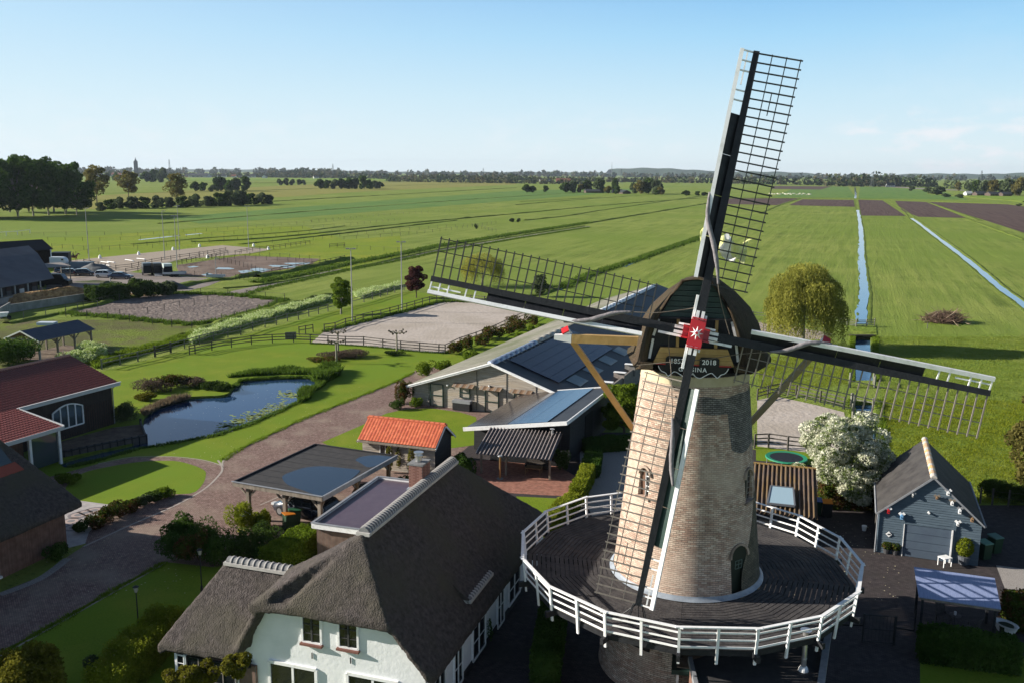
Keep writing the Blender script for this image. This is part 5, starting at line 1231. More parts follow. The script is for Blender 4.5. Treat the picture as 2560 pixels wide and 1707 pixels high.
sf = V_.thing('garden_sofa', 'dark wicker sofa in the shade under the corrugated shelter', 'sofa'); MB().b2((-3.2, 3.2, .15), (-2.4, 5.0, .42)).build('seat', mat('wicker', (.05, .04, .035), (.08, .07, .06), 8), sf, world=False); MB().b2((-3.3, 3.2, .42), (-3.1, 5.0, .85)).build('backrest', mat('wicker2', (.06, .05, .045), (.09, .08, .07), 8), sf, world=False)
tb = V_.thing('garden_table', 'low dark table standing before the wicker sofa under the shelter', 'table'); MB().b2((-2.0, 3.5, .5), (-1.2, 4.7, .56)).build('tabletop', OAKW, tb, world=False)
for x in (-1.95, -1.25):
    for y in (3.55, 4.65): MB().b2((x - .03, y - .03, 0), (x + .03, y + .03, .5)).build('leg', OAKW, tb, world=False)
# stove pipe behind the shelter roof, its cap catching the sun
c = PD(1381, 1072, 66.5); STEEL = mat('polished_steel', (.75, .75, .75), rough=.32, metal=.9)
sp = thing('stove_pipe', 'shiny steel stove pipe with flat hat behind the corrugated shelter', 'pipe', (c.x, c.y, 0)); MB().tube([(0, 0, 1.5), (0, 0, c.z - .1)], .1, 12).build('pipe', STEEL, sp, world=False); MB().tube([(0, 0, c.z + .02), (0, 0, c.z + .08)], [.2, .05], 12).build('hat', STEEL, sp, world=False); MB().tube([(0, 0, c.z - .1), (0, 0, c.z + .04)], .02, 6).build('stem', STEEL, sp, world=False)
# patio heater
c = P(1250, 1196); ht = thing('patio_heater', 'slim copper coloured patio heater standing on the brick patio', 'heater', (c.x, c.y, 0))
MB().tube([(0, 0, .05), (0, 0, 1.72)], .075, 10).build('post', mat('copper_post', (.45, .28, .13), rough=.3, metal=.7), ht, world=False); MB().tube([(0, 0, 1.72), (0, 0, 1.78)], [.19, .16], 12).build('hood', ZINC, ht, world=False); MB().tube([(0, 0, 0), (0, 0, .05)], .24, 12).build('foot', ZINC, ht, world=False)
# wooden bench and pot at the hedge
c = P(1434, 1222); bn = thing('garden_bench', 'dark wooden bench at the patio edge beside the hedge', 'bench', (c.x, c.y, 0), -1.9)
MB().b2((-.7, -.2, .4), (.7, .25, .45)).build('seat', OAKW, bn, world=False); MB().b2((-.7, .25, .45), (.7, .3, .9)).build('backrest', OAKW, bn, world=False)
for x in (-.6, .6): MB().b2((x - .03, -.18, 0), (x + .03, .28, .4)).build('leg', OAKW, bn, world=False)
c = P(1424, 1240); tp = thing('terracotta_pot', 'small terracotta pot with a young plant on the patio corner', 'pot', (c.x, c.y, 0)); MB().tube([(0, 0, 0), (0, 0, .3)], [.14, .2], 12).build('pot', mat('terracotta', (.5, .2, .1), rough=.8), tp, world=False)

# ---------------- grey-blue shed with bird boxes
U_ = F2((2335, 1190), (2313, 1100), 5.05)
bsh = U_.thing('blue_shed', 'blue grey boarded shed with steep dark roof, orange lichen ridge and a sectional garage door', 'shed')
BLUEB = mat('blue_grey_boards', (.07, .1, .13), (.1, .14, .175), 1.5, .7, stretch=(.5, 1, 5), bump=.3); BLUED = mat('blue_door', (.075, .1, .14), (.09, .125, .165), 1, .6)
BWd2, BE2, BR2, BL2 = 2.72, 2.6, 5.05, 8.1; DARKT = mat('shed_roof_slate', (.03, .028, .028), (.05, .046, .046), 3, .75, bump=.3, c3=(.06, .056, .054), s3=1.2)
for sg in (-1, 1):
    pts = [(0, -.15, BR2), (sg * (BWd2 + .12), -.15, BE2 - .12), (sg * (BWd2 + .12), BL2, BE2 - .12), (0, BL2, BR2)]
    MB().poly(pts, (0, 0, -.1)).build('roof_slope', DARKT, bsh, world=False)
    MB().poly([(0, -.17, BR2 + .03), (sg * (BWd2 + .14), -.17, BE2 - .1), (sg * (BWd2 + .14), -.17, BE2 - .22), (0, -.17, BR2 - .12)], (0, .03, 0)).build('barge_board', ZINC, bsh, world=False)
LICH = [mat('lichen_tile_%d' % i, a, b, 6, .9, bump=.4) for i, (a, b) in enumerate([((.35, .33, .3), (.5, .47, .42)), ((.5, .25, .08), (.4, .34, .27)), ((.55, .3, .1), (.6, .4, .2))])]
mb = MB(); K = 6
for yy, rr in ((0, .17), (.5, .2)):
    for i in range(K + 1): a = PI * i / K; mb.v.append((rr * math.cos(a), yy, rr * math.sin(a)))
for i in range(K): mb.f.append((i, i + 1, K + 2 + i, K + 1 + i))
mb.f += [tuple(range(K + 1))[::-1], tuple(range(K + 1, 2 * K + 2))]
lt = [mb.mesh('ridge_tile', m_) for m_ in LICH]
for i in range(17): obj('ridge_tile', lt[(0, 1, 0, 2, 0, 1, 1)[i % 7]], bsh, loc=(0, -.2 + i * .49, BR2 - .06 + .01 * (i % 2)))
MB().b2((-BWd2, .05, 0), (BWd2, BL2 - .1, BE2 - .05)).build('shed_wall', BLUEB, bsh, world=False)
gg = [(-BWd2, 0), (BWd2, 0), (BWd2, BE2 - .1), (0, BR2 - .14), (-BWd2, BE2 - .1)]
MB().poly([(a, .04, b) for a, b in gg], (0, .06, 0)).build('gable_wall', BLUEB, bsh, world=False)
boards(bsh, gg, X3, nF, (0, .035, 0), .145, BLUEB)
gd = MB().b2((-1.28, -.03, 0), (1.26, .0, 1.98)).build('garage_door', BLUED, bsh, world=False)
for i in range(4): MB().b2((-1.26, -.055, .03 + i * .49), (1.24, -.032, .49 + i * .49)).build('door_section', BLUED, gd, world=False)
MB().b2((-1.42, -.06, 0), (-1.3, 0, 2.6)).b2((1.28, -.06, 0), (1.42, 0, 2.6)).b2((-1.42, -.07, 2.0), (1.42, 0, 2.08)).build('door_frame', BLUEB, bsh, world=False)
MB().b2((1.2, -.12, 0), (1.28, -.05, 2.0)).build('door_post', WHITE, bsh, world=False); MB().b2((-1.34, -.1, 0), (-1.3, -.05, 2.0)).build('door_post', WHITE, bsh, world=False)
def birdbox(px, py, cm_, rm, lab, w=.2, h=.26, px2=None):
    w *= .72; h *= .75
    x, z = U_.vy(px, py, 0); c = U_.o + U_.x * x + U_.y * -.1
    b = thing('bird_box', lab, 'bird box', (c.x, c.y, z), U_.rz, 'bird boxes on the blue grey gable')
    MB().poly([(-w / 2, -.1, -h / 2), (w / 2, -.1, -h / 2), (w / 2, -.1, h / 2), (0, -.1, h / 2 + .08), (-w / 2, -.1, h / 2)], (0, .2, 0)).build('box', cm_, b, world=False)
    MB().beam((-w / 2 - .03, -.02, h / 2), (0, -.02, h / 2 + .11), .26, .02, up=Y3).beam((w / 2 + .03, -.02, h / 2), (0, -.02, h / 2 + .11), .26, .02, up=Y3).build('box_roof', rm, b, world=False)
    MB().tube([(0, -.1, 0), (0, -.12, 0)], .035, 8).build('entrance_hole', BLACK, b, world=False); return b
birdbox(2370, 1231, WHITE, WHITE, 'white bird box highest on the blue grey gable, near the right roof edge'); birdbox(2342, 1243, OAKW, OAK, 'small brown wooden bird box left of the topmost white one', .16, .14)
birdbox(2380, 1256, WHITE, OAK, 'white bird box with dark roof in the middle of the right gable side'); birdbox(2399, 1276, WHITE, ZINC, 'pale bird box right above the garage door corner', .2, .32)
birdbox(2430, 1297, OAKW, BLACK, 'brown bird box at the low right end of the gable', .2, .28); birdbox(2394, 1308, WHITE, WHITE, 'small white bird box above the potted shrub', .17, .2)
birdbox(2282, 1236, WHITE, ZINC, 'tiny white feeder high on the left half of the gable', .1, .16); birdbox(2221, 1276, RED, WHITE, 'red bird box with white roof at the left corner of the gable', .2, .26); birdbox(2254, 1290, mat('sky_blue', (.15, .35, .6)), WHITE, 'blue and white bird box left of the garage door', .22, .3)
x, z = U_.vy(2322, 1280, 0); MB().tube([(x, 0, z), (x, -.12, z)], .07, 8).build('gable_lamp', WHITE, bsh, world=False)
x, z = U_.vy(2222, 1334, 0); MB().poly([(x - .17, -.01, z), (x, -.01, z - .17), (x + .17, -.01, z), (x, -.01, z + .17)], (0, -.03, 0)).build('diamond_sign', WHITE, bsh, world=False)
MB().poly([(x - .08, -.045, z - .03), (x + .08, -.045, z - .03), (x + .09, -.045, z + .05), (x - .06, -.045, z + .04)], (0, -.006, 0)).build('horse_silhouette', BLACK, bsh, world=False)
MB().tube([(-BWd2 - .08, -.05, 0), (-BWd2 - .08, -.05, BE2 - .1)], .04, 8).build('downpipe', ZINC, bsh, world=False)
MB().tube([(BWd2 + .18, -.1, BE2 - .15), (BWd2 + .18, BL2, BE2 - .15)], .06, 8).tube([(-BWd2 - .18, -.1, BE2 - .15), (-BWd2 - .18, BL2, BE2 - .15)], .06, 8).build('gutter', ZINC, bsh, world=False)

# ---------------- brown corrugated shed behind the mill
K_ = F2((1890, 1158), (2040, 1172), 3.2)   # y left to right, +x towards camera
ks = K_.thing('corrugated_shed', 'small shed with rusty brown corrugated roof, moss streaks and one pale skylight', 'shed')
RUST = mat('rusty_corrugated', (.07, .045, .035), (.13, .09, .07), 3, .8, c3=(.17, .11, .05), s3=1.1, stretch=(.35, 3, 1)); zk = lambda x: 3.2 - 1.25 * x / 5.6
MB().grid(lambda u, v: (5.6 * u, -1.2 + 4.98 * v, zk(5.6 * u) + .07 * math.sin(v * 18 * 2 * PI) - .03 * int(u * 2.999)), 18, 18 * 6).build('corrugated_roof', RUST, ks, world=False, smooth=True)
mb = MB()
for i in range(18): y = -1.2 + 4.98 * (i + .25) / 18; mb.beam((0, y, zk(0) + .06), (5.6, y, zk(5.6) + .03), .05, .03)
mb.build('corrugation_crest', mat('mossy_crest', (.12, .1, .09), (.18, .14, .12), 2, .9, c3=(.24, .15, .05), s3=1.2), ks, world=False, kind='stuff')
mb = MB().tube([(-.02, -1.2, 3.22), (-.02, 3.8, 3.22)], .09, 8); mb.build('ridge_roll', mat('moss_ridge', (.2, .12, .05), (.3, .2, .06), 3, .9), ks, world=False)
MB().b2((.2, -1.1, 0), (5.3, 3.68, 1.8)).poly([(.2, -1.1, 1.8), (5.3, -1.1, 1.8), (5.3, -1.1, 1.88), (.2, -1.1, 3.0)], (0, 4.78, 0)).build('shed_wall', DPLANK, ks, world=False)
MB().poly([(2.9, 1.0, zk(2.9) + .15), (4.9, .85, zk(4.9) + .15), (4.9, 2.45, zk(4.9) + .15), (2.9, 2.35, zk(2.9) + .15)], (0, 0, .06)).build('skylight', mat('skylight_glass', (.3, .42, .5), rough=.3), ks, world=False)
mb = MB()
for a, b in (((2.9, 1.0), (4.9, .85)), ((4.9, .85), (4.9, 2.45)), ((4.9, 2.45), (2.9, 2.35)), ((2.9, 2.35), (2.9, 1.0))): mb.beam((a[0], a[1], zk(a[0]) + .18), (b[0], b[1], zk(b[0]) + .18), .1, .12)
mb.build('skylight_frame', mat('grey_frame', (.12, .13, .15)), ks, world=False)

# ---------------- pergola with polycarbonate roof
Z_ = F2((2300, 1490), (2502, 1520), 2.1)
gz = Z_.thing('pergola', 'pergola with tilted pale blue sheet roof on dark posts over garden chairs', 'pergola')
MB().poly([(0, -.05, 2.08), (0, 3.5, 2.08), (-2.85, 3.6, 2.4), (-2.85, -.1, 2.4)], (0, 0, -.04)).build('sheet_roof', mat('blue_sheet', (.2, .25, .42), (.27, .32, .5), 2, .35, spec=.6, stretch=(1, 8, 1)), gz, world=False)
mb = MB().beam((-.05, 0, 2.0), (-.05, 3.45, 2.0), .08, .12).beam((-2.8, 0, 2.3), (-2.8, 3.5, 2.3), .08, .12)
for i in range(5): mb.beam((0, .05 + i * .85, 1.99), (-2.85, .05 + i * .87, 2.31), .06, .1)
mb.build('rafters', OAK, gz, world=False)
for x, y in ((-.15, .15), (-.15, 3.3), (-2.7, .15), (-2.7, 3.4)): MB().b2((x - .06, y - .06, 0), (x + .06, y + .06, 2.0 - x * .1)).build('pergola_post', DPLANK, gz, world=False)
CHM = mat('grey_wood_chair', (.06, .055, .055), (.1, .09, .09), 4, .8)
def chair(c, rz, lab):
    t = thing('garden_chair', lab, 'chair', (c.x, c.y, 0), rz, 'garden chairs under the pergola')
    for i in range(5): MB().b2((-.25 + i * .105, -.25, .42), (-.16 + i * .105, .25, .45)).build('seat_slat', CHM, t, world=False)
    for i in range(5): MB().beam((-.21 + i * .105, .25, .45), (-.21 + i * .105, .42, 1.05), .08, .02).build('back_slat', CHM, t, world=False)
    for x in (-.25, .25):
        for y in (-.23, .25): MB().b2((x - .03, y - .03, 0), (x + .03, y + .03, .6)).build('leg', CHM, t, world=False)
chair(P(2358, 1560), .2, 'grey slatted garden chair on the left under the pale blue roof'); chair(P(2425, 1590), -2.5, 'grey slatted garden chair on the right beside the hedge')
c = P(2385, 1560); t_ = thing('side_table', 'small round garden table with a white cup between the two chairs', 'table', (c.x, c.y, 0)); MB().tube([(0, 0, .5), (0, 0, .53)], .3, 14).build('tabletop', CHM, t_, world=False); MB().tube([(0, 0, 0), (0, 0, .5)], .03, 6).build('leg', CHM, t_, world=False)
tag(MB().tube([(c.x, c.y, .531), (c.x, c.y, .7)], .06, 10).build('jug', WHITE, None), 'white jug standing on the small garden table', 'jug')
c = P(2512, 1585); bt = thing('bathtub_planter', 'old white bathtub used as a planter beside the pergola', 'bathtub', (c.x, c.y, 0), .5)
mb = MB(); K = 16
for (r1, r2, z) in ((.22, .42, .15), (.3, .52, .35), (.36, .6, .58), (.4, .64, .6), (.33, .56, .58)):
    for i in range(K): a = 2 * PI * i / K; mb.v.append((r1 * math.cos(a), r2 * math.sin(a), z))
for l in range(4):
    for i in range(K): a = l * K + i; b = l * K + (i + 1) % K; mb.f.append((a, b, b + K, a + K))
mb.build('tub', WHITE, bt, world=False, smooth=True); MB().tube([(0, 0, .1), (0, 0, .5)], [.25, .36], 14).build('soil', mat('soil', (.03, .04, .02)), bt, world=False)

# ---------------- annex under the gallery, lower right
an = thing('annex', 'low flat roofed annex below the gallery with white trimmed roof edge', 'building', (0, 0, 0))
a, b, c, d = P(1725, 1650, 3.0), P(2072, 1555, 3.0), P(2048, 1720, 3.0), P(1800, 1760, 3.0)
nrm_ = (c - b).normalized(); e_ = P(2030, 1850, 3.0); f_ = P(1770, 1850, 3.0)
MB().poly([a, P(1850, 1612, 3.0), b, e_, f_], (0, 0, -.3)).build('felt_roof', BITU, an)
MB().beam(b + Vector((.04, 0, .05)), e_ + Vector((.04, 0, .05)), .26, .3).beam(a + Vector((0, 0, .05)), f_ + Vector((0, 0, .05)), .16, .24).build('roof_edge', ZINC, an)
MB().poly([Vector((p.x, p.y, 0)) for p in (a, P(1850, 1612, 3.0), b, e_, f_)], (0, 0, 2.69)).build('annex_wall', BWALL, an)
c = P(2008, 1675, 3.0); fl_ = thing('flue_pipe', 'tall polished steel flue with flared cap rising from the annex roof', 'flue', (c.x, c.y, 3.0))
MB().tube([(0, 0, .05), (0, 0, 1.55)], .1, 16).build('pipe', STEEL, fl_, world=False); MB().tube([(0, 0, 0), (0, 0, .1), (0, 0, .2)], [.2, .18, .12], 16).build('collar', WHITE, fl_, world=False)
MB().tube([(0, 0, 1.5), (0, 0, 1.62), (0, 0, 1.72)], [.11, .12, .22], 16).build('flared_cap', STEEL, fl_, world=False); [MB().tube([(0, 0, z_), (0, 0, z_ + .04)], .115, 16).build('clamp_band', STEEL, fl_, world=False) for z_ in (.5, 1.0)]
# porch canopy left of it
c = P(1748, 1655, 2.2); po = thing('porch', 'small flat canopy with green edge and rusty top under the gallery', 'canopy', (c.x, c.y, 0), -.2)
MB().b2((-1.1, -.8, 2.0), (.9, .9, 2.2)).build('canopy_edge', DGREEN, po, world=False); MB().b2((-.9, -.6, 2.202), (.7, .8, 2.25)).build('canopy_top', mat('rusty_top', (.16, .12, .08), (.22, .17, .13), 3), po, world=False); MB().b2((-.9, -.6, 0), (-.8, .8, 2.0)).b2((.7, -.6, 0), (.8, .8, 2.0)).build('canopy_side', WHITE, po, world=False)

# ---------------- barn with dark red tiles by the pond
E0, E1 = P(48, 1019, 3.7), P(291, 956, 3.7); G_ = Frame(E1, E1 - E0)     # origin = right eave corner, y away
best = min(np.arange(4.5, 8, .02), key=lambda z: abs((P(172, 889, z) - E1).dot(G_.y)))
RW = -(P(172, 889, best) - G_.o).dot(G_.x); print('left barn ridge', best, RW)
lb = G_.thing('pond_barn', 'dark boarded barn with deep red tiled roof and white arched window beside the pond', 'barn')
REDT = mat('deep_red_tiles', (.11, .024, .02), (.17, .038, .03), 4, .4, spec=.4, bump=.1)
zl_ = lambda x: 3.75 + (best - 3.75) * (-x) / RW
def tilegrid(x0, x1, y0, y1, zf, root, m, nt_, nr, name='roof_tiles'):
    def f(u, v):
        x = x0 + (x1 - x0) * u; return (x, y0 + (y1 - y0) * v, zf(x) + .03 * math.sin(v * nt_ * 2 * PI) + .035 * ((u * nr) % 1 if u < 1 else 1))
    mb = MB(); us = []
    for i in range(nr): us += [i / nr, (i + .97) / nr]
    k = nt_ * 4; b = 0
    for u in us:
        r_ = (u * nr) % 1; x = x0 + (x1 - x0) * u
        for j in range(k + 1): v = j / k; mb.v.append((x, y0 + (y1 - y0) * v, zf(x) + .03 * math.sin(v * nt_ * 2 * PI) + (.05 if r_ > .5 else 0)))
    for i in range(len(us) - 1):
        for j in range(k): a = i * (k + 1) + j; mb.f.append((a, a + k + 1, a + k + 2, a + 1))
    return mb.build(name, m, root, world=False, kind='stuff')
tilegrid(-RW, .15, -24, .15, zl_, lb, REDT, 96, 17)
MB().poly([(-RW, .1, best), (-2 * RW, .1, 3.75), (-2 * RW, -24, 3.75), (-RW, -24, best)], (0, 0, -.1)).build('rear_slope', REDT, lb, world=False)
MB().poly([(-RW, .08, best - .05), (.1, .08, 3.6), (.1, -24, 3.6), (-RW, -24, best - .05)], (0, 0, -.1)).build('roof_deck', DPLANK, lb, world=False)
MB().beam((.2, .2, 3.62), (.2, -9.9, 3.62), .1, .32).beam((.3, .2, 3.78), (.3, -9.8, 3.78), .14, .05).build('eave_board', mat('pale_fascia', (.5, .52, .53), (.58, .6, .6), 2, .6), lb, world=False)
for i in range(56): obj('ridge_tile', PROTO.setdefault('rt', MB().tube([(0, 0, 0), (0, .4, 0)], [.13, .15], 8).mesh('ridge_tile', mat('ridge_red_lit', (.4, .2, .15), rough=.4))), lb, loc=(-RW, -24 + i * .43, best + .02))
MB().b2((-2 * RW + .4, -23.5, 0), (-.35, -.25, 3.5)).poly([(-2 * RW + .4, -.25, 3.5), (-.35, -.25, 3.5), (-RW, -.25, best - .2)], (0, -23, 0)).build('barn_wall', mat('brown_black_boards', (.02, .015, .014), (.04, .028, .025), 2, .6, stretch=(3, 3, .4)), lb, world=False)
mb = MB()
for i in range(44): y = -.4 - i * .24; mb.beam((-.33, y, .1), (-.33, y, 2.3 if y > -3.2 or y < -7 else .3), .035, .03)
mb.build('wall_battens', mat('brown_boards', (.07, .04, .035), (.1, .06, .05), 3), lb, world=False, kind='stuff')
# arched window
w0 = G_.vx(131, 1048, -.3); w1 = G_.vx(210, 1082, -.3); w2 = G_.vx(190, 1025, -.3); wb_ = G_.vx(135, 1105, -.3)
ya, yb, zb_ = w0[0], w1[0], wb_[1] * .5 + w1[1] * .5; zb_ = max(.3, zb_ + .9); ztop = zb_ + 1.95
def archy(y): t = (y - ya) / (yb - ya); return zb_ + 1.45 + .5 * math.sin(PI * min(1, max(0, t)) * .9 + .12)
pts = [(ya, zb_), (yb, zb_)] + [(yb + (ya - yb) * i / 12, archy(yb + (ya - yb) * i / 12)) for i in range(13)]
wn_ = MB().poly([(-.3, a_, b_) for a_, b_ in pts], (.03, 0, 0)).build('arched_window', GLASSB, lb, world=False); f = MB()
for (a_, b_), (c_, d_) in zip(pts, pts[1:] + pts[:1]): f.beam((-.24, a_, b_), (-.24, c_, d_), .1, .1, up=X3)
f.build('window_frame', WHITE, wn_, world=False); f = MB()
for i in (1, 2, 3): y = ya + (yb - ya) * i / 4; f.beam((-.24, y, zb_), (-.24, y, archy(y)), .1, .08, up=X3)
f.build('window_mullion', WHITE, wn_, world=False)
MB().tube([(.0, -.2, 3.5), (-.2, -.3, 3.2), (-.22, -.3, .1)], .05, 8).build('downpipe', ZINC, lb, world=False)
# projecting porch part towards the camera
tilegrid(.1, 5.0, -24, -9.9, lambda x: 3.75 - .17 * x, lb, REDT, 56, 14)
MB().beam((5.0, -9.8, 2.85), (.2, -9.8, 3.62), .09, .3).beam((5.0, -9.8, 2.8), (5.0, -24, 2.8), .09, .3).build('porch_fascia', mat('pale_fascia2', (.5, .52, .53), rough=.6), lb, world=False)
for x, y in ((4.7, -10.1), (4.7, -12.6), (2.4, -10.1)): MB().b2((x - .1, y - .1, 0), (x + .1, y + .1, 2.85)).build('porch_post', WHITE, lb, world=False)
MB().b2((1.0, -22, 0), (4.0, -12.6, 2.7)).build('porch_wall', BWALL, lb, world=False); MB().b2((4.62, -12.5, .2), (4.66, -10.2, 2.6)).build('porch_glazing', GLASSB, lb, world=False)
# retaining wall at the pond: pale panels behind dark posts
rw = thing('retaining_wall', 'low retaining wall of dark posts and concrete panels at the pond edge', 'wall', (0, 0, 0)); ra, rb, rc = P(120, 1150), P(366, 1100), P(352, 1062)
n_ = 13; RWM = mat('concrete_panel', (.07, .068, .065), (.12, .115, .11), 2, .9)
for i in range(n_):
    p, q = ra.lerp(rb, i / n_), ra.lerp(rb, (i + 1) / n_); MB().beam(p + UP * -.05, q + UP * -.05, .12, .9).build('wall_panel', RWM, rw); MB().beam(q + UP * -.5, q + UP * .55, .16).build('wall_post', DPLANK, rw)
MB().beam(rb + UP * -.05, rc + UP * -.05, .12, .9).build('wall_panel', RWM, rw); MB().beam(rc + UP * -.5, rc + UP * .6, .16).build('wall_post', DPLANK, rw)
MB().beam(ra + UP * .45, rb + UP * .45, .3, .08).build('wall_cap', DPLANK, rw)
sheet('gravel_strip', [(120, 1146), (364, 1096), (350, 1060), (282, 1068), (120, 1112)], DIRT, .016)

# ---------------- big thatched house at the left edge, in its own shade
Q = P(188, 1265, 2.6); dR = Vector((.33, .944, 0)).normalized()
T_ = Frame(Q, dR)    # origin = right end of the low eave; y away, x right
th = T_.thing('thatched_house', 'large dark thatched house at the left edge with white framed window', 'house')
ax = P(0, 1040, 8.2); xx = (ax - T_.o).dot(T_.x); yy = (ax - T_.o).dot(T_.y); print('left thatch ridge', xx, yy)
RX = -6.9; ZT = 9.7
mb = MB(); mb.poly([(.1, .6, 2.7), (RX, -2.6, ZT), (RX, -18.5, ZT), (.1, -18.5, 2.7)], (0, 0, -.45)); mb.poly([(RX, -2.6, ZT), (2 * RX, .6, 2.7), (2 * RX, -18.5, 2.7), (RX, -18.5, ZT)], (0, 0, -.45)); mb.poly([(.1, .6, 2.7), (2 * RX, .6, 2.7), (RX, -2.6, ZT)], (0, -.2, -.45))  # near end lies out of view, its length shaped to shade the lawn
ro = mb.build('thatched_roof', THATCH, th, world=False); thatchify(ro, .16)
MB().b2((2 * RX + .8, -18, -.05), (-.75, -.1, 2.45)).poly([(2 * RX + .8, -18, 2.45), (-.75, -18, 2.45), (RX, -18, ZT - .6)], (0, .2, 0)).build('wall', BWALL, th, world=False)
window(th, (-.75, -8.3, .35), Y3, X3, 3.4, 2.0, 2, 1, ft=.16, gm=GLASS); MB().b2((-.76, -8.6, .1), (-.6, -4.7, .22)).build('window_ledge', WHITE, th, world=False)
sk_ = MB().b2((-3.6, -4.3, 0), (-2.4, -2.4, .1)); y0_, z0_ = T_.vx(10, 1205, -3)
zt_ = lambda x: 2.7 + (ZT - 2.7) * (-x) / (-RX)
MB().poly([(-2.6, y0_ - 1.1, zt_(-2.6) + .12), (-2.6, y0_ + .3, zt_(-2.6) + .12), (-3.6, y0_ + .3, zt_(-3.6) + .12), (-3.6, y0_ - 1.1, zt_(-3.6) + .12)], (0, 0, .06)).build('skylight', GLASSB, th, world=False)
MB().poly([(-2.2, y0_ - 1.3, zt_(-2.2) + .06), (-2.2, y0_ + .7, zt_(-2.2) + .06), (-2.6, y0_ + .5, zt_(-2.6) + .1), (-2.6, y0_ - 1.3, zt_(-2.6) + .1)], (0, 0, .05)).build('red_apron', mat('red_apron', (.25, .06, .04), rough=.7), th, world=False)

# ---------------- stable with long sloping roof (left)
A_, Bq = P(0, 712, 3), P(125, 690, 3); J_ = Frame(Bq, Bq - A_)
stb = J_.thing('stable', 'long stable with slate grey roof and white lower doors below it', 'stable')
SLATE = mat('slate_sheets', (.05, .055, .07), (.075, .08, .1), .6, .6, c3=(.09, .1, .12), s3=.1)
MB().poly([(.4, .5, 2.55), (.4, -46, 2.55), (-12.5, -46, 7.2), (-12.5, 12.5, 7.2), (-9, 10, 6)], (0, 0, -.12)).build('roof_slope', SLATE, stb, world=False)
for y in (-8, -14, -20): MB().poly([(-4.6, y, 4.42), (-6.2, y, 5.0), (-6.2, y - 1.1, 5.0), (-4.6, y - 1.1, 4.42)], (0, 0, .04)).build('roof_light', mat('stable_light', (.12, .15, .18)), stb, world=False)
MB().poly([(-12.5, -46, 7.2), (-12.5, 12.5, 7.2), (-25, 12.5, 2.6), (-25, -46, 2.6)], (0, 0, -.12)).build('roof_slope', SLATE, stb, world=False)
MB().b2((-24, -45, 0), (-2.2, -.5, 2.4)).build('stable_wall', mat('stable_dark', (.02, .018, .02), (.04, .03, .03), 1), stb, world=False)
MB().b2((-2.2, -45, 0), (.2, -.3, .08)).build('walkway', YARD, stb, world=False)
for i in range(12):
    y = -1.0 - i * 3.4
    MB().b2((-2.15, y - 1.2, .1), (-2.08, y, 1.25)).build('stable_door', WHITE if i % 2 == 1 or i > 3 else mat('grey_door', (.1, .1, .1)), stb, world=False); MB().b2((-2.15, y - 1.2, 1.25), (-2.1, y, 2.2)).build('grille', mat('dark_red_grille', (.06, .035, .035)), stb, world=False)
    MB().b2((-.05, y - 2.0, 0), (.12, y - 1.85, 2.4)).build('stable_post', mat('pale_post', (.4, .42, .42)) if i < 5 else OAK, stb, world=False)
mb = MB()
for z in (.25, .6, .95): mb.beam((.05, -.5, z), (.05, -28, z), .04)
mb.build('stable_rail', ZINC, stb, world=False)
# ---------------- black barn behind
A_, Bq = P(40, 630, 3.8), P(128, 624, 3.8); N_ = Frame(Bq, Bq - A_)
bb = N_.thing('black_barn', 'black open fronted barn with dark roof behind the stable', 'barn')
R1 = P(85, 600, 5.9); rx = (R1 - N_.o).dot(N_.x)
MB().poly([(.3, .3, 3.9), (.3, -22, 3.9), (rx, -22, 5.9), (rx, .3, 5.9)], (0, 0, -.12)).poly([(rx, .3, 5.9), (rx, -22, 5.9), (2 * rx, -22, 3.9), (2 * rx, .3, 3.9)], (0, 0, -.12)).build('roof', mat('black_sheets', (.012, .013, .018), rough=.7), bb, world=False)
MB().b2((2 * rx, -.2, 0), (0, 0, 3.8)).b2((2 * rx, -22, 0), (2 * rx + .2, -.2, 3.8)).poly([(2 * rx, -.1, 3.8), (0, -.1, 3.8), (rx, -.1, 5.7)], (0, .15, 0)).b2((2 * rx + .2, -22, 0), (0, -21.8, 3.8)).build('barn_wall', mat('brown_cladding', (.03, .022, .02), (.045, .03, .028), 2), bb, world=False)
MB().b2((-.1, -.25, 0), (.02, .0, 3.8)).build('corner_post', WHITE, bb, world=False)
for y in (-5, -10, -15): MB().b2((-.2, y, 0), (0, y + .2, 3.8)).build('barn_post', OAK, bb, world=False)
dk_ = thing('dark_shed', 'small dark shed behind the white horse box', 'shed', P(150, 664), .3); MB().b2((-1.6, 0, 0), (1.9, 4, 2.7)).build('shed_wall', mat('shed_dark', (.03, .032, .035)), dk_, world=False); MB().b2((-1.7, -.2, 2.7), (2.0, 4.2, 2.85)).build('shed_roof', BLACK, dk_, world=False)

# ---------------- field shelter with blue black roof
Y_ = F2((57, 826), (190, 800), 3.4); PVL = 8.1
pv = Y_.thing('field_shelter', 'open timber field shelter with blue black gabled roof on pale posts', 'shelter')
NAVY = mat('navy_roof', (.018, .028, .055), (.026, .038, .07), 1, .45, spec=.5)
corr_pts = lambda sg: MB().grid(lambda u, v: (sg * 2.6 * u, -.35 + (PVL + .7) * v, 3.4 - 1.05 * u - .02 * ((u * 8) % 1)), 16, 4)
for sg in (-1, 1):
    corr_pts(sg).build('roof_slope', NAVY, pv, world=False); MB().poly([(0, -.3, 3.38), (sg * 2.58, -.3, 2.33), (sg * 2.58, PVL + .3, 2.33), (0, PVL + .3, 3.38)], (0, 0, -.06)).build('roof_underlay', OAK, pv, world=False)
    MB().poly([(0, -.37, 3.44), (sg * 2.65, -.37, 2.38), (sg * 2.65, -.37, 2.2), (0, -.37, 3.26)], (0, -.04, 0)).build('barge_board', mat('pale_green_board', (.4, .44, .4)), pv, world=False)
PP = mat('pale_timber', (.42, .4, .36), (.5, .48, .44), 3, .8)
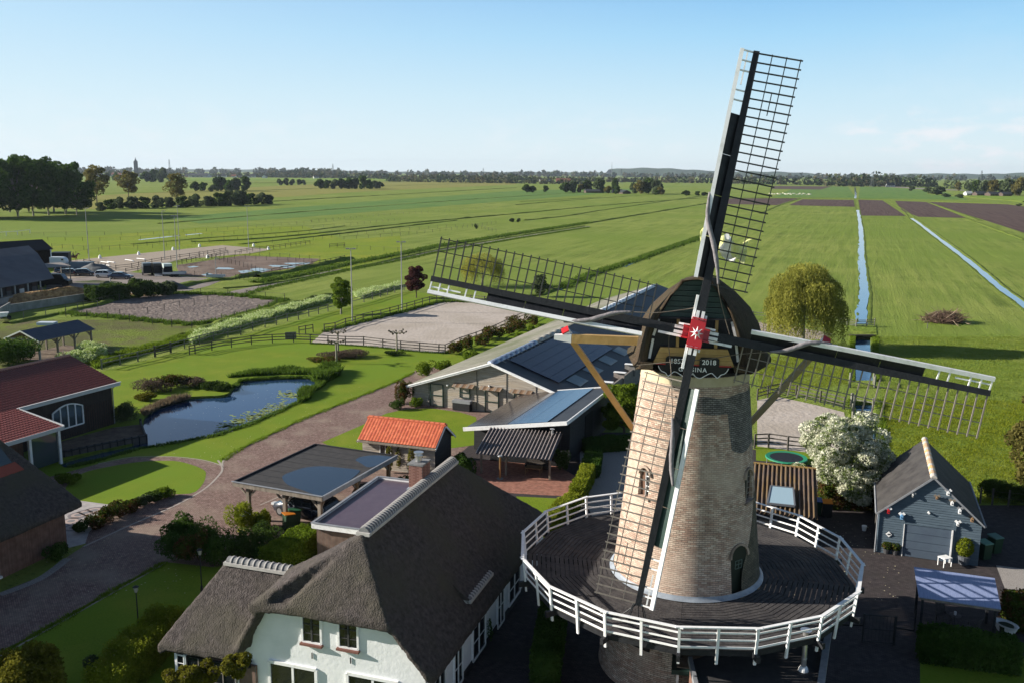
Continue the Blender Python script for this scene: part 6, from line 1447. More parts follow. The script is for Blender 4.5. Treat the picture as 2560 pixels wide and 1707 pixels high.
for sg in (-1, 1):
    for y in (0, 2.7, 5.4, 8.1):
        MB().b2((sg * 2.2 - .09, y - .09, 0), (sg * 2.2 + .09, y + .09, 2.4)).build('shelter_post', PP if y == 0 else OAK, pv, world=False)
        mb = MB()
        for s in (-1, 1):
            if -.1 < y + s * .9 < 8.3: mb.beam((sg * 2.2, y, 1.5), (sg * 2.2, y + s * .85, 2.3), .09)
        mb.beam((sg * 2.2, y, 1.6), (sg * 1.5, y, 2.35), .09); mb.build('brace', OAK, pv, world=False)
for y in (0, 8.1): MB().b2((-2.2, y - .07, 2.25), (2.2, y + .07, 2.42)).build('tie_beam', PP, pv, world=False)
for sg in (-1, 1): MB().b2((sg * 2.2 - .07, 0.08, 2.2), (sg * 2.2 + .07, 8.0, 2.34)).build('plate', OAK, pv, world=False)
mb = MB()
sheet('shelter_floor', [tuple((Y_.o + Y_.x * a + Y_.y * b)[:2]) for a, b in ((-2.4, -.3), (2.4, -.3), (2.4, 8.5), (-2.4, 8.5))], DIRT, .02, world=True)
# ================================================================== VEGETATION
BARK = mat('bark', (.07, .055, .04), (.13, .11, .085), 4, .9, bump=.5, stretch=(4, 4, 1)); BARKP = mat('pale_bark', (.2, .18, .15), (.3, .27, .22), 4, .9)
L_DARK = leafmat('leaf_dark', (.03, .07, .012), (.09, .15, .03), .35, .3)
L_OLIVE = leafmat('leaf_olive', (.11, .1, .03), (.2, .18, .055), .5, .4)
L_MID = leafmat('leaf_mid', (.035, .065, .015), (.08, .125, .03), .4, .3)
L_GREY = leafmat('leaf_greygreen', (.06, .085, .04), (.11, .14, .065), .4, .35)
L_BRIGHT = leafmat('leaf_bright', (.09, .15, .012), (.19, .26, .03), 1.2, .4)
L_LIME = leafmat('leaf_lime', (.15, .19, .015), (.28, .31, .035), 1.0, .45)
L_WILLOW = leafmat('leaf_willow', (.19, .2, .04), (.38, .37, .08), .5, .45)
L_RED = leafmat('leaf_copper', (.05, .018, .02), (.12, .05, .045), 1.2, .35)
L_SHRUB = leafmat('leaf_shrub', (.03, .055, .01), (.09, .13, .02), 1.5, .3, c3=(.13, .06, .03), f3=1.8)
L_YSHRUB = leafmat('leaf_yshrub', (.09, .09, .012), (.2, .19, .03), 1.5, .35)
L_HEATH = leafmat('leaf_heather', (.08, .06, .045), (.17, .13, .1), 2, .3)
L_WHITE = leafmat('blossom_white', (.6, .6, .46), (.85, .85, .72), 2.2, .3, c3=(.14, .2, .04), f3=1.5)
L_PARS = leafmat('cow_parsley', (.17, .28, .035), (.3, .42, .08), 1.2, .4, c3=(.75, .8, .5), f3=3.5)
L_REED = leafmat('reed_green', (.06, .11, .015), (.12, .19, .03), 1.0, .35); L_DRY = leafmat('dry_stems', (.16, .12, .08), (.25, .2, .13), 2, .3)
L_FAR = leafmat('leaf_far', (.02, .04, .02), (.06, .09, .035), .02, .2, c3=(.1, .09, .05), f3=.012)

def willow(px, top, width, n, label, seed=1, col=L_WILLOW, group=None):
    loc = P(*px); H = tall(px[0], px[1], top); R = width * (loc - Vector((0, 0, CAM_H))).length / FPX / 2
    rg = np.random.default_rng(seed); C = []
    subs = [(0, 0, H * .97, R * .5), (R * .42, R * .1, H * .82, R * .46), (-R * .45, -R * .1, H * .86, R * .5), (R * .15, -R * .45, H * .8, R * .46), (-R * .2, R * .45, H * .8, R * .45), (R * .62, -R * .2, H * .6, R * .34), (-R * .62, .1, H * .62, R * .36), (R * .5, R * .45, H * .62, R * .32), (-R * .5, -R * .45, H * .6, R * .34)]
    K = 22; ns = n // K; k = np.linspace(0, 1, K)[:, None]
    for i in range(ns):
        sx_, sy_, sz_, sr = subs[rg.integers(len(subs))]; a = rg.random() * 6.28; q = rg.random() ** .5 * sr; el = math.sqrt(max(0, 1 - (q / sr) ** 2))
        x, y, z0 = sx_ + q * math.cos(a), sy_ + q * math.sin(a), sz_ - sr * .55 * (1 - el) - .1 * H * rg.random() * (rg.random() < .4)
        Ls = min(z0 - .2, H * (.1 + .5 * rg.random() ** 1.5)); oa = math.atan2(y, x)
        pts = np.concatenate([x + math.cos(oa) * .6 * np.sqrt(k) + .35 * k * k + rg.normal(size=(K, 1)) * .06, y + math.sin(oa) * .6 * np.sqrt(k) + rg.normal(size=(K, 1)) * .06, z0 + .3 * np.sin(k * 3) - Ls * k], 1)
        C.append(pts)
    C = np.concatenate(C) + rg.normal(size=(ns * K, 3)) * .1
    V, F = leaves(C, .1 * (H / 11) ** .5, dirs=np.array([[0, 0, -1.0]]), aspect=3.2)
    t = thing('willow_tree', label, 'tree', (loc.x, loc.y, 0), 0, group)
    cs = [(R * .5 * math.cos(a), R * .5 * math.sin(a), H * .8) for a in np.linspace(0, 6, 9)]
    obj('trunk', limb_mb(H, H * .22, R, cs, H * .03, seed, 1).mesh('trunk', BARKP), t); obj('crown', npmesh('crown', V, F, col), t); return t
willow((2004, 872), 652, 178, 46000, 'large yellow green weeping willow beside the sandy path and the ditch', 3)
willow((1206, 716), 630, 105, 16000, 'yellow green weeping willow standing in the field behind the left sail', 5)
tree('wl2', (1352, 742), 686, lm=L_GREY, bm=BARK, n=3000, leaf=.2, base=.12, wide=44, label='small grey green tree behind the left sail near a ditch', form='round')
# dark stand at the left
k = 0
for px, tp, wd in (((-60, 548), 392, 120), ((-15, 543), 390, 105), ((45, 543), 390, 105), ((25, 531), 386, 100), ((84, 541), 396, 95), ((72, 530), 384, 90), ((122, 539), 392, 100), ((135, 531), 400, 95), ((165, 537), 402, 95), ((192, 538), 428, 80), ((-110, 545), 395, 120)):
    lab = ('dark green tree, %s in the stand by the left edge' % ['at the far left', 'second from the left edge', 'with a pale forked trunk', 'behind the forked trunk', 'with a thin pale trunk', 'tallest at the back', 'with a thick short trunk', 'right of the thick trunk', 'near the right end', 'lowest and rightmost', 'beyond the frame edge'][k])
    tree('dark%d' % (k % 3), px, tp, lm=L_DARK, bm=BARKP, n=8500, leaf=.8, base=.12, wide=wd * .98, label=lab, name='broadleaf_tree', group='dark trees in the stand at the left', nb=44, form='elm', fork=1 + (k % 3 == 2), tr=.42, seed=40 + k % 3, rz=k * 1.3); k += 1
for i, (px, tp, wd) in enumerate((((243, 512), 415, 62), ((322, 502), 428, 50), ((443, 514), 435, 48))):
    tree('pale%d' % (i % 2), px, tp, lm=L_OLIVE, bm=BARK, n=3200, leaf=.8, base=.3, wide=wd, label='olive tinted tree in fresh leaf, %s of the three behind the bush row' % ['leftmost and tallest', 'middle one', 'rightmost and roundest'][i], name='young_leaf_tree', group='olive trees behind the bush row', form='poplar', nb=22, tr=.28, seed=60 + i, rz=i * 2)
# bush row under them
bx = [(252, 528, 26), (275, 524, 30), (300, 522, 34), (330, 522, 36), (360, 521, 34), (392, 520, 36), (424, 519, 30), (458, 519, 34), (490, 518, 38), (520, 516, 30), (548, 516, 40), (575, 515, 46), (602, 514, 44), (628, 512, 34), (655, 511, 34), (672, 511, 28)]
for i, (x, y, w) in enumerate(bx):
    tree('bush%d' % (i % 3), (x, y), y - w * .78, lm=[L_GREY, L_MID, L_GREY][i % 3], bm=BARK, n=900, leaf=.7, base=.02, wide=w * 1.25, label='rounded bush, %s from the left in the field bush row' % ORD[i], name='bush', cat='bush', group='bush row in the field under the olive trees', nb=10, tr=.1, seed=70 + i % 3, rz=i)
def clump(lst, lab, grp, kinds, name='tree'):
    order = sorted(range(len(lst)), key=lambda q: lst[q][0])
    for i, (x, y, w, h) in enumerate(lst):
        kd = kinds[i % len(kinds)]
        tree(kd[0], (x, y), y - h, lm=kd[1], bm=BARK, n=kd[2], leaf=kd[3], base=kd[4], wide=w, label='%s %s, %s from the left' % (('tall' if h > 27 else 'low' if h < 17 else 'mid-height'), lab, ORD[order.index(i)]), name=name, group=grp, form=kd[5], nb=kd[6], tr=.2, seed=80 + i % 3, rz=i * 1.7)
KD = [('fm1', L_MID, 700, 1.6, .1, 'round', 12), ('fm2', L_DARK, 700, 1.6, .08, 'round', 12), ('fm3', L_GREY, 600, 1.5, .1, 'poplar', 12)]
clump([(488, 479, 20, 24), (508, 478, 22, 20), (530, 480, 20, 16), (552, 478, 30, 34), (572, 479, 24, 26), (590, 478, 30, 30), (612, 479, 28, 36), (540, 478, 18, 32)], 'tree in the dark clump beyond the olive trees', 'clump in mid field', KD)
clump([(800, 473, 24, 24), (818, 472, 22, 20), (835, 473, 22, 22), (852, 473, 24, 25), (872, 473, 26, 27), (888, 473, 24, 26), (905, 474, 26, 34), (922, 473, 22, 22), (938, 472, 20, 18), (950, 472, 18, 17)], 'tree in the long dark meadow thicket', 'thicket in the meadows', KD)
clump([(365, 456, 22, 26), (385, 456, 24, 30), (405, 457, 26, 34), (425, 455, 18, 18), (290, 453, 18, 20), (268, 452, 16, 18)], 'dark tree left of the distant town', 'trees at the far farm', KD)
clump([(700, 464, 16, 15), (716, 464, 14, 17), (730, 464, 16, 14), (748, 463, 14, 13), (760, 463, 12, 12)], 'thin tree in the far meadow row', 'thin row in the far meadow', [KD[2]])
clump([(1413, 482, 26, 24), (1432, 482, 24, 26), (1450, 482, 22, 20), (1466, 482, 26, 30), (1500, 483, 34, 34), (1520, 484, 22, 18), (1540, 486, 20, 20), (1585, 484, 24, 24), (1600, 485, 30, 32), (1622, 485, 36, 38), (1640, 486, 30, 32), (1652, 487, 24, 18), (1538, 482, 18, 34)], 'tree at the lone mid distance farm', 'trees around the lone farm', [KD[0], KD[2], ('fm4', L_OLIVE, 700, 1.5, .1, 'round', 12)])
clump([(1316, 482, 20, 20), (1332, 482, 20, 16), (1363, 481, 16, 16), (1714, 490, 20, 13), (1745, 490, 16, 11), (1762, 490, 16, 9), (1640, 488, 20, 12)], 'round bush on the field edge', 'lone bushes on the field edge', [KD[0]], name='bush')
clump([(1190, 573, 10, 12), (1280, 556, 14, 9), (1296, 556, 12, 9)], 'small scrubby bush on the meadow ditch', 'scrub on the meadow ditch', [KD[2]], name='bush')
clump([(2325, 486, 30, 16), (2345, 488, 34, 20), (2278, 478, 14, 12), (2364, 494, 20, 9), (2400, 496, 18, 9), (2548, 516, 12, 6)], 'bush beside the far right track', 'bushes beside the far track', [KD[2]], name='bush')
clump([(2440, 486, 24, 34), (2460, 487, 26, 32), (2480, 488, 30, 36), (2500, 488, 26, 34), (2520, 489, 30, 38), (2545, 490, 30, 44), (2570, 490, 30, 44), (2420, 480, 20, 20), (2395, 478, 14, 22)], 'tree behind the right hand farm', 'wood edge behind the right hand farm', [KD[0], KD[2], ('fm4', L_OLIVE, 700, 1.5, .1, 'round', 12)])
# far woods, one mass per belt
def belt(name, px, H, label, sp=13, dens=26, m=L_FAR, jitter=.35, seed=0, depth=60, q=5.5, base=0.0):
    rg = np.random.default_rng(seed); pts = [P(*a) for a in px]; C = []
    for a, b in zip(pts, pts[1:]):
        L = (b - a).length; n = int(L / sp)
        for i in range(n):
            c = a.lerp(b, (i + rg.random()) / n); h = H * (.62 + .2 * math.sin(c.x * .006 + seed) * math.sin(c.x * .0023 + 1) + .1 * math.sin(c.x * .031 + seed * 2) + .16 * abs(rg.normal())); r = h * .5
            y = c.y + rg.random() * depth
            p = blob_pts(dens, (c.x, y, h * .5), (r, r * .6, h * .5), .5); p[: dens // 3, 2] *= .45
            C.append(p)
    C = np.concatenate(C); C[:, 2] = np.maximum(C[:, 2], .5) + base
    V, F = leaves(C, q * (.6 + .8 * rg.random((len(C), 1))))
    o = obj(name, npmesh(name, V, F, m), kind='stuff'); o['label'] = label
belt('distant_wood', [(-60, 441), (230, 442), (600, 444), (900, 448), (1290, 453)], 20, 'dark tree belt around the distant town on the horizon', 4.5, 16, seed=1, depth=200)
belt('distant_wood', [(660, 443), (740, 443), (850, 445)], 30, 'taller dark wood behind the bright meadow', 5, 26, seed=2, depth=120)
belt('distant_wood', [(960, 455), (1100, 457), (1290, 460), (1420, 462), (1480, 462)], 17, 'mixed olive and green hedgerow wood before the horizon', 5, 18, seed=3, depth=60, q=3.5)
belt('distant_wood', [(1290, 453), (1500, 456), (1800, 460), (2000, 464), (2300, 468)], 20, 'dark wood belt behind the fields right of centre', 5, 18, seed=4, depth=160, q=5)
belt('distant_wood', [(2080, 467), (2200, 468), (2360, 469)], 31, 'dark round crowned wood before the low blue hill', 6, 26, seed=5, depth=90, q=5)
belt('distant_wood', [(-300, 431), (600, 436), (1290, 442), (1900, 448), (2900, 458)], 34, 'far blue forest along the whole horizon', 18, 18, seed=6, depth=900, q=14)
belt('distant_wood', [(2380, 474), (2600, 479), (2900, 484)], 20, 'light green wood along the right edge of the fields', 5, 18, seed=8, depth=60, q=3.5, m=L_GREY)
# low hill range on the right horizon
HILLM = mat('forest_hill', (.02, .045, .02), (.05, .08, .03), .01, .95)
mb = MB().grid(lambda u, v: (900 + 6400 * u, 8200 + 900 * v, max(-1, (26 + 36 * math.sin(u * 7 + .5) ** 2 * (.35 + u) + 9 * math.sin(u * 31) + 30 * max(0, math.sin((u - .62) * 8)))) * math.sin(PI * v) + 3 * math.sin(u * 160)), 200, 8); struct('hills', mb, HILLM, True)
mb = MB().grid(lambda u, v: (-6500 + 8000 * u, 8600 + 900 * v, (16 + 12 * math.sin(u * 9) ** 2 + 3 * math.sin(u * 140)) * math.sin(PI * v) + 1), 200, 8); struct('hills', mb, HILLM, True)

# nearer single trees
tree('green1', (853, 786), 694, lm=L_BRIGHT, bm=BARKP, n=9000, leaf=.17, base=.2, wide=56, label='small fresh green tree between the paddock fence and the sand arena', form='poplar', nb=30, tr=.14, seed=3)
tree('maple', (1041, 745), 664, lm=L_RED, bm=BARK, n=5000, leaf=.2, base=.2, wide=54, label='small copper red maple beside the field fence', form='poplar', nb=26, tr=.1, seed=4)
tree('green2', (1560, 1092), 950, lm=L_BRIGHT, bm=BARK, n=24000, leaf=.12, base=.15, wide=112, label='bright green tree behind the solar shed, left of the mill tower', form='elm', nb=46, tr=.12, seed=5)
haw = tree('hawthorn', (2098, 1256), 1035, lm=L_WHITE, bm=BARK, n=62000, leaf=.1, base=.1, wide=205, label='hawthorn tree covered in white blossom beside the near ditch', form='elm', nb=70, tr=.14, seed=6)
tree('edge', (2625, 1275), 930, lm=L_OLIVE, bm=BARK, n=22000, leaf=.16, base=.06, wide=200, label='olive brown leafed tree cut by the right edge of the frame', form='round', nb=44, tr=.14, seed=8)
# pollarded planes
def pollard(px, H, arms, lab, seed, leafy=False, tr=.11, spread=1.2, kn=.12, group=None):
    rg = random.Random(seed); c = P(*px); t = thing('pollard_tree', lab, 'tree', (c.x, c.y, 0), rg.random() * 3, group)
    mb = MB().tube([(0, 0, -.05), (.02, .02, H * .5), (0, 0, H)], [tr * 1.2, tr, tr * .9], 8)
    ms = MB(); L_ = []
    for i in range(arms):
        a = i * 2 * PI / arms + rg.uniform(-.3, .3); r = spread * rg.uniform(.75, 1.1); z = H + rg.uniform(-.05, .25)
        p = [(0, 0, H * .93), (r * .4 * math.cos(a), r * .4 * math.sin(a), z + .03), (r * .75 * math.cos(a), r * .75 * math.sin(a), z - .05), (r * math.cos(a + .1), r * math.sin(a + .1), z + .12)]
        mb.tube(p, [tr * .7, tr * .5, tr * .42, tr * .6], 6)
        for q in (p[2], p[3]):
            q2 = Vector(q); ms.tube([q2 - UP * kn, q2 - UP * kn * .5, q2, q2 + UP * kn * .6, q2 + UP * kn], [kn * .3, kn * .95, kn * 1.1, kn * .8, kn * .25], 7)
            if leafy: L_.append(blob_pts(260, q, (.24, .24, .2)))
    obj('trunk', mb.mesh('trunk', BARKP if not leafy else OAK), t); obj('knuckles', ms.mesh('knuckles', BARK, None, True), t)
    if leafy: V, F = leaves(np.concatenate(L_), .07); obj('shoots', npmesh('shoots', V, F, L_YSHRUB), t)
    return t
pollard((841, 908), 2.5, 6, 'pollarded plane with pale trunk in front of the heather bed', 1, group='pollarded planes on the lawn'); pollard((846, 884), 2.6, 6, 'pollarded plane standing behind the heather bed, nearest the arena gate', 2, group='pollarded planes on the lawn'); pollard((992, 877), 2.3, 7, 'pollarded plane standing alone before the arena fence', 3, group='pollarded planes on the lawn')
for i, (px, lab) in enumerate((((455, 1800), 'leafy espalier pollard at the bottom edge, left of three'), ((505, 1800), 'leafy espalier pollard at the bottom edge, middle of three'), ((590, 1790), 'leafy espalier pollard rising highest before the white gable'))):
    c = PD(px[0], [1700, 1690, 1668][i], 29.5); t = pollard((px[0], 1780), c.z, 5, lab, 10 + i, True, .05, .42, .1, 'espalier pollards before the farmhouse'); t.location = (c.x, c.y, 0)
# far right windblown shed shrubs, hedges and beds
def B(px, size, m, lab, grp=None, **k): return bush(px, size, m, lab, group=grp, **k)
for i, (x, y, w, h) in enumerate([(1135, 884, 2.6, 1.7), (1168, 872, 2.4, 1.9), (1202, 862, 2.8, 1.8), (1236, 850, 2.8, 2.0), (1268, 838, 2.8, 1.9), (1300, 826, 3.0, 2.0), (1328, 812, 2.6, 1.8), (1215, 846, 2.6, 1.9), (1285, 820, 2.6, 2.1)]):
    B((x, y), (w, w, h), L_SHRUB, 'brown green shrub, %s from the lower left in the row between arena and barn' % ORD[i], 'shrub row between arena and barn', n=1500, leaf=.12)
for i, (x, y, w, h, m_, l) in enumerate([(1068, 938, 2.8, 1.9, L_BRIGHT, 'bright green bush left of the barn roof, biggest of the light ones'), (1108, 925, 2.6, 1.2, L_BRIGHT, 'light green bush partly behind the barn roof edge'), (1175, 905, 2.4, 1.6, L_BRIGHT, 'light green rounded bush below the arena corner'), (1260, 880, 2.4, 1.2, L_GREY, 'clipped grey green bush beside the barn roof'), (1298, 858, 2.4, 1.5, L_BRIGHT, 'light green bush halfway along the barn roof'), (1335, 838, 2.2, 1.6, L_BRIGHT, 'light green bush at the top end of the shrub row')]):
    B((x, y), (w, w, h), m_, l, n=1500, leaf=.12)
B((1012, 1008), (2.0, 2.0, 2.6), L_SHRUB, 'tall reddish green shrub at the left corner of the barn gable', n=3000, leaf=.1); B((990, 1022), (1.8, 1.5, 1.0), L_MID, 'low green shrub beside the drive at the barn corner', n=1500, leaf=.08); B((1040, 1016), (2.2, 1.3, 1.1), L_BRIGHT, 'bright low shrub at the foot of the barn gable', n=1800, leaf=.08)
o = bush((858, 893), (7.8, 3.2, 1.05), L_HEATH, 'long mound of purple brown heather behind the pollard', name='flower_bed', cat='flower bed', n=6000, leaf=.09, nb=22, rz=.15); bush((812, 903), (4.2, 2.6, .7), L_SHRUB, 'low evergreen bed in front of the heather', name='flower_bed', cat='flower bed', n=2500, leaf=.08, nb=12); bush((990, 887), (3.8, 1.8, .6), L_MID, 'low dark planting around the lone pollard', name='flower_bed', cat='flower bed', n=2000, leaf=.08, nb=10)
# pond plants
for i, (x, y, sx, sy, h, m_, l) in enumerate([(385, 978, 5.0, 2.6, 1.5, L_HEATH, 'brown seed headed perennials on the pond peninsula'), (430, 968, 4.5, 2.6, 1.6, L_SHRUB, 'brown green perennials in the middle of the pond peninsula'), (480, 968, 4.0, 2.4, 1.3, L_HEATH, 'pinkish brown perennials on the pond peninsula'), (525, 972, 4.0, 2.2, .9, L_MID, 'broad leafed green plants near the peninsula tip'), (562, 975, 2.6, 1.5, .8, L_MID, 'dark green plants at the very tip of the peninsula'), (365, 1000, 2.6, 1.6, .9, L_YSHRUB, 'yellowish plants on the bank left of the peninsula')]):
    bush((x, y), (sx, sy, h), m_, l, name='waterside_plants', cat='plants', n=2600, leaf=.1, nb=14, rz=.2)
B((312, 1052), (3.2, 3.0, 1.9), L_GREY, 'round pale green willow shrub at the corner of the pond barn', n=6000, leaf=.07, nb=16)
poly = [(570, 944), (600, 941), (640, 939), (700, 936), (760, 936), (795, 940), (800, 925), (740, 922), (660, 926), (590, 934)]
tufts('reeds', poly, 6000, .42, L_REED, 'green reeds along the far pond edge', wpx=True, seed=2, z=-.05)
tufts('reeds', [(790, 958), (812, 958), (850, 938), (845, 925), (810, 925), (798, 935)], 4500, .7, L_REED, 'tall iris clump at the right end of the pond', wpx=True, seed=3)
tufts('reeds', [(745, 1008), (775, 998), (780, 978), (760, 978), (748, 990)], 2200, .5, L_REED, 'iris clump on the near right pond bank', wpx=True, seed=4)
tufts('reeds', [(770, 985), (800, 972), (815, 960), (798, 956), (782, 972)], 1200, .4, L_REED, 'low rushes between the iris clumps', wpx=True, seed=5)
tufts('reeds', [(350, 1030), (400, 1006), (470, 990), (475, 996), (405, 1016), (362, 1040)], 1600, .35, L_DRY, 'dry rushes at the left pond bank', wpx=True, seed=6)
ALG = mat('duckweed', (.2, .26, .07), (.3, .36, .12), 2, .9); mb = MB(); rg = random.Random(4)
for i in range(450):
    t = rg.random(); x = 548 + 165 * t + rg.gauss(0, 10); y = 1082 - 62 * t + rg.gauss(0, 7) - 8; c = P(x, y, -.215); r = rg.uniform(.04, .16)
    mb.add([(c.x + r * math.cos(a) * 1.4, c.y + r * math.sin(a), -.212) for a in np.linspace(0, 6.28, 8)[:-1]], [tuple(range(7))])
for i in range(60):
    c = P(720 + rg.gauss(0, 14), 985 + rg.gauss(0, 5), -.21); r = rg.uniform(.06, .2); mb.add([(c.x + r * math.cos(a) * 1.4, c.y + r * math.sin(a), -.212) for a in np.linspace(0, 6.28, 8)[:-1]], [tuple(range(7))])
o = mb.build('duckweed', ALG, None, kind='stuff'); o['label'] = 'floating weed along the near pond bank'
# around the oval lawn and the left house
B((172, 1208), (1.9, 1.6, .95), L_BRIGHT, 'small bright shrub on the left end of the oval lawn', n=3000, leaf=.08)
for i, (x, y, w, h, m_) in enumerate([(205, 1330, 1.5, .8, L_MID), (232, 1318, 1.8, 1.0, L_SHRUB), (262, 1303, 1.9, 1.1, L_SHRUB), (295, 1288, 1.9, 1.1, L_SHRUB), (328, 1275, 1.7, 1.0, L_SHRUB), (358, 1262, 1.6, .8, L_GREY), (388, 1250, 1.5, .8, L_MID), (412, 1242, 1.6, .8, L_BRIGHT)]):
    B((x, y), (w, w, h), m_, 'shrub in the bed below the oval lawn, %s from the left' % ORD[i], 'shrub bed below the oval lawn', n=1700, leaf=.08)
B((145, 1395), (1.8, 1.6, 1.1), L_DARK, 'dark rounded shrub against the brick wall of the left house', n=2200, leaf=.08)
tag(bush((182, 1322), (.55, .55, .5), mat('pale_boulder', (.4, .4, .42)), 'x', n=10, nb=1), 'pale rounded stone at the edge of the pebble mosaic', 'stone').name = 'boulder'
# dark shrubs between drive and farmhouse
for i, (x, y, w, h, m_, l) in enumerate([(452, 1395, 2.6, 2.0, L_DARK, 'dark evergreen shrub nearest the drive kerb'), (490, 1405, 2.8, 2.1, L_SHRUB, 'dark brown green shrub behind the lamp post'), (520, 1380, 3.0, 2.4, L_DARK, 'dark evergreen mass between lamp post and lime shrub'), (560, 1400, 3.0, 2.0, L_DARK, 'dark evergreen shrub below the carport, centre'), (610, 1395, 3.0, 1.9, L_MID, 'dark green shrub behind the wing ridge'), (655, 1375, 3.0, 1.9, L_MID, 'mid green shrub right of the wheelie bin'), (690, 1400, 2.6, 1.5, L_DARK, 'low dark shrub beside the farmhouse roof edge'), (435, 1360, 2.0, 1.7, L_DARK, 'dark shrub at the drive bend'), (470, 1345, 2.0, 1.8, L_DARK, 'dark feathery evergreen beside the drive')]):
    B((x, y), (w, w, h), m_, l, n=3200, leaf=.08)
B((600, 1328), (2.2, 2.0, 2.3), L_LIME, 'lime green feathery shrub left of the carport', n=4500, leaf=.07); B((650, 1322), (2.0, 1.8, 1.3), L_LIME, 'yellow green shrub in front of the parked car', n=4000, leaf=.08)
a, b = P(680, 1430), P(785, 1365); hedge(a, b, 1.6, 1.3, L_BRIGHT, 'bright green clipped hedge beside the thatched roof', n=9000, leaf=.09)
B((985, 1235), (3.4, 2.0, 1.0), L_BRIGHT, 'green planting beneath the climbers of the orange roofed shed', n=4500, leaf=.08); B((1010, 1222), (1.6, 1.2, 1.2), L_DARK, 'dark shrub left of the chimney', n=1500, leaf=.08)
for i, (x, y) in enumerate(((918, 1160), (975, 1180), (1000, 1175), (1030, 1185))):
    c = P(x, y); c = c + S_.x * .1; mb_ = blob_pts(500, (c.x, c.y, 1.1), (.3, .25, 1.0)); V, F = leaves(mb_, .09); tag(obj('climber', npmesh('climber', V, F, L_YSHRUB)), ['yellow green climber near the left end of the grey shed front', 'sparse climber right of the shed window', 'thin climber in the middle of the shed front', 'leafy climber at the right end of the shed front'][i], 'climber')
# foreground left
B((75, 1770), (3.6, 3.2, 3.0), L_YSHRUB, 'yellow green leafy shrub filling the bottom left corner', n=17000, leaf=.09, nb=22)
a, b = P(262, 1760), P(425, 1590); hedge(a, b, 1.5, 1.5, L_LIME, 'loose sunlit hedge beside the wing of the farmhouse', n=28000, leaf=.06, rough=.28)
B((235, 1700), (1.6, 1.4, 1.2), L_GREY, 'grey green shrub left of the sunlit hedge', n=2500, leaf=.09)
# around the patio
for p, q, w, h, m_, l, n_ in (((1485, 1150), (1476, 1195), 1.2, 1.1, L_DARK, 'dark hedge along the gravel yard, far part', 4000), ((1470, 1200), (1440, 1262), .9, 1.2, L_LIME, 'sunlit yellow green hedge between patio and gravel', 7000), ((1436, 1268), (1350, 1345), .9, 1.1, L_LIME, 'sunlit yellow green hedge bending toward the gallery', 7000)):
    hedge(P(*p), P(*q), w, h, m_, l, n=n_, leaf=.08)
hedge(P(1460, 1130), P(1590, 1120), 1.0, 1.1, L_DARK, 'dark hedge at the far side of the gravel yard', n=4000)
B((1160, 1190), (2.4, 2.0, 2.2), L_DARK, 'dark ivy mass between the orange shed and the shelter', n=3500, leaf=.09); B((1405, 1175), (1.4, 1.0, 2.0), L_DARK, 'dark climber on the right post of the shelter', n=1800, leaf=.08)
hedge(P(2050, 1262), P(2190, 1268), 1.6, 1.5, L_SHRUB, 'yellow green hedge below the white hawthorn', n=9000, leaf=.09)
hedge(P(2296, 1640), P(2540, 1672), 1.3, 1.4, L_DARK, 'dark clipped hedge in front of the pergola', n=8000, leaf=.08); hedge(P(2512, 1560), P(2700, 1580), 1.6, 1.6, L_SHRUB, 'dark hedge right of the pergola with a sunlit top', n=8000, leaf=.09)
hedge(P(1385, 1560), P(1360, 1720), 1.2, 1.5, L_DARK, 'dark hedge between farmhouse and gallery', n=6000, leaf=.08)
for i, (x, y, w, h) in enumerate([(2470, 1238, 2.2, 1.3), (2500, 1246, 2.4, 1.5), (2530, 1252, 2.2, 1.4), (2560, 1258, 2.4, 1.4)]): B((x, y), (w, w, h), L_MID, 'green bramble bush on the wire fence, %s right of the blue shed' % ORD[i], 'brambles on the wire fence', n=2000, leaf=.09)
B((1210, 1600), (1.2, 1.0, 1.8), L_DARK, 'dark climber on the side wall of the farmhouse', n=1500, leaf=.07)
# potted shrub by the blue shed
c = P(2408, 1408); pt = thing('planter', 'round dark planter with a yellow green shrub right of the garage door', 'planter', (c.x, c.y, 0)); MB().tube([(0, 0, 0), (0, 0, .5)], [.26, .36], 14).build('pot', mat('grey_pot', (.1, .11, .13), rough=.6), pt, world=False)
V, F = leaves(blob_pts(2600, (0, 0, 1.05), (.5, .5, .6)), .07); obj('foliage', npmesh('foliage', V, F, L_LIME), pt)
for i, (x, y) in enumerate(((2216, 1382), (2238, 1385))):
    c = P(x, y); p_ = thing('flower_pot', ['pot with drooping dark grass left of the garage door', 'second dark grass pot closer to the garage door'][i], 'pot', (c.x, c.y, 0)); MB().tube([(0, 0, 0), (0, 0, .3)], [.16, .22], 12).build('pot', mat('dark_pot', (.05, .05, .055)), p_, world=False); V, F = leaves(blob_pts(500, (0, 0, .5), (.3, .3, .25)), .07); obj('foliage', npmesh('foliage', V, F, L_SHRUB), p_)
# left middle: bushes, hedge, manure, cow parsley
for i, (x, y, w, h, m_, l) in enumerate([(18, 905, 6.0, 3.0, L_DARK, 'dark round shrub beyond the red roof, left one'), (52, 905, 6.5, 3.4, L_DARK, 'dark round shrub beyond the red roof, right one')]): B((x, y), (w, w, h), m_, l, n=3500, leaf=.16)
B((200, 905), (5.2, 4, 1.6), L_PARS, 'white flowering cow parsley clump behind the red roof, left one', n=5000, leaf=.1); B((240, 892), (5.2, 4, 2.0), L_PARS, 'white flowering cow parsley clump behind the red roof, right one', n=6000, leaf=.1)
hedge(P(228, 756), P(312, 746), 3.0, 2.4, L_MID, 'tall clipped hedge beside the manure heap', n=9000, leaf=.22, rough=.3)
B((366, 744), (6.5, 5, 3.6), L_MID, 'big rounded shrub at the paddock corner', n=7000, leaf=.22, nb=16); B((412, 738), (5, 4, 2.6), L_GREY, 'second big shrub right of the round one', n=5000, leaf=.22, nb=14)
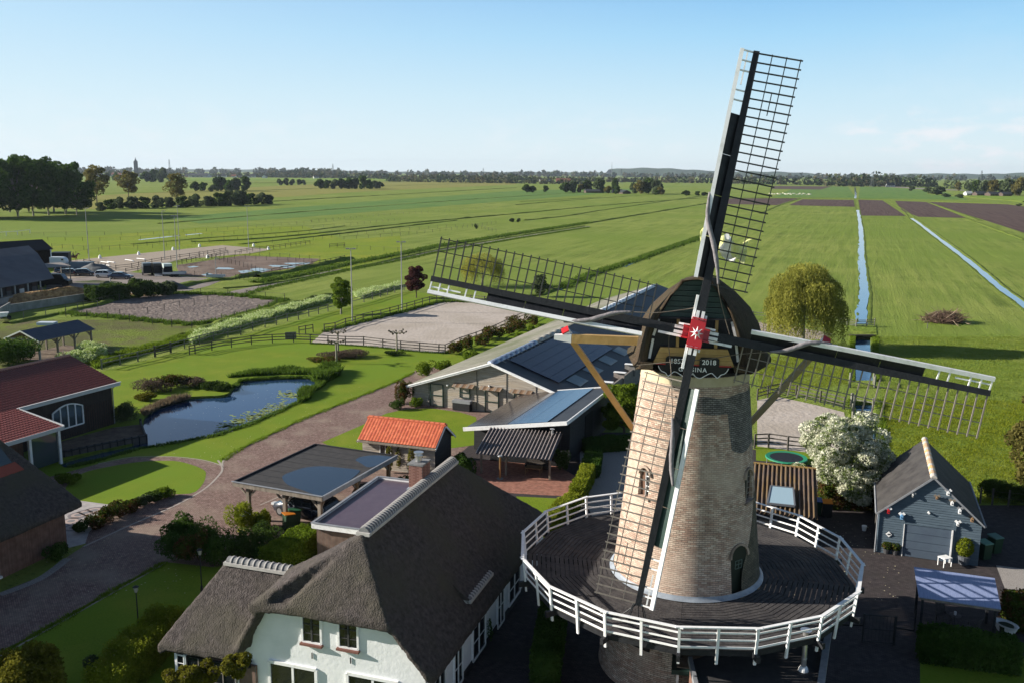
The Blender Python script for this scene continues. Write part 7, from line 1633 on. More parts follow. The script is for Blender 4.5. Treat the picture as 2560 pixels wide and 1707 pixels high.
tufts('cow_parsley_verge', [(470, 850), (560, 818), (650, 792), (740, 768), (820, 748), (826, 752), (740, 778), (650, 806), (560, 832), (480, 860)], 26000, .65, L_PARS, 'verge of tall grass and white cow parsley along the ditch', wpx=True, seed=7)
tufts('cow_parsley_verge', [(880, 738), (1000, 712), (1004, 716), (900, 748)], 6000, .6, L_PARS, 'second stretch of flowering verge beyond the green tree', wpx=True, seed=8)
tufts('verge_grass', [(220, 905), (330, 878), (480, 838), (500, 846), (340, 890), (240, 922)], 9000, .45, L_BRIGHT, 'long fresh grass under the outer paddock fence', wpx=True, seed=9)
for i, pl in enumerate(([(2126, 842), (2138, 842), (2136, 950), (2122, 955)], [(2180, 842), (2196, 842), (2200, 950), (2186, 955)], [(2120, 1000), (2132, 1000), (2150, 1150), (2160, 1230), (2148, 1235)], [(2188, 1000), (2206, 1000), (2225, 1180), (2222, 1262), (2204, 1262)])):
    tufts('ditch_grass', pl, 4000, .22, L_BRIGHT, 'rough grass hanging over the near ditch bank', wpx=True, seed=20 + i)
tufts('field_grass', [(2210, 1000), (2560, 1000), (2560, 1255), (2230, 1262)], 50000, .1, L_LIME, 'tussocky grass in the near right field', wpx=True, seed=30, lean=.6)
tufts('field_grass', [(2196, 842), (2560, 842), (2560, 1000), (2206, 1000)], 40000, .1, leafmat('leaf_field', (.15, .2, .03), (.26, .31, .06), .25, .4), 'tussocky grass in the right field', wpx=True, seed=31, lean=.6)
tufts('lawn_edge_grass', [(1896, 890), (2120, 890), (2120, 960), (1940, 985), (1896, 990)], 14000, .1, L_LIME, 'rough grass behind the mill between sail and ditch', wpx=True, seed=32, lean=.6)

def edge_tufts(px, w, n, h, m, lab, seed, name='edge_grass'):
    pts = [P(*q) for q in px]; L = [(b - a).length for a, b in zip(pts, pts[1:])]; rg = np.random.default_rng(seed); C = []
    for a, b, l in zip(pts, pts[1:], L):
        k = int(n * l / sum(L)); t = rg.random(k)[:, None]; d = (b - a).normalized(); A = np.array(a); Bv = np.array(b); sd = np.array([-d.y, d.x, 0]); C.append(A + (Bv - A) * t + sd * rg.normal(size=(k, 1)) * w * (1 + .6 * np.sin(t * l * 2.1)))
    C = np.concatenate(C); n = len(C); H = h * (.5 + rg.random(n)); a = rg.random(n) * 6.28; wd = H * .2 + .01; dx, dy = np.cos(a) * wd, np.sin(a) * wd; z = np.full(n, .0)
    V = np.stack([np.stack([C[:, 0] - dx, C[:, 1] - dy, z], 1), np.stack([C[:, 0] + dx, C[:, 1] + dy, z], 1), np.stack([C[:, 0] + rg.normal(size=n) * .5 * H, C[:, 1] + rg.normal(size=n) * .5 * H, H], 1)], 1).reshape(-1, 3)
    o = obj(name, npmesh(name, V, np.arange(3 * n).reshape(-1, 3), m), kind='stuff'); o['label'] = lab
L_LAWN = leafmat('leaf_lawn', (.12, .19, .015), (.2, .28, .03), 1.5, .35)
edge_tufts([(558, 1150), (580, 1133), (640, 1102), (750, 1050), (870, 1002), (985, 956), (1035, 930)], .12, 7000, .09, L_LAWN, 'grass fringe along the drive edge of the lawn', 1)
edge_tufts(pond_px[4:20] + [(250, 1150)], .14, 7000, .16, L_REED, 'short grass hanging over the pond edge', 2)
edge_tufts([(415, 1405), (300, 1466), (150, 1553), (0, 1635)], .1, 4000, .08, L_LAWN, 'grass fringe along the kerb of the shaded lawn', 3)
edge_tufts([(808, 831), (908, 805), (1000, 783), (1092, 758), (1108, 755), (1250, 758), (1350, 772)], .22, 7000, .3, L_REED, 'rough grass under the arena fence, far side', 4)
edge_tufts([(776, 859), (864, 863), (957, 870), (1049, 880), (1113, 884), (1160, 852)], .12, 4000, .15, L_REED, 'grass under the arena fence, near side', 5)
edge_tufts([(600, 742), (660, 722), (875, 675), (1002, 651), (1098, 630), (1300, 596), (1472, 569)], .5, 14000, .3, L_REED, 'rough verge along the field path', 6)
edge_tufts([(165, 783), (192, 788), (270, 792), (381, 804), (480, 812), (555, 803), (672, 770), (712, 752), (570, 738), (435, 734)], .5, 12000, .35, L_REED, 'rough grass round the sand paddock', 7)
edge_tufts([(640, 708), (760, 686), (875, 660), (1002, 636), (1098, 616), (1300, 584), (1472, 558)], .8, 16000, .55, L_REED, 'tall grass on the bank beside the field path', 8)
0 and edge_tufts([(2144, 526), (2146, 560), (2148, 640), (2149, 700), (2144, 780), (2142, 812)], .3, 12000, .35, L_REED, 'grass on the left bank of the long ditch', 9)
0 and edge_tufts([(2149, 526), (2158, 590), (2161, 640), (2168, 700), (2172, 740), (2166, 812)], .3, 12000, .35, L_REED, 'grass on the right bank of the long ditch', 10)
edge_tufts([(1400, 722), (1480, 686), (1600, 648), (1700, 612), (1775, 588)], .6, 12000, .5, L_REED, 'tall grass along the field ditch behind the left sail', 11)
rg = random.Random(21); DAI = mat('fallen_petals', (.5, .45, .3), rough=.9); mb = MB()
for (x0, y0, x1, y1, k) in ((420, 1150, 1000, 960, 260), (100, 1500, 500, 1300, 120), (1950, 1290, 2250, 1500, 160), (300, 870, 900, 1000, 120)):
    for i in range(k):
        c = P(rg.uniform(x0, x1), rg.uniform(y0, y1), .03); r = rg.uniform(.015, .04); mb.quad((c.x - r, c.y - r, .032), (c.x + r, c.y - r * .6, .03), (c.x + r * .7, c.y + r, .034), (c.x - r, c.y + r, .03))
o = mb.build('fallen_leaves', DAI, None, kind='stuff'); o['label'] = 'scattered dry leaves and petals on lawn and paving'
# ================================================================== FENCES, LAMPS, VEHICLES, ANIMALS, SMALL THINGS
FENM = mat('fence_wood', (.05, .045, .04), (.1, .09, .08), 3, .85); FENG = mat('fence_grey_green', (.12, .12, .1), (.2, .2, .17), 3, .9); WIREM = mat('wire', (.3, .3, .3), rough=.5)
def fence(name, px, label, H=1.2, rails=(1.1, .65), pw=.12, rh=.1, m=None, spacing=None, cat='fence', wp=None, rw=.035, world=False):
    m = m or FENM; pts = [P(*q) for q in px] if not world else [Vector(q) for q in px]
    if spacing:
        out = [pts[0]]
        for a, b in zip(pts, pts[1:]):
            k = max(1, round((b - a).length / spacing)); out += [a.lerp(b, i / k) for i in range(1, k + 1)]
        pts = out
    t = thing(name, label, cat, pts[0]); o0 = pts[0]
    pm = PROTO.get(('post', H, pw, m.name))
    if not pm: pm = PROTO[('post', H, pw, m.name)] = MB().box((0, 0, H / 2 - .05), (pw, pw, H + .1)).mesh('post', m)
    for p in pts: obj('post', pm, t, loc=(p.x - o0.x, p.y - o0.y, 0), rot=(random.uniform(-.02, .02), random.uniform(-.02, .02), .3))
    rm_ = PROTO.get(('rail', rh, rw, m.name))
    if not rm_: rm_ = PROTO[('rail', rh, rw, m.name)] = MB().box((.5, 0, 0), (1, rw, rh)).mesh('rail', m)
    for a, b in zip(pts, pts[1:]):
        d = b - a
        for z in rails:
            s_ = Vector((-d.y, d.x, 0)).normalized() * (pw / 2 + rw / 2) if rw > .02 else Vector((0, 0, 0))
            o = obj('rail', rm_, t, loc=(a.x - o0.x + s_.x, a.y - o0.y + s_.y, z), rot=(0, 0, math.atan2(d.y, d.x))); o.scale = (d.length, 1, 1)
    return t
fence('paddock_fence', [(255, 923), (301, 912), (345, 903), (388, 892)], 'grey timber fence from the red roofed barn to the field gate', m=FENG, pw=.16)
fence('paddock_fence', [(427, 882), (462, 872), (499, 862), (534, 852), (570, 844), (602, 838), (632, 827), (663, 819), (691, 813), (719, 804), (746, 800), (772, 792), (796, 786), (820, 779), (845, 773), (875, 765), (910, 756), (931, 749), (951, 743), (969, 738), (987, 732), (1010, 727), (1026, 724)], 'long grey timber fence from the gate past the green tree to the copper maple', m=FENG, pw=.14)
g_ = fence('field_gate', [(388, 892), (427, 882)], 'five barred timber gate in the grey fence by the lawn', H=1.35, rails=(1.15, .85, .55, .28), pw=.22, cat='gate'); 
fence('lawn_fence', [(474, 887), (488, 885), (530, 876), (579, 869), (629, 862), (681, 858), (734, 856), (776, 858)], 'brown three railed fence along the upper edge of the lawn', rails=(1.12, .78, .42))
fence('lawn_fence', [(776, 858), (820, 861), (864, 863), (909, 864), (957, 870), (1002, 875), (1049, 879), (1097, 883), (1113, 884)], 'brown three railed fence along the near side of the sand arena', rails=(1.12, .78, .42))
fence('arena_fence', [(811, 831), (838, 827), (864, 816), (888, 811), (908, 804), (931, 798), (952, 794), (975, 788), (996, 782), (1017, 776), (1037, 770), (1056, 764), (1074, 759), (1092, 756), (1108, 753), (1143, 753), (1177, 755), (1211, 758), (1250, 762), (1300, 768), (1350, 775)], 'brown two railed fence around the far side of the sand arena')
fence('arena_fence', [(748, 838), (764, 835), (783, 832)], 'short fence piece beside the arena gate')
fence('arena_fence', [(1113, 884), (1150, 866), (1190, 852), (1240, 832), (1290, 808), (1350, 780)], 'fence of the arena hidden behind the shrub row')
tag(MB().beam(P(713, 849) + UP * .5, P(741, 847) + UP * .5, .05, .9).build('weathered_gate', FENG, None), 'pale weathered board gate beside the lawn fence', 'gate')
# fences behind the mill
fence('rail_fence', [(1893, 1000), (1919, 992), (1950, 985), (1990, 990), (2050, 1005), (2110, 1022)], 'timber rail fence beyond the gravelly arena behind the mill', rails=(1.1, .7, .35))
fence('rail_fence', [(1886, 1120), (1921, 1118), (1969, 1125), (2015, 1130), (2050, 1136)], 'dark rail fence between the gravelly arena and the trampoline', rails=(1.15, .8, .45))
fence('rail_fence', [(1893, 820), (1908, 828), (1955, 832), (2000, 836), (2060, 842)], 'dark iron railing below the sandy path', rails=(1.1, .75, .4), pw=.07, rh=.05)
fence('rail_fence', [(1846, 800), (1882, 797), (1930, 800), (2000, 806), (2060, 808), (2118, 816)], 'timber fence beyond the yellow willow', rails=(1.0, .6), m=FENG)
fence('ditch_gate', [(2118, 816), (2140, 818), (2166, 818), (2186, 816)], 'grey gate across the ditch end beside the yellow willow', rails=(1.0, .75, .5, .25), m=FENG, cat='gate')
fence('ditch_gate', [(2124, 968), (2128, 1022), (2132, 1050)], 'weathered posts beside the near ditch crossing', H=1.6, rails=(), m=FENG, pw=.2, cat='fence')
fence('ditch_gate', [(2184, 958), (2186, 968)], 'short timber post pair right of the ditch crossing', rails=(1,), m=FENG, pw=.16)
fence('ditch_gate', [(2135, 1008), (2160, 1012), (2182, 1016)], 'low plank barrier across the near ditch', H=.9, rails=(.7, .4), m=FENG)
fence('wire_fence', [(2450, 1258), (2480, 1262), (2520, 1266), (2580, 1272)], 'wire fence on dark posts right of the blue shed', rails=(1.0, .6), pw=.09, rh=.012, rw=.012)
# left middle paddocks: thin posts with wire
def wf(px, lab, sp=4.2, H=1.15, m=None): return fence('wire_fence', px, lab, H=H, rails=(H - .08,), pw=.09, rh=.03, rw=.03, spacing=sp, m=m or FENM)
wf([(165, 792), (270, 798), (381, 812), (480, 824), (555, 808), (672, 772), (712, 755)], 'post and tape fence around the near side of the sand paddock')
wf([(165, 780), (250, 762), (345, 742), (435, 735), (570, 738), (712, 750)], 'post and tape fence behind the sand paddock')
wf([(300, 792), (370, 786), (450, 770), (520, 757), (580, 748)], 'post and tape fence dividing the sand paddock')
wf([(60, 802), (115, 793), (195, 779), (245, 772)], 'white topped post fence below the manure wall', 7, 1.3, FENG)
wf([(455, 690), (520, 694), (590, 700), (610, 700)], 'thin fence before the muddy paddock', 3.2)
wf([(500, 640), (560, 655), (620, 672), (660, 684)], 'thin cross fence in the muddy paddock', 3.2)
wf([(600, 640), (700, 645), (800, 652)], 'thin fence behind the muddy paddock', 3.2)
wf([(560, 648), (640, 650), (720, 655), (780, 660)], 'second thin cross fence in the muddy paddock', 3.2)
fence('paddock_rail_fence', [(600, 700), (640, 694), (680, 686), (720, 678), (760, 671), (800, 664), (840, 656), (862, 650)], 'dark two railed fence along the ditch below the muddy paddock', spacing=3.0)
fence('paddock_rail_fence', [(315, 685), (345, 680), (380, 672)], 'dark rail fence left of the horse boxes', spacing=3)
fence('paddock_rail_fence', [(443, 664), (490, 652), (500, 649)], 'dark rail fence right of the horse boxes', spacing=3, rails=(1.1, .7))
fence('paddock_rail_fence', [(520, 650), (570, 637)], 'dark rail fence piece beside the riding arena gap', spacing=3, rails=(1.1, .7))
fence('paddock_rail_fence', [(588, 638), (632, 630), (650, 628), (700, 622), (740, 616), (775, 611)], 'dark rail fence closing the far corner of the riding arena', spacing=3, rails=(1.1, .7))
fence('paddock_rail_fence', [(824, 620), (862, 617)], 'short dark rail fence standing alone in the meadow', spacing=3, rails=(1.1, .7, .4))
fence('arena_rail', [(210, 660), (265, 672), (290, 676), (330, 672), (380, 660), (450, 648), (520, 638), (565, 630)], 'brown low rail along the near side of the riding arena', spacing=4, rails=(1.0, .55))
rows = [([(0, 592), (110, 590), (220, 588), (345, 590), (460, 583), (620, 572), (760, 560), (900, 548)], 'posts of the pasture strip, farthest row'), ([(120, 602), (250, 604), (400, 598), (560, 588), (700, 576), (860, 566), (1000, 552)], 'posts of the pasture strip, second row'), ([(130, 620), (210, 626), (345, 625), (450, 614), (560, 605), (660, 596), (800, 584)], 'posts along the bright grass beyond the riding arena'), ([(190, 640), (300, 622), (400, 612), (480, 606), (560, 600)], 'posts beside the riding arena edge'), ([(640, 610), (760, 604), (870, 590), (1000, 578), (1180, 566)], 'posts of the meadow strip beyond the lone rail fence'), ([(860, 600), (980, 592), (1100, 580), (1240, 560)], 'double posts through the meadow strip'), ([(860, 622), (960, 628), (1030, 632)], 'posts around the meadow corner'), ([(780, 556), (960, 540), (1150, 528), (1240, 520)], 'posts of the upper meadow strip'), ([(1180, 566), (1240, 582), (1300, 586)], 'posts crossing toward the meadow path')]
for px, l in rows: wf(px, l, 5.5, 1.2)
fence('white_rail', [(-30, 592), (16, 590), (44, 588), (75, 584)], 'white rail before the dark tree shadow at the left edge', rails=(1.25,), m=WHITE, pw=.2, rh=.16, H=1.35)
# sports lamps
def lamp(base, top, lab, two=1):
    c = P(*base); H = tall(base[0], base[1], top); t = thing('flood_light_mast', lab, 'lamp post', (c.x, c.y, 0), 0, 'flood light masts around the riding arenas')
    MB().tube([(0, 0, 0), (0, 0, H)], [.11, .06], 8).build('mast', WIREM, t, world=False); MB().beam((-.05, 0, H), (.5, 0, H + .02), .06).build('bracket', WIREM, t, world=False)
    for k in range(two): MB().box((.45 - .9 * k, 0, H - .02), (.55, .35, .16)).build('lamp_head', WIREM, t, world=False)
for b, tp, l, n_ in (((223, 653), 521, 'thin grey flood light mast left of the riding arena, near the rider', 1), ((412, 650), 528, 'thin grey mast just behind the horse boxes, left of the pair', 1), ((443, 670), 540, 'grey mast beside the right horse box', 2), ((449, 626), 515, 'grey mast at the far side of the riding arena', 2), ((622, 628), 516, 'grey mast at the right corner of the riding arena', 2), ((881, 804), 622, 'tall grey flood light mast between green tree and sand arena', 2), ((1005, 779), 605, 'tall grey flood light mast at the middle of the sand arena edge', 2), ((540, 690), 646, 'short pale pole beside the muddy paddock', 1)): lamp(b, tp, l, n_)
# garden lanterns
for b, tp, l in (((347, 1575), 1462, 'black garden lantern on a post in the shaded lawn, nearer one'), ((505, 1480), 1370, 'black garden lantern on a post before the dark shrubs')):
    c = P(*b); H = tall(b[0], b[1], tp); t = thing('garden_lantern', l, 'lantern', (c.x, c.y, 0), 0, 'garden lanterns on the shaded lawn')
    MB().tube([(0, 0, 0), (0, 0, .35), (0, 0, .4), (0, 0, H - .35)], [.09, .07, .035, .03], 8).build('post', BLACK, t, world=False)
    MB().tube([(0, 0, H - .35), (0, 0, H - .08)], [.07, .12], 6).build('lantern_glass', mat('lantern_glass', (.35, .35, .3), rough=.2), t, world=False); MB().tube([(0, 0, H - .08), (0, 0, H)], [.17, .03], 6).build('lantern_roof', BLACK, t, world=False)
# dressage markers
for x, y in ((250, 647), (347, 638), (433, 626), (499, 618), (634, 617), (671, 625), (519, 646)):
    c = P(x, y); tag(obj('dressage_marker', PROTO.setdefault('cone', MB().tube([(0, 0, 0), (0, 0, .75)], [.42, .28], 10).tube([(0, 0, .76), (0, 0, .95)], [.16, .1], 8).mesh('dressage_marker', WHITE)), loc=c), 'white dressage marker cone on the edge of the riding arena', 'marker', 'dressage markers around the riding arena')
for (x0, y0, x1, y1, l) in ((252, 657, 272, 660, 'white pole on low supports left in the riding arena'), (252, 664, 274, 667, 'white pole lying nearest the arena rail'), (313, 652, 333, 655, 'white pole farther into the riding arena'), (342, 649, 362, 651, 'rightmost white pole on the arena sand'), (268, 657, 286, 659, 'white pole behind the nearest one')):
    t = thing('jumping_pole', l, 'pole', P(x0, y0), 0, 'white poles in the riding arena'); MB().tube([P(x0, y0) + UP * .25, P(x1, y1) + UP * .25], .08, 6).build('pole', WHITE, t)
    for q in (P(x0, y0), P(x1, y1)): MB().box(q + UP * .12, (.25, .25, .24)).build('pole_block', WHITE, t)

# vehicles -----------------------------------------------------------
TYRE = mat('tyre', (.015, .015, .016), rough=.8); RIM = mat('rim', (.35, .36, .38), rough=.3, metal=.6); CGL = glass('car_glass', (.015, .02, .025), .04, .9); LITE = mat('head_lamp', (.6, .62, .65), rough=.15); TAIL = mat('tail_lamp', (.35, .02, .02), rough=.2)
def paint(name, c): return mat(name, c, rough=.25, spec=.6, coat=.8)
def car(c, rz, col, lab, L=4.4, Wd=1.78, H=1.46, hatch=.9, group='cars parked in the yard'):
    """front points to +x"""
    t = thing('parked_car', lab, 'car', (c.x, c.y, 0.02), rz, group); h2 = L / 2
    # stations x, z of bonnet line, half width
    st = [(-h2, .52, .62), (-h2 + .06, .86, .80), (-h2 + .35, .95, .88), (-.9, .98, .9), (.0, .96, .9), (.75, .93, .9), (h2 - .9, .84, .89), (h2 - .25, .72, .84), (h2, .52, .66)]
    mb = MB()
    for x, z, w in st:
        w *= Wd / 1.8; zb = .24 if abs(x) < h2 - .05 else .34
        mb.v += [(x, -w * .92, zb), (x, -w, .45), (x, -w * .985, z - .16), (x, -w * .88, z), (x, 0, z + .035), (x, w * .88, z), (x, w * .985, z - .16), (x, w, .45), (x, w * .92, zb)]
    for i in range(len(st) - 1):
        for j in range(8): a = i * 9 + j; mb.f.append((a, a + 1, a + 10, a + 9))
        mb.f.append((i * 9 + 8, i * 9, i * 9 + 9, i * 9 + 17))
    mb.f.append(tuple(range(9))[::-1]); mb.f.append(tuple(range(len(mb.v) - 9, len(mb.v))))
    b = mb.build('body', col, t, world=False, smooth=True)
    try: b.data.set_sharp_from_angle(angle=math.radians(50))
    except Exception: pass
    xr = -h2 + (.12 if hatch > .5 else .7)
    cs = [(xr, .93, .74, 0), (xr + .38, H - .08, .60, 1), (-.2, H, .62, 1), (.45, H - .05, .6, 1), (1.15, .92, .74, 0)]
    def cab(m, name, sh, ws):
        mb = MB()
        for (x, z, w, k_) in cs: mb.v += [(x, -w * Wd / 1.8 * ws, z + sh), (x, w * Wd / 1.8 * ws, z + sh)] if k_ else [(x, -w * Wd / 1.8 * ws, z + sh), (x, w * Wd / 1.8 * ws, z + sh)]
        return mb
    gl = MB(); wb = .82 * Wd / 1.8
    lo = [(xr, .93), (1.15, .92)]
    for s in (-1, 1):
        pts = [(xr, s * wb, .92), (xr + .38, s * .62, H - .08), (-.2, s * .64, H - .02), (.45, s * .62, H - .07), (1.15, s * wb, .9)]
        gl.quad(*(pts if s < 0 else pts[::-1]))
    gl.quad((xr, -wb, .92), (xr, wb, .92), (xr + .38, .62, H - .08), (xr + .38, -.62, H - .08)); gl.quad((.45, -.62, H - .07), (.45, .62, H - .07), (1.15, wb, .9), (1.15, -wb, .9))
    gl.build('windows', CGL, t, world=False)
    MB().poly([(xr + .34, -.64, H - .05), (-.2, -.66, H + .01), (.5, -.64, H - .04), (.5, .64, H - .04), (-.2, .66, H + .01), (xr + .34, .64, H - .05)], (0, 0, .03)).build('roof', col, t, world=False)
    pl = MB()
    for s in (-1, 1):
        for (a, b_) in (((xr, .92), (xr + .38, H - .06)), ((.45, H - .05), (1.15, .91)), ((-.25, H), (-.25, .93))): pl.beam((a[0], s * (wb if a[1] < 1 else .63), a[1]), (b_[0], s * (wb if b_[1] < 1 else .63), b_[1]), .06, .05)
    pl.build('pillars', col, t, world=False, kind='stuff')
    for x in (-h2 + .78, h2 - .85):
        for s in (-1, 1):
            w = MB().tube([(x, s * (Wd / 2 - .2), .32), (x, s * (Wd / 2 + .005), .32)], .32, 18).build('wheel', TYRE, t, world=False); MB().tube([(x, s * (Wd / 2 - .05), .32), (x, s * (Wd / 2 + .02), .32)], .2, 12).build('rim', RIM, w, world=False)
    for s in (-1, 1):
        MB().box((h2 - .13, s * .62, .64), (.26, .34, .13)).build('headlight', LITE, t, world=False); MB().box((-h2 + .07, s * .66, .78), (.12, .26, .18)).build('tail_light', TAIL, t, world=False); MB().box((.85, s * (Wd / 2 + .06), .98), (.14, .18, .12)).build('mirror', col, t, world=False)
    MB().box((-h2 + .01, 0, .62), (.03, .5, .12)).build('number_plate', mat('plate_yellow', (.6, .45, .05)), t, world=False)
    return t
CK = paint('paint_black', (.012, .014, .018)); CN = paint('paint_navy', (.015, .03, .07)); CW = paint('paint_white', (.7, .71, .72)); CBt = paint('paint_blue', (.03, .07, .12)); CG = paint('paint_dark_grey', (.05, .055, .06))
car(P(163, 683), .45, CBt, 'blue green car parked farthest left in the yard', 4.2, hatch=1); car(P(178, 690), .35, CG, 'dark grey estate car beside the blue green one', 4.4); car(P(213, 690), .3, CK, 'black hatchback third from the left in the yard', 4.1); car(P(264, 694), .15, CW, 'white hatchback beside the dark blue saloon', 4.1); car(P(302, 698), .02, CN, 'dark blue low saloon in front of the white hatchback', 4.8, 1.85, 1.38, 0)
# van and its trailer beside the stable
c = P(140, 716); vn = thing('delivery_van', 'dark high van standing beside the stable roof', 'van', (c.x, c.y, 0), .1, None)
MB().poly([(-3, -1, .35), (2.7, -1, .35), (2.7, -1, 1.1), (1.9, -1, 1.35), (1.3, -1, 2.35), (-3, -1, 2.45)], (0, 2, 0)).build('body', mat('van_dark', (.02, .018, .016), rough=.3), vn, world=False)
MB().poly([(1.93, -.9, 1.38), (1.36, -.9, 2.3), (1.36, .9, 2.3), (1.93, .9, 1.38)], (.03, 0, .02)).build('windscreen', CGL, vn, world=False)
for x in (-2, 1.8):
    for s in (-1, 1): MB().tube([(x, s * .85, .36), (x, s * 1.03, .36)], .36, 16).build('wheel', TYRE, vn, world=False)
c = P(104, 712); ln = thing('lean_to', 'pale lean-to roof between the stable and the dark van', 'roof', (c.x, c.y, 0), .9); MB().poly([(-5, -2, 3.3), (5, -2, 3.3), (5, 2, 3.7), (-5, 2, 3.7)], (0, 0, .1)).build('roof_sheet', mat('pale_sheet', (.3, .27, .25)), ln, world=False)
for x in (-4.8, 4.8):
    for y in (-1.8, 1.8): MB().b2((x - .07, y - .07, 0), (x + .07, y + .07, 3.3)).build('post', OAK, ln, world=False)
def horsebox(c, rz, shell, top, lab, ramp=False):
    t = thing('horse_trailer', lab, 'horse trailer', (c.x, c.y, 0), rz, 'horse trailers beside the riding arena')
    L, Wd = 3.2, 1.75
    MB().poly([(-L / 2, -Wd / 2, .45), (L / 2, -Wd / 2, .45), (L / 2 + .25, -Wd / 2, .9), (L / 2 + .22, -Wd / 2, 1.75), (-L / 2, -Wd / 2, 1.75)], (0, Wd, 0)).build('body', shell, t, world=False)
    pr = [(-L / 2, 1.75), (L / 2 + .22, 1.75), (L / 2 + .1, 2.2), (L / 2 - .3, 2.5), (L / 2 - .8, 2.6), (-L / 2, 2.6)]
    MB().poly([(a, -Wd / 2 + .03, b) for a, b in pr], (0, Wd - .06, 0)).build('roof', top, t, world=False); MB().b2((L / 2 - .6, -Wd / 2 - .02, 1.9), (L / 2 - .1, -Wd / 2 + .03, 2.2)).build('window', CGL, t, world=False)
    for x in (-.45, .35):
        for s in (-1, 1): MB().tube([(x, s * .8, .33), (x, s * 1.0, .33)], .33, 14).build('wheel', TYRE, t, world=False)
    MB().beam((L / 2, 0, .45), (L / 2 + 1.4, 0, .5), .1).build('drawbar', ZINC, t, world=False); MB().b2((-L / 2 - .05, -.8, .5), (-L / 2 - .02, .8, 2.1)).build('rear_door', mat('horsebox_dark', (.01, .012, .015)), t, world=False)
    if ramp: MB().beam((-L / 2 - .05, 0, .5), (-L / 2 - 1.6, 0, .06), 1.5, .06).build('ramp', ZINC, t, world=False)
SH = mat('box_black', (.02, .022, .025), rough=.35); horsebox(P(368, 688), 2.05, SH, mat('box_grey_top', (.08, .1, .12), rough=.3), 'black horse trailer with dark rounded roof, left of three'); horsebox(P(393, 688), 2.05, SH, mat('box_dark_top', (.04, .045, .05), rough=.3), 'black horse trailer with open rear, middle of three', True); horsebox(P(418, 690), 2.1, SH, mat('box_pale_top', (.5, .58, .55), rough=.35), 'black horse trailer with pale green white roof, right of three')
horsebox(P(148, 672), .0, mat('box_white', (.6, .64, .68), rough=.4), mat('box_white_top', (.6, .65, .7), rough=.4), 'white horse trailer parked before the small dark shed')
def flat(c, rz, lab, L=4.2):
    t = thing('flat_trailer', lab, 'trailer', (c.x, c.y, 0), rz); MB().b2((-L / 2, -.9, .55), (L / 2, .9, .65)).build('bed', ZINC, t, world=False)
    for s in (-1, 1): MB().b2((-L / 2, s * .9 - .03, .6), (L / 2, s * .9 + .03, 1.0)).build('side_board', mat('alu', (.45, .48, .5), rough=.4), t, world=False)
    MB().b2((-L / 2 - .03, -.9, .6), (-L / 2 + .03, .9, 1.5)).build('tail_board', mat('tail_pale', (.45, .43, .38)), t, world=False)
    for x in (-.4, .4):
        for s in (-1, 1): MB().tube([(x, s * .75, .3), (x, s * .98, .3)], .3, 12).build('wheel', TYRE, t, world=False)
    MB().beam((L / 2, 0, .55), (L / 2 + 1.2, 0, .5), .08).build('drawbar', ZINC, t, world=False)
flat(P(437, 692), .15, 'flat twin axle trailer with pale tail board beside the right horse trailer', 4.4); flat(P(540, 700), .1, 'low twin axle trailer on the dirt before the muddy paddock', 3.4)
# grey container and gravel heap behind the cars
c = P(205, 672); MBx = thing('skip', 'blue grey skip behind the parked cars', 'skip', (c.x, c.y, 0), .2); MB().poly([(-2.1, -.9, .1), (2.1, -.9, .1), (2.5, -.9, 1.5), (-2.5, -.9, 1.5)], (0, 1.8, 0)).build('skip_body', mat('skip_blue', (.08, .13, .18)), MBx, world=False)
c = P(238, 682)
def heap(name, c, rx, ry, h, m, lab, cat, seed, rz=0, amp=.25):
    mb = MB().grid(lambda u, v: ((lambda r, a: (rx * r * math.cos(a), ry * r * math.sin(a), h * (1 - r ** 1.5) * (1 + amp * noise.noise(Vector((3 * r * math.cos(a), 3 * r * math.sin(a), seed)))) - .03 * (r > .98)))(u, v * 2 * PI)), 10, 28)
    o = mb.build(name, m, None, smooth=True); o.location = c; o.rotation_euler = (0, 0, rz); tag(o, lab, cat); return o
heap('gravel_heap', c, 4.6, 3.0, 2.0, mat('grey_gravel', (.11, .115, .12), (.17, .175, .18), 3, .95, bump=.5), 'grey gravel heap behind the white hatchback', 'heap', 2)
heap('soil_heap', P(426, 722), 3.4, 2.4, 1.5, mat('dark_gravel', (.07, .07, .07), (.12, .12, .12), 3, .95), 'dark soil heap behind the second big shrub', 'heap', 5)
heap('sand_ridge', P(245, 706), 5, 1.4, .35, mat('turf_patch', (.05, .08, .02), (.1, .1, .05), 1), 'dark turf patch on the yard paving', 'mound', 9)
# manure heap between concrete walls
heap('manure_heap', P(145, 750), 15, 2.4, 1.7, mat('manure_straw', (.16, .09, .04), (.42, .28, .13), 1.6, .95, bump=1, bscale=4, bdist=.3), 'long straw and manure heap behind the concrete wall', 'heap', 4, rz=.45, amp=.9)
cw = thing('concrete_wall', 'pale concrete retaining wall in front of the manure heap', 'wall', P(26, 790)); CON = mat('concrete', (.2, .2, .19), (.3, .3, .29), 1, .9)
wp_ = [P(26, 782), P(215, 752)]
for i in range(12): MB().beam(wp_[0].lerp(wp_[1], i / 12 + .0004) + UP * .5, wp_[0].lerp(wp_[1], (i + 1) / 12 - .0004) + UP * .5, .2, 1.5).build('wall_panel', CON, cw)
MB().beam(P(26, 782) + UP * .75, P(0, 798) + UP * .75, .2, 1.7).build('wall_panel', CON, cw)
cw2 = thing('concrete_wall', 'low concrete wall at the stable side of the manure heap', 'wall', P(-40, 772)); MB().beam(P(-60, 778) + UP * .5, P(80, 745) + UP * .5, .2, 1.2).build('wall_panel', CON, cw2)
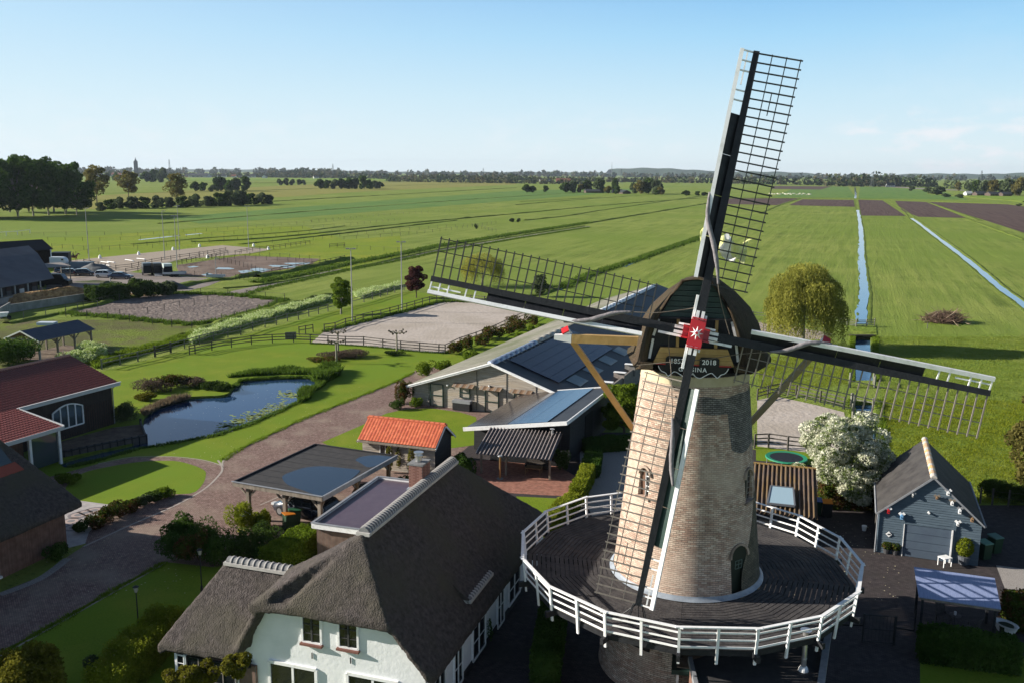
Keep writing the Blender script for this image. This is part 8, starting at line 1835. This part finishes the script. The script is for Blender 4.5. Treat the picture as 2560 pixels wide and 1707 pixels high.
tag(MB().beam(P(104, 740), P(104, 740) + UP * 1.5, .35, .35).build('gate_post', OAK, None), 'thick weathered post at the yard entrance', 'post'); tag(MB().tube([P(278, 735), P(278, 735) + UP * 3], .09, 6).build('yard_post', WIREM, None), 'thin grey post by the clipped hedge at the yard', 'post')
tag(MB().beam(P(106, 738) + UP * .9, P(172, 733) + UP * .8, .04).build('barrier_tape', mat('yellow_tape', (.6, .55, .1)), None), 'yellow rope across the yard entrance', 'rope')
tag(MB().box(P(118, 812) + UP * .2, (2.4, 1.3, .4)).build('water_trough', mat('pale_blue_tub', (.45, .52, .6)), None), 'pale blue water tub behind the field shelter', 'tub')
# wheelbarrow-like rack at far left
c = P(6, 800); wbr = thing('wheelbarrow', 'white and green wheelbarrow near the manure wall', 'wheelbarrow', (c.x, c.y, 0), .5); MB().poly([(-.8, -.4, .5), (.6, -.4, .5), (.9, -.4, 1.1), (-1.1, -.4, 1.1)], (0, .8, 0)).build('tray', WHITE, wbr, world=False); MB().tube([(.9, -.08, .3), (.9, .08, .3)], .3, 12).build('wheel', TYRE, wbr, world=False); MB().beam((-1.6, -.35, .7), (.9, -.1, .35), .05).beam((-1.6, .35, .7), (.9, .1, .35), .05).build('handles', DGREEN, wbr, world=False)

# horse and rider, cows ---------------------------------------------
def blobify(mb, name, m, root, vox=.05):
    o = mb.build(name, m, root, world=False); r = o.modifiers.new('r', 'REMESH'); r.mode = 'VOXEL'; r.voxel_size = vox; r.use_smooth_shade = True; s = o.modifiers.new('s', 'SMOOTH'); s.iterations = 3; s.factor = .6; return o
c = P(184, 655); hr = thing('horse', 'brown horse walking on the left end of the riding arena', 'horse', (c.x, c.y, 0), .35)
mb = MB().tube([(-.95, 0, 1.25), (-.75, 0, 1.28), (-.35, 0, 1.25), (.1, 0, 1.2), (.5, 0, 1.22), (.78, 0, 1.25)], [.14, .3, .3, .31, .3, .2], 12)
mb.tube([(.6, 0, 1.3), (.9, 0, 1.6), (1.12, 0, 1.95)], [.25, .17, .12], 10).tube([(1.05, 0, 1.98), (1.25, 0, 1.9), (1.58, 0, 1.68)], [.1, .13, .07], 8); mb.tube([(1.08, .05, 2.05), (1.08, .06, 2.2)], [.04, .01], 5).tube([(1.08, -.05, 2.05), (1.08, -.06, 2.2)], [.04, .01], 5)
for x, y, dx in ((.62, .16, .15), (.6, -.16, -.1)): mb.tube([(x, y, 1.15), (x + dx, y, .62), (x + dx * .6, y, .12), (x + dx + .05, y, .02)], [.13, .07, .05, .07], 7)
for x, y, dx in ((-.78, .17, .1), (-.8, -.17, -.15)): mb.tube([(x, y, 1.2), (x + .14 + dx, y, .9), (x - .1 + dx, y, .55), (x + dx, y, .1), (x + dx + .05, y, .02)], [.19, .12, .07, .05, .07], 7)
blobify(mb, 'body', mat('chestnut', (.12, .05, .025), (.17, .075, .04), 2, .6), hr)
MB().tube([(-.98, 0, 1.32), (-1.12, 0, 1.1), (-1.12, 0, .6)], [.06, .09, .03], 6).build('tail', BLACK, hr, world=False); MB().tube([(.65, 0, 1.55), (.85, 0, 1.78), (1.02, 0, 2.05)], [.03, .06, .04], 5).build('mane', BLACK, hr, world=False); MB().box((0, 0, 1.52), (.5, .4, .08)).build('saddle', BLACK, hr, world=False)
rd = thing('rider', 'person in dark clothes and riding helmet sitting on the brown horse', 'person', (c.x, c.y, 0), .35)
mb = MB().tube([(-.02, 0, 1.52), (0, 0, 1.75), (0, 0, 1.98), (.02, 0, 2.08)], [.17, .14, .19, .08], 10)
for s in (-1, 1):
    mb.tube([(0, s * .1, 1.58), (.32, s * .3, 1.38), (.18, s * .36, .95)], [.1, .08, .055], 8).tube([(.18, s * .36, .95), (.3, s * .36, .9)], [.05, .04], 6)
    mb.tube([(0, s * .19, 2.0), (.08, s * .26, 1.76), (.34, s * .12, 1.68)], [.06, .05, .04], 7)
blobify(mb, 'body', mat('rider_clothes', (.02, .02, .03)), rd, .035)
mb = MB().tube([(.03, 0, 2.08), (.05, 0, 2.14), (.06, 0, 2.24), (.05, 0, 2.3)], [.055, .09, .1, .06], 10).tube([(.14, 0, 2.18), (.18, 0, 2.17)], [.03, .015], 6); mb.build('head', mat('skin', (.5, .3, .22)), rd, world=False, smooth=True); MB().tube([(.03, 0, 2.22), (.03, 0, 2.3), (.03, 0, 2.36)], [.125, .12, .05], 12).box((.14, 0, 2.24), (.12, .14, .02)).build('helmet', BLACK, rd, world=False)
cowm = MB().tube([(-1, 0, 1.05), (-.85, 0, 1.08), (0, 0, 1.0), (.7, 0, 1.1), (.95, 0, 1.05)], [.2, .36, .42, .36, .2], 8).tube([(.85, 0, 1.15), (1.2, 0, .9), (1.5, 0, .45)], [.2, .16, .1], 7)
for x in (-.75, .7):
    for s in (-1, 1): cowm.tube([(x, s * .22, .9), (x, s * .2, 0)], [.12, .06], 6)
cw_ = [cowm.mesh('cow', mat('cow_cream', (.6, .55, .42))), cowm.mesh('cow', mat('cow_white', (.7, .68, .6)))]; rg = random.Random(3)
for i in range(26):
    x = 1925 + i * 4.1 + rg.uniform(-2, 2); c = P(x, 486.5 + .012 * (x - 1925) + rg.uniform(-1.6, 1.6)); o = obj('cow', cw_[i % 2], loc=c, rot=(0, 0, rg.random() * 6)); tag(o, 'pale cow grazing in the herd beyond the dark ploughed strip', 'cow', 'herd of pale cows in the far field')

# car under the carport, bins, bikes --------------------------------
ca = P(768, 1276, .35); pc = car(ca, C_.rz + PI - .12, paint('paint_midnight', (.015, .022, .04)), 'shiny midnight blue estate car parked under the oak carport', 4.75, 1.86, 1.45, 1, None)
c2 = C_.o + C_.x * 5.6 + C_.y * 6.6
bi = thing('covered_motorcycle', 'motor scooter under a dark cover at the back of the carport', 'motorcycle', (c2.x, c2.y, 0), C_.rz); MB().tube([(-.8, 0, .35), (-.4, 0, .8), (.1, 0, .9), (.5, 0, 1.05), (.85, 0, .5)], [.2, .3, .28, .25, .15], 9).build('cover', mat('dark_cover', (.02, .022, .02), rough=.6), bi, world=False, smooth=True)
for x in (-.7, .7): MB().tube([(x, -.06, .3), (x, .06, .3)], .3, 14).build('wheel', TYRE, bi, world=False)
def bin_(px, rz, lab, lid, z=0, body=None, tip=0):
    c = P(*px); t = thing('wheelie_bin', lab, 'wheelie bin', (c.x, c.y, z), rz); MB().poly([(-.27, -.28, .05), (.27, -.28, .05), (.3, -.34, .98), (-.3, -.34, .98)], (0, .6, 0)).build('bin_body', body or mat('bin_green', (.02, .05, .025), rough=.5), t, world=False)
    MB().poly([(-.31, -.37, .99), (.31, -.37, .99), (.31, .32, 1.06), (-.31, .32, 1.06)], (0, 0, .04)).build('lid', lid, t, world=False)
    for s in (-1, 1): MB().tube([(s * .2, .3, .1), (s * .28, .3, .1)], .1, 10).build('wheel', TYRE, t, world=False)
GB = mat('bin_lid_green', (.03, .12, .06), rough=.5); OB = mat('bin_lid_orange', (.55, .18, .02), rough=.5); UB = mat('bin_lid_blue', (.02, .08, .3), rough=.5); BKB = mat('bin_black', (.015, .015, .015), rough=.5)
bin_((722, 1322), 2.2, 'green wheelie bin with orange lid in front of the carport', OB); bin_((736, 1312), 2.2, 'green wheelie bin with green lid behind the orange lidded one', GB)
bin_((2040, 1285), -.2, 'wheelie bin with blue lid beside the corrugated shed', UB); bin_((2066, 1290), -.2, 'black wheelie bin with orange lid beside the hedge', OB, body=BKB)
bin_((2458, 1395), .3, 'wheelie bin with pale green lid right of the blue shed', mat('lid_pale', (.15, .3, .22))); bin_((2484, 1380), .3, 'second wheelie bin behind the blue shed corner', mat('lid_pale2', (.12, .22, .18)))
c = P(613, 1296, .9); gt = thing('white_parasol', 'small white folded sunshade among the lime green shrubs', 'parasol', (c.x, c.y, 0)); MB().tube([(0, 0, 0), (0, 0, 1.4)], .02, 6).build('pole', WHITE, gt, world=False); MB().tube([(0, 0, 1.2), (0, 0, 1.4)], [.35, .03], 8).build('canopy', WHITE, gt, world=False)
# white table, green bench near the garage
c = P(2361, 1413); wt = thing('white_table', 'small square white table in front of the garage door', 'table', (c.x, c.y, 0), .33); MB().b2((-.3, -.25, .5), (.3, .25, .54)).build('tabletop', WHITE, wt, world=False)
for x in (-.27, .27):
    for y in (-.22, .22): MB().b2((x - .02, y - .02, 0), (x + .02, y + .02, .5)).build('leg', WHITE, wt, world=False)
c = P(2358, 1388); wr = thing('garden_roller', 'dark barbecue standing before the garage door', 'barbecue', (c.x, c.y, 0), .33); MB().tube([(-.3, 0, .7), (.3, 0, .7)], .18, 12).build('drum', BLACK, wr, world=False)
for x in (-.25, .25): MB().b2((x - .02, -.02, 0), (x + .02, .02, .6)).build('leg', BLACK, wr, world=False)
# white bucket
c = P(2160, 1325); tag(MB().tube([(c.x, c.y, 0), (c.x, c.y, .32)], [.12, .16], 12).build('bucket', WHITE, None), 'white bucket on the dark yard left of the blue shed', 'bucket')
# trampoline behind the corrugated shed
c = P(1965, 1158); tp = thing('trampoline', 'round trampoline with green rim between rail fence and corrugated shed', 'trampoline', (c.x, c.y, 0)); K = 28; mb = MB()
for r, z in ((1.25, .52), (1.55, .55), (1.6, .48)):
    for i in range(K): a = 2 * PI * i / K; mb.v.append((r * math.cos(a), r * math.sin(a), z))
for l in range(2):
    for i in range(K): a = l * K + i; b = l * K + (i + 1) % K; mb.f.append((a, b, b + K, a + K))
mb.build('rim_pad', mat('trampoline_green', (.02, .22, .12), rough=.6), tp, world=False); MB().quad(*[(1.26 * math.cos(2 * PI * i / K), 1.26 * math.sin(2 * PI * i / K), .51) for i in range(K)]).build('mat', BLACK, tp, world=False)
for i in range(6): a = i * PI / 3; MB().tube([(1.5 * math.cos(a), 1.5 * math.sin(a), 0), (1.5 * math.cos(a), 1.5 * math.sin(a), .5)], .03, 6).build('leg', ZINC, tp, world=False)
# iron gate below the gallery right
gg_ = thing('iron_gate', 'black iron garden gate with sloping side braces below the gallery', 'gate', P(2155, 1605)); a, b = P(2155, 1605), P(2235, 1612)
for p in (a, b, P(2232, 1612)): MB().beam(p, p + UP * 1.5, .06).build('gate_post', BLACK, gg_)
for z in (.1, .75, 1.45): MB().beam(a + UP * z, b + UP * z, .04).build('gate_bar', BLACK, gg_)
for p, q in ((a, P(2085, 1565)), (b, P(2285, 1580))): MB().beam(p + UP * .9, q + UP * .1, .08).beam(q + UP * .05, q + UP * 1.2, .06).build('gate_brace', BLACK, gg_)
for i in range(9): p = a.lerp(b, (i + .5) / 9); MB().beam(p + UP * .1, p + UP * 1.45, .015).build('gate_rod', BLACK, gg_)
fence('garden_fence', [(2184, 1300), (2186, 1345), (2200, 1370)], 'dark wire panel fence at the left corner of the blue shed', H=1.6, rails=(1.5, .8), pw=.06, rh=.03)
# brush pile: real branches
c = P(2364, 806); bp = thing('brush_pile', 'tangled heap of cut branches and roots in the right field', 'brush pile', (c.x, c.y, 0)); rg = random.Random(8); BRM = [mat('branch_brown', (.1, .06, .045), (.17, .11, .08), 3, .9), mat('branch_pale', (.26, .19, .14), (.36, .28, .2), 3, .9)]
ms_ = []
for k in range(2):
    for j in range(3):
        r0_ = random.Random(k * 5 + j); L = 1.0; pts = [(0, 0, 0)]
        for i in range(1, 5): pts.append((i * .25, r0_.uniform(-.06, .06), r0_.uniform(-.06, .06)))
        ms_.append(MB().tube(pts, [.05, .045, .035, .03, .01], 5).tube([pts[2], (pts[2][0] + .2, .2, .1)], [.025, .008], 4).mesh('branch', BRM[k]))
for i in range(290):
    a = rg.random() * 6.28; q = rg.random() ** .5; x, y = 3.1 * q * math.cos(a), 2.3 * q * math.sin(a); h = 2.1 * (1 - q * q) ** .8 * (.8 + .2 * math.sin(x)); L = rg.uniform(.8, 2.4)
    o = obj('branch', ms_[rg.randrange(3) if rg.random() < .88 else 3 + rg.randrange(3)], bp, loc=(x - .4, y, rg.random() * h + .05), rot=(0, rg.uniform(-.8, .35), rg.random() * 6.28)); o.scale = (L, L * .42, L * .42)
for i in range(8): o = obj('branch', ms_[3 + i % 3], bp, loc=(-2.5 + rg.uniform(-.6, 1.0), rg.uniform(-1, 1), .6 + .2 * i * .4), rot=(0, rg.uniform(-.5, -.1), rg.uniform(-.6, .6))); o.scale = (2.4, .8, .8)
V_t = []; rg2 = np.random.default_rng(5)
pc_ = blob_pts(5200, (0, 0, .55), (3.0, 2.2, 1.25), .2); pc_ = pc_[pc_[:, 2] > .02]; V, F = leaves(pc_, .035, flat=.6, aspect=14); obj('twigs', npmesh('twigs', V, F, BRM[0]), bp, kind='stuff')
tag(MB().beam(P(2318, 822), P(2318, 822) + UP * .9, .08).build('marker_post', FENG, None), 'short post in front of the brush pile', 'post')

# the far town, farms, masts ----------------------------------------
HW = mat('far_white_wall', (.6, .6, .58)); HB = mat('far_brick_wall', (.25, .14, .11)); HR = mat('far_dark_roof', (.04, .045, .05)); HR2 = mat('far_red_roof', (.22, .08, .05)); hp = {}
def farhouse(px, w, lab, grp, wall, roof, d=None, h=None, name='house', rz=0, s=1):
    s = min(1, 14 / w)
    c = P(*px); sc = (c - Vector((0, 0, CAM_H))).length / FPX; W2 = w * sc; key = (wall.name, roof.name)
    if key not in hp:
        hp[key] = (MB().b2((-.5, -.35, 0), (.5, .35, .28)).poly([(-.49, -.34, .28), (-.49, .34, .28), (-.49, 0, .55)], (.98, 0, 0)).mesh('wall', wall), MB().poly([(-.52, -.4, .25), (-.52, 0, .6), (.52, 0, .6), (.52, -.4, .25)], (0, 0, .04)).poly([(-.52, 0, .6), (-.52, .4, .25), (.52, .4, .25), (.52, 0, .6)], (0, 0, .04)).mesh('roof', roof), MB().b2((-.3, -.365, .08), (-.18, -.355, .2)).mesh('window', GLASS))
    t = thing(name, lab, 'house', (c.x, c.y, 0), rz, grp); t.scale = (W2, W2, W2 * s)
    obj('wall', hp[key][0], t); obj('roof', hp[key][1], t)
    for dx in (0, .24, .45): obj('window', hp[key][2], t, loc=(dx, 0, 0))
rg = random.Random(12)
for x in (247, 262, 275, 288, 297, 345, 352, 388, 396, 430, 437, 452, 470, 480, 500, 545, 560, 585, 600, 622, 632, 662, 790, 848, 890, 900, 1058, 1103, 1120, 1210, 1180):
    farhouse((x, 440.5 + .0095 * x * .75 + rg.uniform(-1, 1)), rg.uniform(7, 14), 'small pale walled house in the distant town', 'houses of the distant town', HW if rg.random() < .7 else HB, HR if rg.random() < .7 else HR2, rz=rg.choice((0, 1.57, .4)))
farhouse((500, 444), 44, 'long flat pale warehouse at the edge of the distant town', None, HW, HR, name='warehouse'); 
HB = mat('far_dark_wall', (.09, .065, .055))
farhouse((1560, 485), 30, 'farmhouse with dark roof and white edged brick gable in the lone farm', None, HB, HR, rz=1.9, name='farmhouse_far'); farhouse((1480, 483), 36, 'long dark roofed barn of the lone farm', None, HB, HR, rz=.15, name='farm_barn'); farhouse((1543, 483), 24, 'barn right behind the lone farmhouse', None, HR, HR, rz=.3, name='farm_barn')
farhouse((1408, 456), 34, 'long red barn on the horizon left of the lone farm', None, HR2, HR2, name='farm_barn'); farhouse((1352, 455), 8, 'white silo building left of the red horizon barn', None, HW, HW, name='farm_barn'); farhouse((1370, 455), 10, 'pale shed beside the white silo building', None, HW, HR, name='farm_barn')
for x, w, l, a, b in ((2420, 16, 'white farm shed at the left of the right hand farm', HW, HW), (2448, 24, 'dark roofed barn in the right hand farm', HB, HR), (2482, 28, 'largest dark barn of the right hand farm', HB, HR), (2512, 22, 'farmhouse at the right end of the right hand farm', HB, HR)): farhouse((x, 489 + (x - 2420) * .02), w, l, None, a, b, rz=.2, name='farm_barn')
farhouse((2225, 468), 18, 'pale roofed farm before the dark round wood', None, HW, HR, name='farm_barn')
# church tower
c = P(341, 437.5); k_ = (c - Vector((0, 0, CAM_H))).length / FPX; ct = thing('church_tower', 'dark square church tower with short spire on the horizon', 'church tower', (c.x, c.y, 0)); DK = mat('tower_dark', (.03, .035, .045)); MB().b2((-3.4 * k_, -3.4 * k_, 0), (3.4 * k_, 3.4 * k_, 30 * k_)).build('tower_shaft', DK, ct, world=False); MB().tube([(0, 0, 30 * k_), (0, 0, 33 * k_), (0, 0, 34 * k_), (0, 0, 39 * k_)], [4 * k_, 2 * k_, 1.3 * k_, .2 * k_], 8).build('spire', DK, ct, world=False)
MB().b2((-3.45 * k_, -3.5 * k_, 22 * k_), (-1 * k_, -3.4 * k_, 26 * k_)).build('belfry_opening', BLACK, ct, world=False)
def pylon(px, top, lab, w=5, mast=False):
    c = P(*px); k_ = (c - Vector((0, 0, CAM_H))).length / FPX; H = (px[1] - top) * k_; t = thing('radio_mast' if mast else 'pylon', lab, 'mast' if mast else 'pylon', (c.x, c.y, 0), 0, None if mast else 'power pylons on the horizon'); mb = MB(); b = w * k_ / 2; m_ = mat('mast_grey', (.14, .16, .18)) if 'mg' not in PROTO else PROTO['mg']; PROTO['mg'] = m_
    if mast: mb.tube([(0, 0, 0), (0, 0, H * .45)], 1.0 * k_, 6).tube([(0, 0, H * .45), (0, 0, H)], [.7 * k_, .25 * k_], 6); mb.build('mast', m_, t, world=False); MB().tube([(0, 0, H * .5), (0, 0, H * .58)], 1.4 * k_, 8).build('antenna_drum', m_, t, world=False); return
    for sx_ in (-1, 1):
        for sy_ in (-1, 1): mb.beam((sx_ * b, sy_ * b, 0), (sx_ * b * .15, sy_ * b * .15, H), .3 * k_)
    for i in range(6):
        z0, z1 = H * i / 6, H * (i + 1) / 6; w0, w1 = b * (1 - .85 * i / 6), b * (1 - .85 * (i + 1) / 6); mb.beam((-w0, -w0, z0), (w1, -w1, z1), .2 * k_).beam((w0, -w0, z0), (-w1, -w1, z1), .2 * k_)
    mb.build('lattice', m_, t, world=False); MB().beam((-b * 1.2, 0, H * .78), (b * 1.2, 0, H * .78), .3 * k_).build('cross_arm', m_, t, world=False); MB().beam((-b * .9, 0, H * .9), (b * .9, 0, H * .9), .3 * k_).build('cross_arm', m_, t, world=False)
pylon((1529, 445), 408, 'tall thin radio mast on the horizon', mast=True); pylon((425, 441), 403, 'power pylon left above the distant town'); pylon((833, 446), 412, 'power pylon right of the taller dark wood'); pylon((1208, 455), 422, 'power pylon near the centre of the horizon', 6); pylon((1552, 460), 424, 'power pylon right of the radio mast', 6); pylon((2180, 470), 434, 'lattice pylon above the far track', 8); pylon((2450, 478), 434, 'lattice pylon above the right hand farm', 6)
# the air
hz = MB().box((300, 5200, 63), (17400, 10700, 131)).mesh('haze', mat('unused', (1, 1, 1)))
hm = bpy.data.materials.new('haze'); hm.use_nodes = True; hm.node_tree.nodes.clear(); ho_ = hm.node_tree.nodes.new('ShaderNodeOutputMaterial'); pv_ = hm.node_tree.nodes.new('ShaderNodeVolumePrincipled')
pv_.inputs['Color'].default_value = (.72, .84, 1, 1); pv_.inputs['Density'].default_value = 4e-5; pv_.inputs['Anisotropy'].default_value = .2
hm.node_tree.links.new(pv_.outputs[0], ho_.inputs['Volume']); hz.materials.clear(); hz.materials.append(hm)
obj('haze', hz, kind='stuff')
